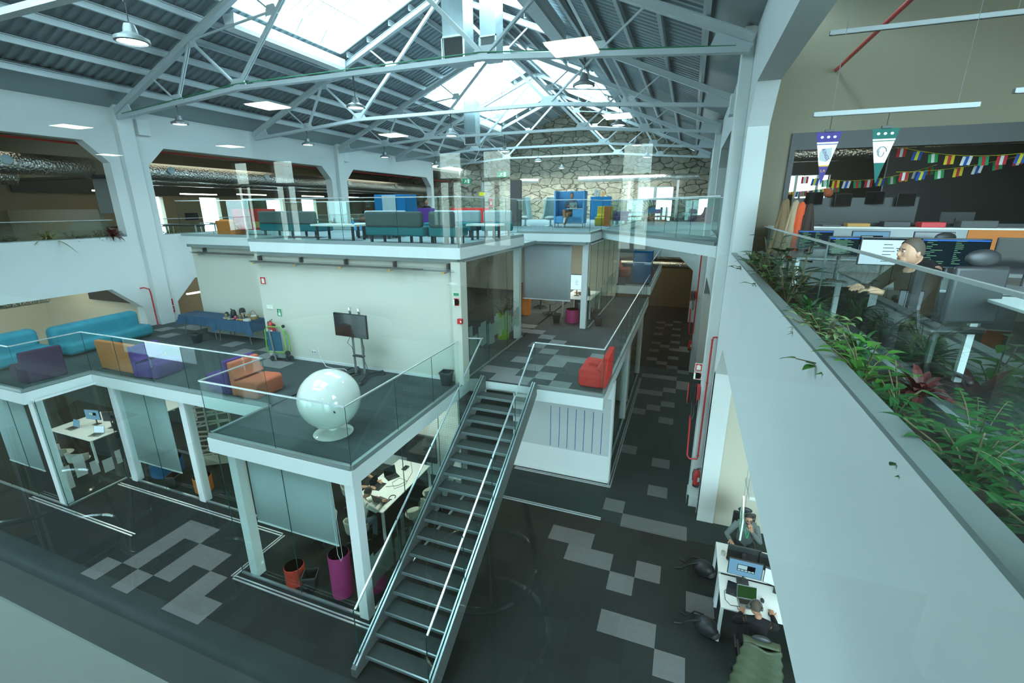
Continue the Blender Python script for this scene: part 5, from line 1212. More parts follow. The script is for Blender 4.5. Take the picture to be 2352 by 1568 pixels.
# trough plants along the right parapet (near to far)
RP = [(1.10, 1.55, 'bush', 1.05, 'feathery bright green plant at the nearest end of the right trough'), (1.22, 1.80, 'fern', 1.3, 'fern nearest the camera end of the right trough'), (1.08, 2.10, 'bush', 1.0, 'narrow-leaved green plant second from the near end'), (1.20, 2.35, 'fern', 1.25, 'tall feathery fern against the glass'),
      (1.06, 2.75, 'bush', .9, 'low tangled green plant just before the pale hearts'), (1.05, 3.25, 'pothos', 1.15, 'pale lime heart-leaved plant in the middle of the near half'), (1.24, 3.0, 'dracaena', .9, 'dark reddish spiky plant by the glass'), (1.15, 3.75, 'spider', 1.1, 'long strap-leaved plant beyond the lime hearts'),
      (1.03, 4.15, 'var', .95, 'cream-edged ivy spilling on the trough lip'), (1.10, 4.65, 'bush', .95, 'curly dark green ivy bush'), (1.15, 5.2, 'spider', 1.2, 'arching ribbon-leaved plant halfway along the trough'), (1.05, 5.75, 'rubber', .95, 'rubber plant leaning over the white parapet'),
      (1.20, 6.05, 'rubber', 1.15, 'tall rubber plant against the glass halfway along'), (1.05, 6.5, 'pothos', 1.15, 'lime green trailing plant beyond the rubber plants'), (1.02, 7.1, 'rubber', 1.0, 'dark oval-leaved plant hanging over the parapet edge'), (1.15, 7.5, 'bush', 1.2, 'dense green bush two thirds along the trough'),
      (1.20, 7.95, 'rubber', 1.3, 'tallest rubber plant with round leaves by the second glass pane'), (1.03, 8.3, 'pothos', 1.2, 'glossy green trailing plant near the far end'), (1.15, 8.8, 'bush', 1.15, 'leafy plant second from the pilaster'), (1.02, 9.3, 'pothos', 1.0, 'small hanging plant near the pilaster'), (1.12, 9.75, 'spider', 1.25, 'spiky spider plant at the pilaster end of the right trough')]
for i, (x, y, k, s, lb) in enumerate(RP):
    o = plant((max(x, 1.05) + .05, y, 6.27), 'bush' if k == 'var' else k, lb, s * 1.12, i)
    if k == 'var': [c for c in o.children if c.name.startswith('foliage')][0].data.materials[0] = LM['var']
for i, (y, k, s, lb) in enumerate([(2.5, 'spider', 2.0, 'straw-coloured grass plant in the left trough'), (5.7, 'bush', 1.4, 'green bush at the frame edge in the left trough'), (7.3, 'bush', 1.5, 'low green plant left of the straw grass'), (8.35, 'spider', 2.4, 'large straw grass plant in the left trough'), (9.0, 'bush', 1.5, 'dark bushy plant between the straw grass and the red one'), (9.6, 'bush', 1.4, 'green plant just left of the red spiky one'), (10.1, 'dracaena', 1.9, 'red spiky plant hanging at the corner of the left trough'), (11.95, 'pothos', 1.5, 'small green plant in the second left trough by the lounge edge')]):
    o = plant((-18.34, y, 6.30), k, lb, s, 40 + i)
    if k == 'spider': [c for c in o.children if c.name.startswith('foliage')][0].data.materials[0] = LM['dry']
plant((.92, 12.6, 6.25), 'bush', 'bushy plant hanging over the far side of the footbridge', 1.9, 77, hang=.8); plant((.88, 12.2, 6.1), 'pothos', 'trailing vine under the bushy plant by the footbridge', 1.8, 78, hang=1.2)
for i in range(9): plant((-4.0 + i * .52, 31.65, 6.4), ('bush', 'spider', 'pothos')[i % 3], 'potted plant %s in the row on the back parapet' % ['first from the left', 'second from the left', 'third from the left', 'fourth from the left', 'in the middle', 'fourth from the right', 'third from the right', 'second from the right', 'at the right end'][i], 1.7, 60 + i, group='plants on the back parapet')
for i in range(4): pt_ = MB().lathe([(.10, 0), (.15, .25), (.16, .27), (.13, .27), (.11, .05), (0, .05)], n=20).build('flower_pot', mat('terracotta', (.5, .2, .1), .8) if 'terra' not in M else M['terra'], smooth=True); M['terra'] = bpy.data.materials['terracotta']; pt_.location = (-2.9 + i * .6, 32.6, 6.35); tag(pt_, 'terracotta pot %s on the shelf behind the back parapet' % ['leftmost', 'second', 'third', 'rightmost'][i], 'pot', 'terracotta pots')
t = thing('lime_planter', 'tall lime green planter behind the mezzanine glass wall', 'planter', (-5.35, 13.35, 3.2)); MB().lathe([(.19, 0), (.24, .80), (.245, .82), (.22, .82), (.20, .7), (0, .7)], n=36).build('pot', 'lime', t, smooth=True); M['lime2'] = FAB['lime']; t.children[0].data.materials[0] = FAB['lime']
plant((-5.35, 13.35, 3.95), 'rubber', 'dark plant growing from the lime green planter', 1.6, 91, group='potted plants'); plant((-5.3, 13.2, 4.6), 'bush', 'small plant on the ledge above the lime planter', 1.2, 92, group='potted plants').location = (-5.5, 14.2, 3.95)

# ---------------- lower right desk ----------------
desk(1.14, 2.9, 7.92, 8.76, 0, 'white desk of the man in the hoodie'); desk(1.14, 2.9, 7.06, 7.86, 0, 'white desk of the man with the headset')
monitor((1.55, 8.12, .75), 180, 'black monitor back towards the camera, left of the pair', 'off', .56, .34, .34); monitor((2.08, 8.02, .75), 170, 'black monitor back towards the camera, right of the pair', 'off', .56, .34, .34)
monitor((1.54, 7.74, .75), 0, 'monitor with a pale blue desktop and dialog window', 'cool', .56, .34, .33); monitor((2.12, 7.70, .75), -14, 'monitor with a white page beside the dialog monitor', 'white', .56, .34, .30)
lp = laptop((1.58, 7.28, .75), 6, 'laptop showing a forest picture in front of the man with the headset', 'forest', 'mgrey', 112)
MB().obox(V(.06, .155, .12), (.065, .001, .05), Matrix.Rotation(math.radians(-22), 3, 'X')).build('open_window', 'scr_pale', lp)
laptop((1.36, 7.46, .75), -10, 'small black laptop base under the forest laptop', 'off', 'black', 170).scale = (.7, .7, .7)
def mug(loc, label):
    t = thing('mug', label, 'mug', loc, .4, 'mugs'); MB().lathe([(.035, 0), (.04, .005), (.04, .09), (.036, .09), (.034, .01), (0, .01)], n=22).build('cup', 'lidp', t, smooth=True); MB().tube([(.038, 0, .07), (.062, 0, .06), (.062, 0, .03), (.038, 0, .02)], .006, 6).build('handle', 'lidp', t, smooth=True)
mug((1.25, 8.40, .75), 'white mug at the corner of the hoodie man desk')
t = thing('headphones', 'black over-ear headphones lying on the white desk', 'headphones', (1.42, 8.33, .75)); MB().tube([(.09 * math.cos(a), .11 * math.sin(a), .03) for a in [PI * k / 12 for k in range(13)]], .012, 8).build('band', 'black', t, smooth=True); MB().ell((-.08, -.02, .03), (.045, .05, .03)).build('ear_cup', 'black', t, smooth=True); MB().ell((.08, -.02, .03), (.045, .05, .03)).build('ear_cup', 'black', t, smooth=True)
def keyboard(loc, deg, label):
    t = thing('keyboard', label, 'keyboard', loc, math.radians(deg), 'keyboards'); MB().box(-.2, -.06, 0, .2, .06, .018).build('body', 'dgrey', t, bevel=.004); b = MB()
    for i in range(13):
        for j in range(4): b.box(-.185 + i * .0285, -.05 + j * .026, .018, -.162 + i * .0285, -.03 + j * .026, .024)
    b.build('keys', 'black', t)
keyboard((1.66, 8.42, .75), -6, 'black keyboard of the hoodie man'); keyboard((2.2, 8.36, .75), -10, 'second black keyboard right of the hoodie man keyboard')
def mouse(loc, label): t = MB().ell((0, 0, .018), (.032, .055, .02), 14, 8).build('computer_mouse', 'black', smooth=True); t.location = loc; tag(t, label, 'mouse', 'computer mice')
mouse((1.90, 7.17, .75), 'black mouse under the hand of the man with the headset'); mouse((1.82, 7.44, .75), 'black mouse behind the forest laptop')
tag(MB().tube([(1.45, 7.18, .757), (1.30, 7.15, .757), (1.22, 7.25, .757), (1.22, 7.45, .757), (1.32, 7.58, .757), (1.42, 7.55, .757)], .005, 6).build('charging_cable', 'dgrey', smooth=True), 'thin dark cable looping left of the forest laptop', 'cable')
def task_chair(loc, deg, label, coat=False):
    t = thing('office_chair', label, 'chair', loc, math.radians(deg), 'black task chairs')
    MB().box(-.24, -.24, .44, .24, .22, .50).build('seat', 'black', t, bevel=.03, seg=3, smooth=True); MB().box(-.22, .22, .55, .22, .28, 1.02).build('backrest', 'black', t, bevel=.03, seg=3, smooth=True)
    MB().cyl((0, 0, .1), (0, 0, .44), .03, n=10).build('column', 'dgrey', t); MB().ell((0, .24, 1.08), (.14, .04, .07)).build('headrest', 'black', t, smooth=True)
    for s in (-1, 1): MB().tube([(s * .25, .1, .47), (s * .29, .1, .66), (s * .29, -.12, .68)], .018, 8).build('armrest', 'black', t, smooth=True)
    for k in range(5):
        a = 2 * PI * k / 5 + .9; MB().beam((0, 0, .12), (.31 * math.cos(a), .31 * math.sin(a), .06), .04, .03).build('foot', 'black', t); MB().ell((.31 * math.cos(a), .31 * math.sin(a), .03), (.03, .022, .03), 10, 8).build('castor', 'black', t, smooth=True)
    return t
task_chair((1.62, 6.52, 0), 180, 'black task chair of the man with the headset'); task_chair((1.72, 9.34, 0), 0, 'black task chair of the man in the hoodie')
M['olive'] = mat('olive_quilted_nylon', (0.045, .06, .028), .6, bump=.4, bscale=25)
b = MB(); b.sheet(lambda u, v: ((u - .5) * (.50 + .26 * v) + .012 * math.sin(v * 30), -.33 - .10 * v - .04 * math.sin(u * 9) * v - .03 * math.sin(PI * u), 1.04 - .78 * v + .03 * math.sin(u * 7)), 26, 26)
b.sheet(lambda u, v: ((u - .5) * .50, -.22 - .11 * v, 1.05 - .01 * v + .02 * math.sin(PI * v)), 12, 4)
o = b.build('jacket', M['olive'], smooth=True, solid=.035, ang=80); o.location = (1.62, 6.52, 0); tag(o, 'olive green quilted jacket hung over the task chair back', 'jacket')
def backpack(loc, deg, label):
    t = thing('backpack', label, 'backpack', loc, math.radians(deg), 'black backpacks on the floor'); MB().ell((0, 0, .17), (.15, .22, .17), 20, 14).build('bag', 'black', t, smooth=True); MB().ell((0, -.14, .12), (.11, .10, .11), 16, 10).build('pocket', 'dgrey', t, smooth=True)
    for s in (-1, 1): MB().tube([(s * .08, .1, .30), (s * .13, .26, .22), (s * .10, .38, .05), (s * .16, .52, .02)], .016, 6).build('strap', 'black', t, smooth=True)
backpack((.96, 8.60, 0), 75, 'black backpack beside the leg of the hoodie man desk'); backpack((.98, 7.15, 0), 70, 'black backpack beside the leg of the near desk')
# hanging exit sign and pendant
t = thing('exit_sign', 'green running man exit sign hanging edge-on over the lower right desk', 'exit sign', (1.27, 7.25, 2.45)); t.rotation_euler = (0, 0, math.radians(84))
MB().box(-.36, -.012, -.18, .36, .012, .18).build('board', 'signwhite', t); MB().box(-.345, .012, -.165, .345, .014, .165).box(-.345, -.014, -.165, .345, -.012, .165).build('field', 'greensign', t)
b = MB()
for s in (-1, 1): b.beam((-.2, s * .0155, -.12), (-.1, s * .0155, .0), .05, .003, (0, 1, 0)).beam((-.1, s * .0155, .0), (-.06, s * .0155, .11), .05, .003, (0, 1, 0)).beam((-.1, s * .0155, 0), (.0, s * .0155, -.12), .045, .003, (0, 1, 0)).box(.1, s * .0155 - .001, -.13, .3, s * .0155 + .001, .13)
b.build('pictogram', 'signwhite', t); MB().cyl((-.3, 0, .18), (-.3, 0, 2.9), .003, n=5).cyl((.3, 0, .18), (.3, 0, 2.9), .003, n=5).build('wires', 'mgrey', t)
t = thing('linear_lamp', 'white box lamp hanging under the arch by the exit sign', 'lamp', (1.50, 7.62, 2.75)); MB().box(-.16, -.3, 0, .16, .3, .06).build('housing', 'lidp', t, bevel=.01); MB().box(-.14, -.28, -.004, .14, .28, 0).build('diffuser', 'tube_on', t); MB().cyl((0, 0, .06), (0, 0, 2.6), .01, n=6).build('stem', 'mgrey', t)

# ---------------- right upper office ----------------
desk(1.75, 4.6, 5.4, 6.6, 5.85, 'grey desk row with monitors behind the right glass rail', 'mgrey', .72); desk(2.3, 5.4, 3.6, 4.9, 5.85, 'white desk with cables and a white mug in the right office', 'white', .76)
desk(1.6, 4.6, 8.2, 9.4, 5.85, 'second grey desk row further into the right office', 'mgrey', .72)
zc = 6.62
monitor((2.02, 6.05, 6.50), 0, 'bright white monitor behind the brown-haired person', 'white', .52, .30, .36, arm=True); monitor((2.56, 6.02, 6.50), 0, 'wide dark code monitor right of the bright white one', 'code', .56, .30, .36); monitor((1.62, 6.1, 6.50), 4, 'small dark code monitor left of the bright white one', 'code', .30, .22, .40)
monitor((3.10, 5.85, 6.52), -12, 'black switched-off monitor at the right of the code monitor', 'off', .56, .34, .34); monitor((3.75, 5.6, 6.52), -30, 'black monitor at the frame edge in the right office', 'off', .6, .36, .34)
monitor((1.95, 8.9, 6.5), 0, 'dark monitor on the far desk row, left', 'code', .5, .3, .3); monitor((2.7, 8.9, 6.5), 0, 'dark monitor on the far desk row, middle', 'cool', .5, .3, .3); monitor((3.5, 8.9, 6.5), 0, 'dark monitor on the far desk row, right', 'off', .5, .3, .3)
mug((2.55, 4.45, 6.61), 'white mug on the cable-strewn desk in the right office'); tag(MB().box(2.85, 4.1, 6.61, 3.3, 4.35, 6.70).build('cable_box', 'signwhite', bevel=.015), 'white cable box on the right office desk', 'box')
task_chair((2.12, 4.95, 5.85), 200, 'black task chair of the brown-haired person'); task_chair((3.2, 7.4, 5.85), 20, 'black task chair in the middle of the right office')
# low divider and shelf row
t = thing('divider', 'long grey divider with a white top under the dark office window', 'divider', (1.5, 10.3, 5.85)); MB().box(0, 0, 0, 6, .35, 1.08).build('body', 'dgreyp' if 'dgreyp' in M else 'mgrey', t); MB().box(-.02, -.02, 1.08, 6.02, .37, 1.11).build('top', 'lidp', t); MB().box(3.0, -.015, .75, 5.0, 0, 1.08).build('orange_panel', FAB['orange'], t)
for i, (x, w_, h, c, lb) in enumerate(((1.9, .25, .05, 'tin', 'low tray'), (2.35, .3, .04, 'dgrey', 'black tray'), (2.75, .35, .06, 'bread', 'brown wooden tray'), (3.3, .4, .10, 'black', 'dark box'), (3.85, .35, .09, 'redsign', 'reddish box'), (4.4, .5, .12, 'dgrey', 'wide dark box'))):
    tag(MB().box(x, 10.35, 6.96, x + w_, 10.6, 6.96 + h).build('desk_tray', c, bevel=.01), '%s on top of the grey divider' % lb, 'tray', 'things on the divider')
# coats on a stand
t = thing('coat_stand', 'coat stand by the yellow notice at the office entrance', 'coat stand', (1.75, 9.6, 5.85)); MB().cyl((0, 0, 0), (0, 0, 1.72), .018, n=8).build('pole', 'dgrey', t); MB().lathe([(.0, 0), (.2, 0), (.2, .02), (0, .03)], n=20).build('base', 'dgrey', t)
for i, (dx, c, lb) in enumerate(((-.20, (.22, .14, .07), 'tan coat, leftmost on the coat stand'), (-.05, (.45, .32, .20), 'pale beige coat beside the orange jacket'), (.04, (.75, .10, .03), 'bright orange red jacket on the coat stand'), (.16, (.05, .03, .025), 'dark brown coat at the right of the coat stand'))):
    o = MB().sheet(lambda u, v: ((u - .5) * (.10 + .22 * v), .05 * math.sin(u * 10) * v - .03 * i, -.95 * v + .04 * math.sin(PI * u)), 14, 10).build('hung_coat', mat('coat_%d' % i, c, .85), smooth=True, solid=.05); o.location = (1.75 + dx, 9.5, 7.42 - .03 * i); tag(o, lb, 'coat', 'coats on the stand')
# pennants
def pennant(x, y, z, c1, c2, label, txt):
    t = thing('pennant', label, 'pennant', (x, y, z), 0, 'pennants hanging from the linear lamp')
    W, H = .145, .66
    def seg(z0, z1, m, nm, dy=0): w0, w1 = W * (1 - z0 / H), W * (1 - z1 / H); MB().prism([(-w0, -z0), (w0, -z0), (w1, -z1), (-w1, -z1)], 'y', -.002 - dy, .002).build(nm, m, t)
    seg(0, .12, c1, 'head_band'); seg(.12, .14, 'signwhite', 'stripe'); seg(.14, .15, c1, 'stripe'); seg(.15, .40, 'signwhite', 'field'); seg(.40, .415, c2, 'stripe'); seg(.415, .645, c1, 'tail')
    b = MB()
    for k in (-1, 0, 1): b.ell((k * .07, -.004, -.06), (.018, .002, .016), 10, 6)
    b.build('head_marks', 'signwhite', t)
    if txt:
        b = MB().prism([(-.05, -.20), (.06, -.19), (.07, -.30), (.02, -.36), (-.06, -.34), (-.07, -.25)], 'y', -.004, -.002); b.build('crest', 'mgrey', t)
        text('lettering', txt, .055, c1, (0, -.006, -.27), (PI / 2, math.radians(62), 0), t, .001); text('tail_lettering', 'LA', .05, c2, (0, -.005, -.47), (PI / 2, PI / 2 * 0, 0), t, .001)
    else:
        b = MB()
        for k in range(4): b.tube([(.05 * math.cos(a + k) * (1 - k * .15), -.005, -.27 + .06 * math.sin(a + k)) for a in [PI * j / 6 for j in range(7)]], .005, 5)
        b.build('emblem', 'mgrey', t)
    MB().cyl((0, 0, 0), (0, 0, .20), .004, n=6).box(-.05, -.02, -.0, .05, .02, .03).build('hanger', 'black', t)
PURP = mat('pennant_violet', (.06, .04, .22), .8); GOLD = mat('pennant_gold', (.75, .38, .03), .8); TEALP = mat('pennant_green', (.01, .12, .10), .8)
pennant(1.57, 7.4, 8.24, PURP, GOLD, 'purple, white and gold KINGS pennant hanging from the lamp', 'KINGS'); pennant(2.17, 7.4, 8.25, TEALP, TEALP, 'green and white pennant with a grey emblem hanging from the lamp', None)
def linlamp(x0, x1, y, z, label, on=False):
    t = thing('linear_lamp', label, 'lamp', (x0, y, z), 0, 'slim linear lamps'); MB().box(0, -.03, 0, x1 - x0, .03, .05).build('housing', 'mgrey', t); MB().box(.02, -.025, -.004, x1 - x0 - .02, .025, 0).build('diffuser', 'tube_cool' if on else 'mgrey', t)
    for x in (.2, x1 - x0 - .2): MB().cyl((x, 0, .05), (x, 0, 11.1 - z), .003, n=5).build('wire', 'mgrey', t)
linlamp(1.36, 3.02, 7.4, 8.43, 'slim lamp the two pennants hang from'); linlamp(1.50, 3.6, 8.0, 9.50, 'slim lamp high in the right office', False); linlamp(3.3, 5.0, 7.4, 8.55, 'slim lamp at the frame edge beyond the pennants')
# bunting
FC = [((.6, .03, .04), (.8, .8, .78)), ((.02, .10, .45), (.8, .75, .05)), ((.02, .35, .10), (.8, .8, .78)), ((.75, .6, .03), (.6, .03, .04)), ((.8, .8, .78), (.02, .10, .45)), ((.02, .3, .12), (.65, .03, .04))]
FM = [[mat('flag_%d%d' % (i, j), c, .8) for j, c in enumerate(p)] for i, p in enumerate(FC)]
def bunting(p0, p1, sag, n, label):
    t = thing('bunting', label, 'bunting', p0, 0, 'strings of little flags'); o = Vector(p0); d = Vector(p1) - o
    f = lambda u: d * u - V(0, 0, sag * 4 * u * (1 - u)); MB().tube([f(i / 16) for i in range(17)], .004, 5).build('string', 'yellow', t)
    for i in range(n):
        p = f((i + .5) / n); q = d.normalized(); a = MB(); c = MB()
        for k, mb in ((0, a), (1, c), (2, a)): mb.obox(p + q * (-.05 + .05 * k) - V(0, 0, .09), (.024, .0015, .08), Matrix.Rotation(math.atan2(q.y, q.x), 3, 'Z') @ Matrix.Rotation(.15 * math.sin(i * 2.1), 3, 'Y'))
        fl = a.build('flag', FM[i % 6][0], t); c.build('middle_stripe', FM[i % 6][1], fl)
bunting((3.6, 11.6, 8.45), (7.2, 11.6, 8.7), .35, 14, 'upper string of flags beyond the dark office window'); bunting((3.9, 12.2, 8.0), (7.4, 12.2, 8.9), .25, 12, 'lower string of flags sloping up to the right'); bunting((2.4, 13.4, 8.05), (5.0, 13.4, 8.2), .22, 12, 'distant string of flags left of the pale window post'); bunting((2.3, 16.5, 7.75), (4.0, 16.5, 7.9), .05, 12, 'small string of flags in front of the bright far windows')
tag(MB().ell((2.95, 13.0, 7.62), (.10, .10, .10)).build('basketball', FAB['coral'], smooth=True), 'reddish ball hanging beyond the dark office window', 'ball')
# office beyond the dark window: ducts, desks, monitors, bright end windows
for i, (y, z, r) in enumerate(((12.6, 9.05, .26), (15.2, 9.0, .22), (18.5, 8.95, .22))):
    tag(MB().cyl((1.3, y, z), (9, y, z), r, n=20).build('spiral_duct', 'foil', smooth=True), 'foil-wrapped duct %s beyond the dark window, right office' % ['nearest', 'middle', 'farthest'][i], 'duct', 'foil ducts')
struct('wall_right_office_end', MB().box(1.23, 23.9, 5.85, 2.1, 24.1, 9.9).box(5.4, 23.9, 5.85, 9.2, 24.1, 9.9).box(2.1, 23.9, 8.6, 5.4, 24.1, 9.9).box(2.1, 23.9, 5.85, 5.4, 24.1, 6.8), 'charcoal')
for i in range(4): struct('window_end_post', MB().box(2.5 + i * .8, 23.85, 6.8, 2.6 + i * .8, 24.15, 8.6), 'white')
M['daylight'] = emis('bright_overcast_sky', (.78, .92, 1.0), 3.5)
struct('window_3', MB().box(2.1, 24.3, 6.8, 5.4, 24.32, 8.6), 'daylight')
struct('wall_right_dark_panels', MB().box(5.2, 17.0, 5.85, 9.1, 17.1, 8.9), 'charcoal')
for i in range(4):
    desk(1.9 + i * 1.75, 3.4 + i * 1.75, 13.5, 14.3, 5.85, 'desk %s in the office beyond the dark window' % ['first', 'second', 'third', 'fourth'][i], 'dgrey', .74, group='desks beyond the dark window'); monitor((2.3 + i * 1.75, 13.9, 6.59), (20, -15, 170, 10)[i], 'monitor on the %s desk beyond the dark window' % ['first', 'second', 'third', 'fourth'][i], ('cool', 'off', 'off', 'white')[i], .6, .36, .42)
for i in range(5): monitor((1.95 + i * .55, 12.1, 7.45 + .04 * (i % 2)), (30, -20, 15, -35, 10)[i], 'tilted screen on an arm, %s in the row behind the dark window' % ['first', 'second', 'third', 'fourth', 'fifth'][i], 'off', .34, .26, .0, arm=False); MB()
struct('trim_arms', MB().box(1.9, 12.2, 6.9, 4.4, 12.24, 7.5), 'dgrey')

# ---------------- upper lounge ----------------
def bank_sofa(loc, deg, L, label, back=FAB['grey'], seat=FAB['teal'], hb=.74):
    t = thing('lounge_sofa', label, 'sofa', loc, math.radians(deg), 'grey and teal sofas of the upper lounge')
    MB().box(-L / 2, -.32, .18, L / 2, .36, .40).build('seat', seat, t, bevel=.04, seg=3, smooth=True); MB().box(-L / 2 + .03, .24, .38, L / 2 - .03, .40, hb).build('backrest', back, t, bevel=.06, seg=4, smooth=True)
    for x in (-L / 2 + .12, -.1, L / 2 - .12):
        for y in (-.24, .28): MB().box(x - .03, y - .02, 0, x + .03, y + .02, .18).build('leg', 'black', t)
    return t
bank_sofa((-6.52, 9.72, 6.5), 180, 1.62, 'dark grey sofa back towards the camera, in the middle of the upper lounge', FAB['dgreyf']); bank_sofa((-4.95 - .3, 9.75, 6.5), 180, .70, 'short dark sofa at the corner of the upper lounge', FAB['dgreyf'])
bank_sofa((-10.55 + .03, 9.95, 6.5), 180, 2.15, 'dark grey sofa back towards the camera, left of the white low table', FAB['dgreyf']).location = (-9.85 - 1.0, 10.75, 6.5)
bank_sofa((-8.55, 11.6, 6.5), 0, 1.5, 'pale grey and blue sofa behind the white low table', FAB['grey'], FAB['skyblue']); bank_sofa((-6.5, 12.3, 6.5), 0, 1.6, 'teal sofa facing the middle dark sofa', FAB['grey'], FAB['teal']); bank_sofa((-5.2, 12.6, 6.5), 20, .9, 'teal sofa seat at the corner with the balustrade', FAB['grey'], FAB['teal'])
def low_table(loc, L, W, label):
    t = thing('low_table', label, 'table', loc, 0, 'white low tables'); MB().box(-L / 2, -W / 2, .36, L / 2, W / 2, .41).build('tabletop', 'lidp', t, bevel=.006)
    for s in (-1, 1):
        for q in (-1, 1): MB().box(s * (L / 2 - .14) - .03, q * (W / 2 - .08) - .02, 0, s * (L / 2 - .14) + .03, q * (W / 2 - .08) + .02, .36).build('leg', 'black', t)
low_table((-8.75, 10.15, 6.5), 1.45, .6, 'white low table with the sanitiser bottle in the upper lounge'); low_table((-8.2, 11.0, 6.5), 1.3, .5, 'second white low table behind the bottle table'); low_table((-5.0, 11.3, 6.5), .9, .5, 'white low table near the lounge corner')
t = thing('pump_bottle', 'clear pump bottle with blue liquid on the white low table', 'bottle', (-8.35, 10.2, 6.91)); MB().lathe([(.028, 0), (.032, .01), (.032, .07), (.012, .10), (0, .10)], n=18).build('body', mat('blue_gel', (.05, .25, .5), .2), t, smooth=True); MB().cyl((0, 0, .10), (0, 0, .15), .006, n=8).box(-.03, -.006, .145, .008, .006, .155).build('pump', 'signwhite', t)
tag(MB().ell((-9.05, 11.5, 6.97), (.16, .11, .08)).build('cushion', fab('brown_knit', (.09, .05, .035)), smooth=True), 'small brown cushion on the pale blue sofa', 'cushion')
def booth(loc, deg, w_, h, dp, m, label, legs=True, m2=None):
    t = thing('booth_sofa', label, 'booth', loc, math.radians(deg), 'high-backed felt booths'); m2 = m2 or m
    MB().box(-w_ / 2, dp / 2 - .08, .16, w_ / 2, dp / 2, h).build('backrest', m, t, bevel=.02)
    for s in (-1, 1): MB().box(s * w_ / 2 - (.08 if s > 0 else 0), -dp / 2, .16, s * w_ / 2 + (.08 if s < 0 else 0), dp / 2 - .08, h).build('side_panel', m2, t, bevel=.02)
    MB().box(-w_ / 2 + .08, -dp / 2 + .02, .18, w_ / 2 - .08, dp / 2 - .1, .45).build('seat', m2, t, bevel=.03)
    if legs:
        for s in (-1, 1):
            for q in (-1, 1): MB().box(s * (w_ / 2 - .05) - .012, q * (dp / 2 - .05) - .012, 0, s * (w_ / 2 - .05) + .012, q * (dp / 2 - .05) + .012, .18).build('leg', 'black', t)
        MB().box(-w_ / 2 + .04, -dp / 2 + .04, .15, w_ / 2 - .04, -dp / 2 + .06, .17).build('rail', 'black', t)
    return t
bt = booth((-4.78, 19.75, 6.5), 4, 1.28, 1.47, .80, FAB['skyblue'], 'sky blue felt booth with the cross-legged man, facing the footbridge')
MB().box(.14, -.38, .18, .58, .25, .74).build('side_unit', FAB['skyblue'], bt, bevel=.02); MB().box(-.08, -.40, .74, .56, .0, .765).build('swing_table', 'lidp', bt)
laptop((-4.60, 19.55, 7.27), 184, 'silver laptop back towards the camera on the booth table', 'dark', 'galv', 100)
booth((-8.95, 13.1, 6.5), 180, 1.15, 1.22, .7, FAB['navy'], 'deep blue felt booth turned away, behind the upper lounge', True, FAB['navy']); b = MB().box(-9.2, 12.72, 6.9, -8.7, 12.74, 7.7); tag(b.build('acoustic_panel', FAB['grey']), 'pale grey panel between the wings of the deep blue booth', 'panel')
rb = booth((-13.1, 11.3, 6.5), 180, 1.1, .80, .7, FAB['redf'], 'red felt booth at the left end of the upper lounge', False); put(lounge(FAB['poufor'], 'lounge_chair', .6, .45, .6, .38), (-13.75, 10.95, 6.5), 90, 'small orange chair left of the red booth'); tag(MB().box(-12.55, 10.72, 6.75, -12.2, 10.9, 6.92).build('parcel', 'bread'), 'small cardboard box beside the red booth', 'box')
put(lounge(FAB['yellow'], 'lounge_chair', .7, .85, .7, .40), (-3.85 + .2, 21.5, 6.5), -90, 'mustard yellow lounge chair right of the blue booth'); o = MB().box(-3.55, 20.9, 6.5, -3.25, 21.0, 7.35).build('acoustic_panel', FAB['poufor'], bevel=.02); tag(o, 'narrow orange panel against the mustard chair', 'panel')
bank_sofa((-2.5 - .7, 23.2, 6.5), 0, .9, 'small purple sofa right of the mustard chair', FAB['purple'], FAB['purple'], .62)
for (x, y, c, lb) in ((-9.2, 18.5, 'redf', 'red chair back beyond the middle dark sofa'), (-10.4, 17.6, 'purple', 'purple chair back beyond the deep blue booth'), (-8.1, 18.0, 'redf', 'red rounded chair back below the exit sign'), (-12.2, 17.6, 'magenta', 'magenta chair back beyond the left dark sofa')): put(lounge(FAB[c], 'lounge_chair', .9, .80, .7, .42), (x, y, 6.5), 90, lb)
# egg seats: pale pod chairs
for i, (x, lb) in enumerate(((-7.1, 'pale pod chair half hidden by the brown partition'), (-5.9, 'pale pod chair beside the blue booth'))):
    t = thing('pod_chair', lb, 'chair', (x, 20.6, 6.5), (1 if i else -1) * 1.0, 'pale pod chairs')
    MB().sheet(lambda u, v: (.42 * math.sin((u - .5) * PI) * (1 - .3 * v), .30 * math.cos((u - .5) * PI) - .1 * v, .30 + .95 * v), 16, 8).build('shell', mat('pale_green_shell', (.50, .62, .58), .4), t, smooth=True, solid=.03); MB().ell((0, 0, .36), (.36, .30, .10)).build('cushion', 'lidp', t, smooth=True); MB().lathe([(.25, 0), (.05, .05), (.04, .3)], n=20).build('foot', 'galv', t, smooth=True)
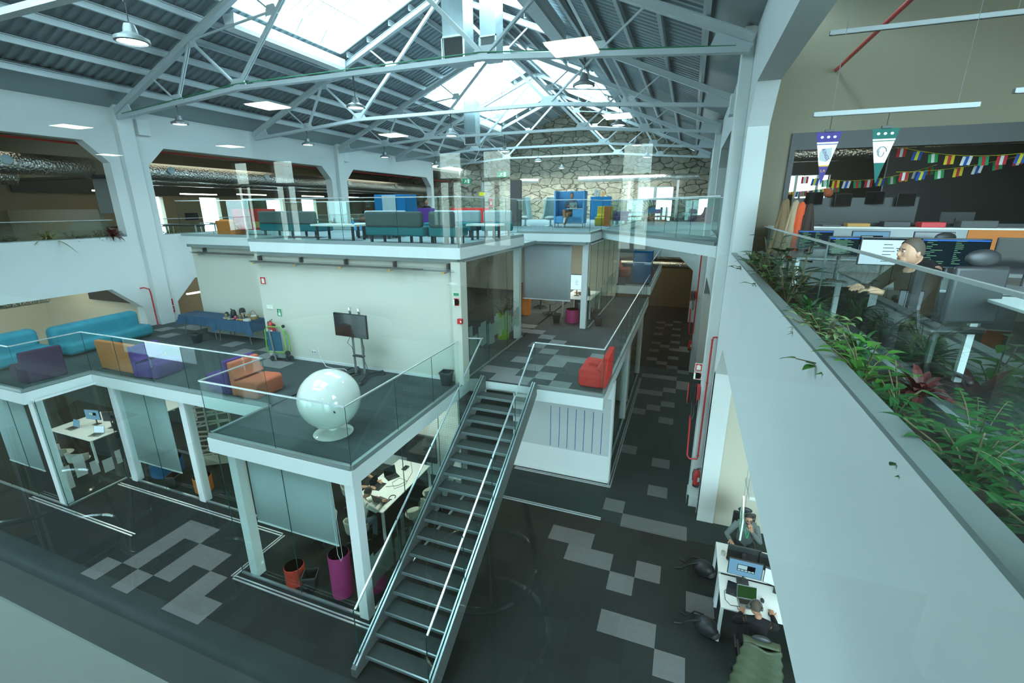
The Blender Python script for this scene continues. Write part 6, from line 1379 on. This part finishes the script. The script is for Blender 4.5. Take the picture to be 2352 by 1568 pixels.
# brown partition and exit signs
struct('wall_brown_partition', MB().box(-7.62, 20.0, 6.5, -7.12, 20.15, 8.48), mat('brown_grey_panel', (.09, .075, .07), .6))
def exitsign(x, y, z, w_, label):
    t = thing('exit_sign', label, 'exit sign', (x, y, z), 0, 'green exit signs'); MB().box(-w_ / 2, -.02, -w_ * .27, w_ / 2, .02, w_ * .27).build('board', 'greensign', t); d_run(w_ * .9, w_ * .5).build('pictogram', 'signwhite', t).location = (0, -.014, 0); MB().cyl((0, 0, w_ * .25), (0, 0, 12.0 - z), .006, n=5).build('rod', 'mgrey', t)
exitsign(-9.75, 20, 8.47, .42, 'green running man exit sign over the red extinguisher'); exitsign(-7.98, 20, 8.72, .48, 'pale green exit sign right of the other, above the brown partition')
t = thing('info_post', 'slim post with a yellow notice and the red extinguisher on the upper floor', 'post', (-9.25, 20.6, 6.5)); MB().box(-.04, -.04, 0, .04, .04, 1.95).build('pole', 'galv', t); MB().box(-.14, -.05, 1.35, .14, -.04, 1.5).build('notice', 'yellow', t)
# back zone: mural, window, pillars, foil duct, shelf
M['mural_b'] = mat('mural_blue', (.02, .13, .30), .8); M['mural_y'] = mat('mural_yellow', (.55, .42, .12), .8)
t = thing('mural', 'blue wall mural with yellow rays around a dark arch on the stone wall', 'mural', (-2.5, 36.45, 6.9)); MB().box(-1.2, -.02, 0, 1.2, 0, .95).build('ground', 'mural_b', t)
b = MB()
for k in range(15):
    a = PI * (.08 + .84 * k / 14); b.beam((.55 * math.cos(a) * 1.1, -.024, -.1 + .55 * math.sin(a)), (max(-1.18, min(1.18, 1.5 * math.cos(a))), -.024, min(.93, -.1 + 1.3 * math.sin(a))), .07, .004, (0, 1, 0))
b.build('rays', 'mural_y', t); b = MB(); b.prism([(.75 * math.cos(a), -.12 + .66 * math.sin(a)) for a in [PI * k / 16 for k in range(17)]] + [(.60 * math.cos(a), -.12 + .52 * math.sin(a)) for a in [PI * k / 16 for k in range(16, -1, -1)]], 'y', -.03, -.022).build('dark_arch', 'black', t); MB().ell((0, -.03, .80), (.07, .01, .06)).build('red_dot', 'redsign', t)
struct('window_4', MB().box(-3.72, 36.40, 7.92, -1.30, 36.42, 8.66), 'daylight'); struct('window_4_frame', MB().box(-3.76, 36.36, 7.88, -3.70, 36.42, 8.7).box(-1.32, 36.36, 7.88, -1.26, 36.42, 8.7).box(-3.76, 36.36, 8.66, -1.26, 36.42, 8.72).box(-2.65, 36.36, 7.9, -2.42, 36.42, 8.68).box(-3.05, 36.37, 7.92, -3.03, 36.42, 8.66), 'galv')
for i, x in enumerate((-4.35, -1.0)): tag(MB().box(x - .08, 35.8, 5.85, x + .08, 35.96, 9.2).build('support_post', 'white'), ['white post left of the mural', 'white post right of the mural'][i], 'post', 'white posts at the stone wall')
tag(MB().tube([(-7.7, 34, 9.20), (-4, 34, 9.20), (.3, 34, 9.22)], .19, 18).build('foil_duct', 'foil', smooth=True), 'shiny foil duct across the stone wall at the back right', 'duct', 'foil ducts'); tag(MB().cyl((-12.1, 34, 9.18), (-10.7, 34, 9.16), .16, n=18).build('foil_duct', 'foil', smooth=True), 'short foil duct by the brown partition', 'duct', 'foil ducts')
tag(MB().box(-6.6, 33, 5.85, -5.2, 33.4, 8.0).build('filing_cabinet', FAB['navy']), 'tall blue-grey cabinet right of the blue booth', 'cabinet'); 
for i in range(3): tag(MB().box(-6.35 + i * .25, 33.05, 8.0, -6.2 + i * .25, 33.3, 8.5 - .08 * i).build('board_stack', ('galv', 'chrome', 'bread')[i]), ['silver board standing on the blue-grey cabinet', 'mirror-like board in the middle on the cabinet', 'brown board at the right on the cabinet'][i], 'board', 'boards on the cabinet')
# far platform cabinet
t = thing('tall_booth', 'tall deep blue open-topped booth on the far platform', 'booth', (-1.95, 23.5, 3.72)); 
for (x0, y0, x1, y1) in ((-.45, -.35, .45, -.28), (-.45, -.28, -.38, .35), (.38, -.28, .45, .35)): MB().box(x0, y0, 0, x1, y1, 1.55).build('panel', FAB['navy'], t, bevel=.015)
put(lounge(FAB['redf'], 'lounge_chair', .9, .9, .7, .42), (-1.9, 25.2, 4.0), 0, 'red chair back beyond the tall blue booth').location = (-1.9, 25.2, 3.72)
put(lounge(FAB['coral'], 'lounge_chair', 1.1, .8, .7, .42), (-3.1, 25.5, 3.72), 0, 'dull red sofa on the far platform behind the white post')
for i in range(2): tag(MB().cyl((-7, 33.2 + i * .7, 3.95 - .55 * i), (.3, 33.2 + i * .7, 3.95 - .55 * i), .22, n=18).build('foil_duct', 'foil', smooth=True), ['upper foil duct through the arch at the aisle end', 'lower foil duct through the arch at the aisle end'][i], 'duct', 'foil ducts')
# left office beyond the openings
tag(MB().cyl((-20, -2, 8.7), (-20, 35, 8.7), .33, n=20).build('foil_duct', 'foil', smooth=True), 'long foil duct along the window-side office ceiling', 'duct', 'foil ducts'); tag(MB().cyl((-21.5, 12, 8.5), (-21.5, 35, 8.5), .24, n=18).build('foil_duct', 'foil', smooth=True), 'second foil duct deeper in the window-side office', 'duct', 'foil ducts'); tag(MB().cyl((-21.3, 4, 8.35), (-21.3, 9.3, 8.35), .26, n=18).build('foil_duct', 'foil', smooth=True), 'short foil duct with an open end in the nearest left opening', 'duct', 'foil ducts')
for i, y in enumerate((8.5, 13.4, 18.0, 24.0, 29.0)):
    tag(MB().cyl((-19.66, y, 8.78), (-19.62, y, 8.78), .14, n=20).build('air_diffuser', 'galv', smooth=True), 'round air diffuser on the long foil duct, %s' % ['in the nearest opening', 'left in the second opening', 'middle of the second opening', 'left in the third opening', 'right in the third opening'][i], 'vent', 'round air diffusers')
for i, (y, z) in enumerate(((6, 8.2), (13, 8.0), (16.5, 7.95), (19.5, 8.0), (24, 8.0), (28, 8.0))): tag(MB().box(-22.6, y - .9, z, -22.5, y + .9, z + .05).build('strip_lamp', 'tube_on' if i else 'tube_cool'), 'strip lamp %s in the window-side office' % ['in the nearest opening', 'left of the second opening', 'middle of the second opening', 'right of the second opening', 'left of the third opening', 'right of the third opening'][i], 'lamp', 'strip lamps in the window-side office')
for i, y in enumerate((13.2, 15.4, 17.8, 20.4, 25, 28)):
    desk(-24, -21, y - .5, y + .5, 5.85, 'desk %s of the row in the window-side office' % ['first', 'second', 'third', 'fourth', 'fifth', 'sixth'][i], 'dgrey', group='desks in the window-side office'); monitor((-21.8, y, 6.6), 80, 'monitor on the %s desk of the window-side office' % ['first', 'second', 'third', 'fourth', 'fifth', 'sixth'][i], 'off')
struct('wall_left_dark_band', MB().box(-25.98, 11.1, 8.0, -25.9, 36, 9.4), 'charcoal')
# lower openings: ducts
tag(MB().cyl((-20.2, -2, 4.75), (-20.2, 35, 4.75), .3, n=18).build('foil_duct', 'foil', smooth=True), 'foil duct behind the low arch above the turquoise sofas', 'duct', 'foil ducts'); tag(MB().cyl((-21.8, 0, 4.3), (-21.8, 9.4, 4.3), .28, n=18).build('foil_duct', 'foil', smooth=True), 'lower foil duct seen above the turquoise sofas', 'duct', 'foil ducts')
t = thing('picture_panel', 'black panel on the beige wall above the turquoise sofas', 'panel', (-21, 10.9, 4.2)); MB().box(-1.2, -.03, -.35, 1.6, 0, .3).build('board', 'charcoal', t)
tag(MB().box(-18.9, 12.5, 3.95, -18.8, 14.0, 4.0).build('strip_lamp', 'tube_on'), 'bright strip lamp behind the low arch by the blue table', 'lamp')

# ---------------- hall lamps, ducts, blinds ----------------
def hall_lamp(x, y, z0, z, label, on=True):
    t = thing('high_bay_lamp', label, 'lamp', (x, y, z), 0, 'round high bay lamps hung from the trusses')
    MB().lathe([(.0, .22), (.07, .22), (.09, .16), (.10, .10), (.19, .05), (.23, .03), (.235, -.02), (.20, -.03), (.19, -.01), (0, -.01)], n=28).build('housing', 'mgrey', t, smooth=True); MB().lathe([(0, -.012), (.185, -.012)], n=28).build('lens', 'lamp_on', t)
    MB().tube([(0, 0, .22), (.015, 0, .22 + (z0 - z - .22) * .5), (0, 0, z0 - z)], .008, 6).build('cable', 'black', t); MB().cyl((0, 0, z0 - z - .22), (0, 0, z0 - z), .022, n=8).build('connector', 'black', t)
rows = {'window-side': -14.95, 'middle': -8.35, 'aisle-side': -2.4}
on_ = ['nearest', 'first full', 'second full', 'third full', 'fourth full', 'farthest']
for rn, x in rows.items():
    for i, y in enumerate(YT):
        if i == 0 and rn != 'middle': continue
        if i == 5 and rn != 'middle': continue
        hall_lamp(x, y, 10.5 if rn != 'middle' else 10.55, 9.82, '%s row hall lamp on the %s truss' % (rn, on_[i]))
        d = bpy.data.lights.new('hall_lamp_light', 'SPOT'); d.energy = 130; d.color = (.9, .97, 1); d.spot_size = math.radians(140); d.spot_blend = .8; d.shadow_soft_size = .18
        o = bpy.data.objects.new('hall_lamp_light', d); o.location = (x, y, 9.78); sc.collection.objects.link(o)
def galv_duct(x0, y0, z0, x1, y1, z1, label, hole=True):
    t = thing('ventilation_duct', label, 'duct', (x0, y0, z0), 0, 'square metal roof ducts'); X, Y, Z = x1 - x0, y1 - y0, z1 - z0; MB().box(0, 0, 0, X, Y, Z).build('body', 'galv', t); k = .03
    b = MB().box(-k, -k, 0, X + k, 0, .04).box(-k, -k, .55, X + k, 0, .59).box(-k, -k, 0, 0, .0, .59).box(X, -k, 0, X + k, 0, .59); b.build('flange', 'rail', t); MB().box(.04, -.012, .05, X - .04, -.0, .54).build('opening', 'charcoal', t)
galv_duct(-6.42, 12.0, 10.95, -5.82, 12.6, 13.3, 'square metal duct hanging from the roof, just left of the ridge'); galv_duct(-6.35, 14.2, 11.6, -5.85, 14.8, 13.3, 'square metal duct with an open dark mouth, right of the ridge'); galv_duct(-11.75, 24, 10.55, -11.1, 24.6, 12.7, 'distant square metal duct between the far skylights')
# skylight blinds
M['blindw'] = mat('white_blind_fabric', (.80, .84, .84), .6)
def sky_box(ya, yb, label, s=-1):
    t = thing('skylight_blind', label, 'blind', (CX + s * 4.22, ya, rz(4.22) + .0), 0, 'folded white skylight blinds'); L = yb - ya
    MB().prism([(-.20 , -.10), (.16, -.10), (.20, .16), (-.24, .16)], 'y', 0, L).build('folded_fabric', 'blindw', t)
    b = MB()
    for k in range(5): b.box(-.22, 0, -.12 - .025 * k, .17, L, -.108 - .025 * k)
    b.build('pleats', 'white', t)
sky_box(11.15, 15.75, 'folded white blind box under the nearest skylight'); sky_box(26.8, 31.3, 'folded white blind box under the farthest skylight'); sky_box(11.15, 15.7, 'folded white blind box on the ridge right side', 1)
def sky_sheet(ya, yb, ua, ub, s, label):
    t = thing('skylight_blind', label, 'blind', (CX, ya, 0), 0, 'drawn white skylight blinds')
    m = bpy.data.materials.get('drawn_blind')
    if not m:
        m = bpy.data.materials.new('drawn_blind'); m.use_nodes = True; n = m.node_tree.nodes; l = m.node_tree.links; n.clear(); a = n.new('ShaderNodeBsdfTranslucent'); a.inputs[0].default_value = (.85, .92, .92, 1); c = n.new('ShaderNodeBsdfDiffuse'); c.inputs[0].default_value = (.8, .86, .86, 1); x = n.new('ShaderNodeMixShader'); x.inputs[0].default_value = .35; o_ = n.new('ShaderNodeOutputMaterial'); l.new(a.outputs[0], x.inputs[1]); l.new(c.outputs[0], x.inputs[2]); l.new(x.outputs[0], o_.inputs[0])
    MB().sheet(lambda u, v: (s * (ua + (ub - ua) * v), (yb - ya) * u, rz(ua + (ub - ua) * v) + .05 - .04 * math.sin(v * PI * 9) ** 2), 2, 40).build('fabric', m, t, smooth=True); b = MB()
    for k in range(10): u = ua + (ub - ua) * k / 9; b.beam((s * u, 0, rz(u) + .06), (s * u, yb - ya, rz(u) + .06), .02, .02)
    b.build('battens', 'mgrey', t)
sky_sheet(21.5, 26.1, 4.2, 1.2, -1, 'drawn white blind under the middle skylight, window slope'); sky_sheet(21.5, 26.1, 4.0, 1.0, 1, 'drawn white blind under the middle skylight, planter slope')
# small wall boxes (speakers)
for i, (x, y, z) in enumerate(((-18.02, 11.6, 10.0), (-18.02, 21.9, 10.0), (.78, 12.0, 9.6), (.78, 14.6, 9.9), (.78, 22.5, 9.9))): tag(MB().box(x - .08, y - .2, z - .25, x + .08, y + .2, z + .25).build('wall_speaker', 'white', bevel=.01), ['white box high beside the first left pilaster', 'white box high beside the second left pilaster', 'white box high behind the near right pilaster', 'small white box on the right wall near the truss heel', 'distant white box high on the right wall'][i], 'speaker', 'white wall speakers')
tag(MB().tube([(CX - 9, 10.72, 10.27), (CX - 3.8, 10.70, 10.68), (CX + 3.7, 10.70, 10.68), (CX + 9, 10.7, 10.24)], .012, 6).build('green_cable', 'greensign', smooth=True), 'green cable tied along the bottom chord of the first full truss', 'cable')
# ---------------- room behind the window the photograph is taken through ----------------
struct('floor_viewing_room', MB().box(-24, -15.4, 5.6, 1.3, .2, 5.85), 'wood')
struct('ceiling_viewing_room', MB().box(-24, -15.4, 9.33, 1.3, .2, 9.5), 'beige')
struct('wall_viewing_left', MB().box(-24.2, -15.4, 5.6, -24, .2, 9.4), 'umber'); struct('wall_viewing_right', MB().box(1.3, -15.4, 5.6, 1.5, .2, 9.4), 'umber')
struct('wall_front_low', MB().box(-24, .16, 5.6, -15.2, .2, 9.4), 'umber')
M['counter'] = mat('pale_counter_laminate', (.50, .56, .50), .5); M['railtube'] = mat('blue_grey_rail', (.42, .52, .60), .4)
struct('window_pane', MB()._a([(-15.2, .31, 6.5), (.86, .31, 6.5), (.86, .31, 9.3), (-15.2, .31, 9.3)], [(0, 1, 2, 3)]), 'window')
t = thing('bar_counter', 'pale counter top at the bottom left corner, right in front of the window', 'counter', (-1.0, 0, 5.85)); MB().box(-1.6, -.35, 1.115, 1.9, .1445, 1.15).build('worktop', 'counter', t, bevel=.003); MB().box(-1.5, -.3, 0, -1.4, -.2, 1.115).build('leg', 'white', t)
tag(MB().cyl((-5.5, .10, 6.33), (1.2, .10, 6.33), .052, n=20).build('window_rail', 'railtube', smooth=True), 'blue-grey steel tube rail along the foot of the window, mirrored across the bottom left', 'rail')
for i_, (x, y) in enumerate(((-1.75, -.35), (-2.5, -.25), (-.55, -.55))):
    t = thing('bar_stool', 'chrome ring bar stool %s by the counter' % ['leftmost', 'second', 'nearest the aisle side'][i_], 'stool', (x, y, 5.85), i_ * .5, 'chrome bar stools')
    MB().ell((0, 0, .70), (.20, .20, .03), 24, 8).build('seat', 'lidp', t, smooth=True)
    for r_, z_ in ((.19, .30), (.23, .02)): MB().tube([(r_ * math.cos(a), r_ * math.sin(a), z_) for a in [2 * PI * k / 28 for k in range(28)]], .012, 8, closed=True).build('ring', 'chrome', t, smooth=True)
    for k in range(4): a = PI / 2 * k; MB().cyl((.12 * math.cos(a), .12 * math.sin(a), .69), (.23 * math.cos(a), .23 * math.sin(a), .02), .010, n=8).build('leg', 'chrome', t, smooth=True)
b = MB(); WX = [(-19.5, -18.6), (-17.2, -16.0), (-9.0, -8.05), (-7.2, -6.1), (-2.2, -1.3), (2, 2)]
px = -24
for (a, c) in WX[:-1]:
    b.box(px, -15.6, 5.6, a, -15.4, 9.4); b.box(a, -15.6, 9.25, c, -15.4, 9.4); b.box(a, -15.6, 8.22, c, -15.4, 8.36); b.box(a, -15.6, 5.6, c, -15.4, 5.95); b.box((a + c) / 2 - .06, -15.6, 5.95, (a + c) / 2 + .06, -15.4, 8.22); px = c
b.box(px, -15.6, 5.6, 1.5, -15.4, 9.4)
struct('wall_viewing_back', b, mat('umber_dark', (.07, .055, .045), .7))
# pale house front outside those windows
b = MB().box(-30, -23, 0, 8, -22.8, 15); struct('wall_house_outside', b, mat('pale_render', (.62, .60, .50), .8))
for i in range(7): struct('window_house', MB().box(-24 + i * 4.3, -22.8, 7.6, -22.9 + i * 4.3, -22.74, 10.0), 'signwhite')
struct('ground_outside', MB().box(-60, -60, -.6, 60, 80, -.5), 'mgrey')
PN = [(-1.62, 6.5, 'aligned with the aisle, nearest the window'), (-1.75, 11.4, 'aligned with the aisle, farther from the window'), (-8.1, 7.7, 'second across, nearest the window'), (-8.05, 11.9, 'second across, farther from the window'), (-14.65, 7.75, 'third across, nearest the window'), (-14.5, 12.0, 'third across, farther from the window'), (-21.0, 12.1, 'outermost across')]
M['panel_on'] = emis('ceiling_panel_light', (1.0, .93, .72), 13.0)
for (x, yv, lb) in PN:
    t = thing('ceiling_light', 'square cream ceiling light %s' % lb, 'ceiling light', (x, .62 - yv, 9.29), 0, 'square ceiling lights mirrored in the window'); MB().box(-.32, -.32, 0, .32, .32, .04).build('frame', 'white', t); MB().box(-.30, -.30, -.006, .30, .30, 0).build('diffuser', 'panel_on', t)
def cafe(loc, label):
    t = thing('round_table', label, 'table', loc, 0, 'round cafe tables'); MB().lathe([(0, .72), (.40, .72), (.40, .745), (0, .745)], n=32).build('tabletop', 'lidp', t, smooth=True); MB().cyl((0, 0, 0), (0, 0, .72), .03).lathe([(0, 0), (.24, 0), (.22, .02), (0, .03)], n=24).build('pedestal', 'chrome', t, smooth=True)
cafe((-9.8, -9.3, 5.85), 'round white cafe table mirrored over the cream wall'); cafe((-4.2, -7.5, 5.85), 'round white cafe table nearer the window'); cafe((-2.1, -1.6, 5.85), 'round white cafe table close behind the window')
for i, (x, y) in enumerate(((-10.6, -8.8), (-9.3, -8.6), (-4.9, -7.0), (-3.6, -7.2), (-2.9, -1.2), (-1.5, -2.2))): shell_chair((x, y, 5.85), i * 60, 'cafe chair %s' % ['left of the far round table', 'right of the far round table', 'left of the nearer round table', 'right of the nearer round table', 'left of the round table behind the window', 'right of the round table behind the window'][i], None, 'cafe chairs', 'legs')

# ---------------- lights that belong to lamps out of sight or to daylight in the side rooms, and an added far-end fill ----------------
for (x, y) in ((-22, 6), (-22, 16), (-22, 27)): area('office_light', (x, y, 9.8), 5, 6, 90, WARM)
for (x, y) in ((6, 3), (6, 8)): area('office_light', (x, y, 10.6), 2, 2, 14, WARM)
for (x, y) in ((5, 15), (5, 21)): area('office_light', (x, y, 9.9), 4, 3, 35, WARM)
for (x, y) in ((-22, 8), (-22, 20), (5, 20)): area('lower_office_light', (x, y, 5.2), 4, 6, 120, WARM)
area('lower_office_light', (5, 8.5, 5.2), 4, 4, 120, (1, .95, .85))
area('meeting_room_light', (-6.4, 8.2, 2.85), 1.2, 1.8, 70, (1.0, .95, .82)); area('meeting_room_light', (-12, 10, 2.85), 4, 3, 70, (1, .95, .85)); area('meeting_room_light', (-16.5, 8, 2.85), 2, 3, 60, (1, .95, .85))
area('mezzanine_room_light', (-5, 18.5, 6.0), 2.5, 3, 110, (1, .95, .85)); area('mezzanine_room_light', (-6.5, 12, 6.0), 2, 2, 40, (1, .95, .85)); area('back_fill_light', (-8, 34, 9.9), 12, 1.5, 750, (1, .97, .88))  # the large one at the back is an unseen fill brightening the far end
area('lower_back_light', (-3, 34, 5.3), 5, 2, 60, WARM)

for (x, yv, lb) in PN[:4]: area('ceiling_panel_glow', (x, .62 - yv, 9.27), .58, .58, 55, (1, .93, .75))
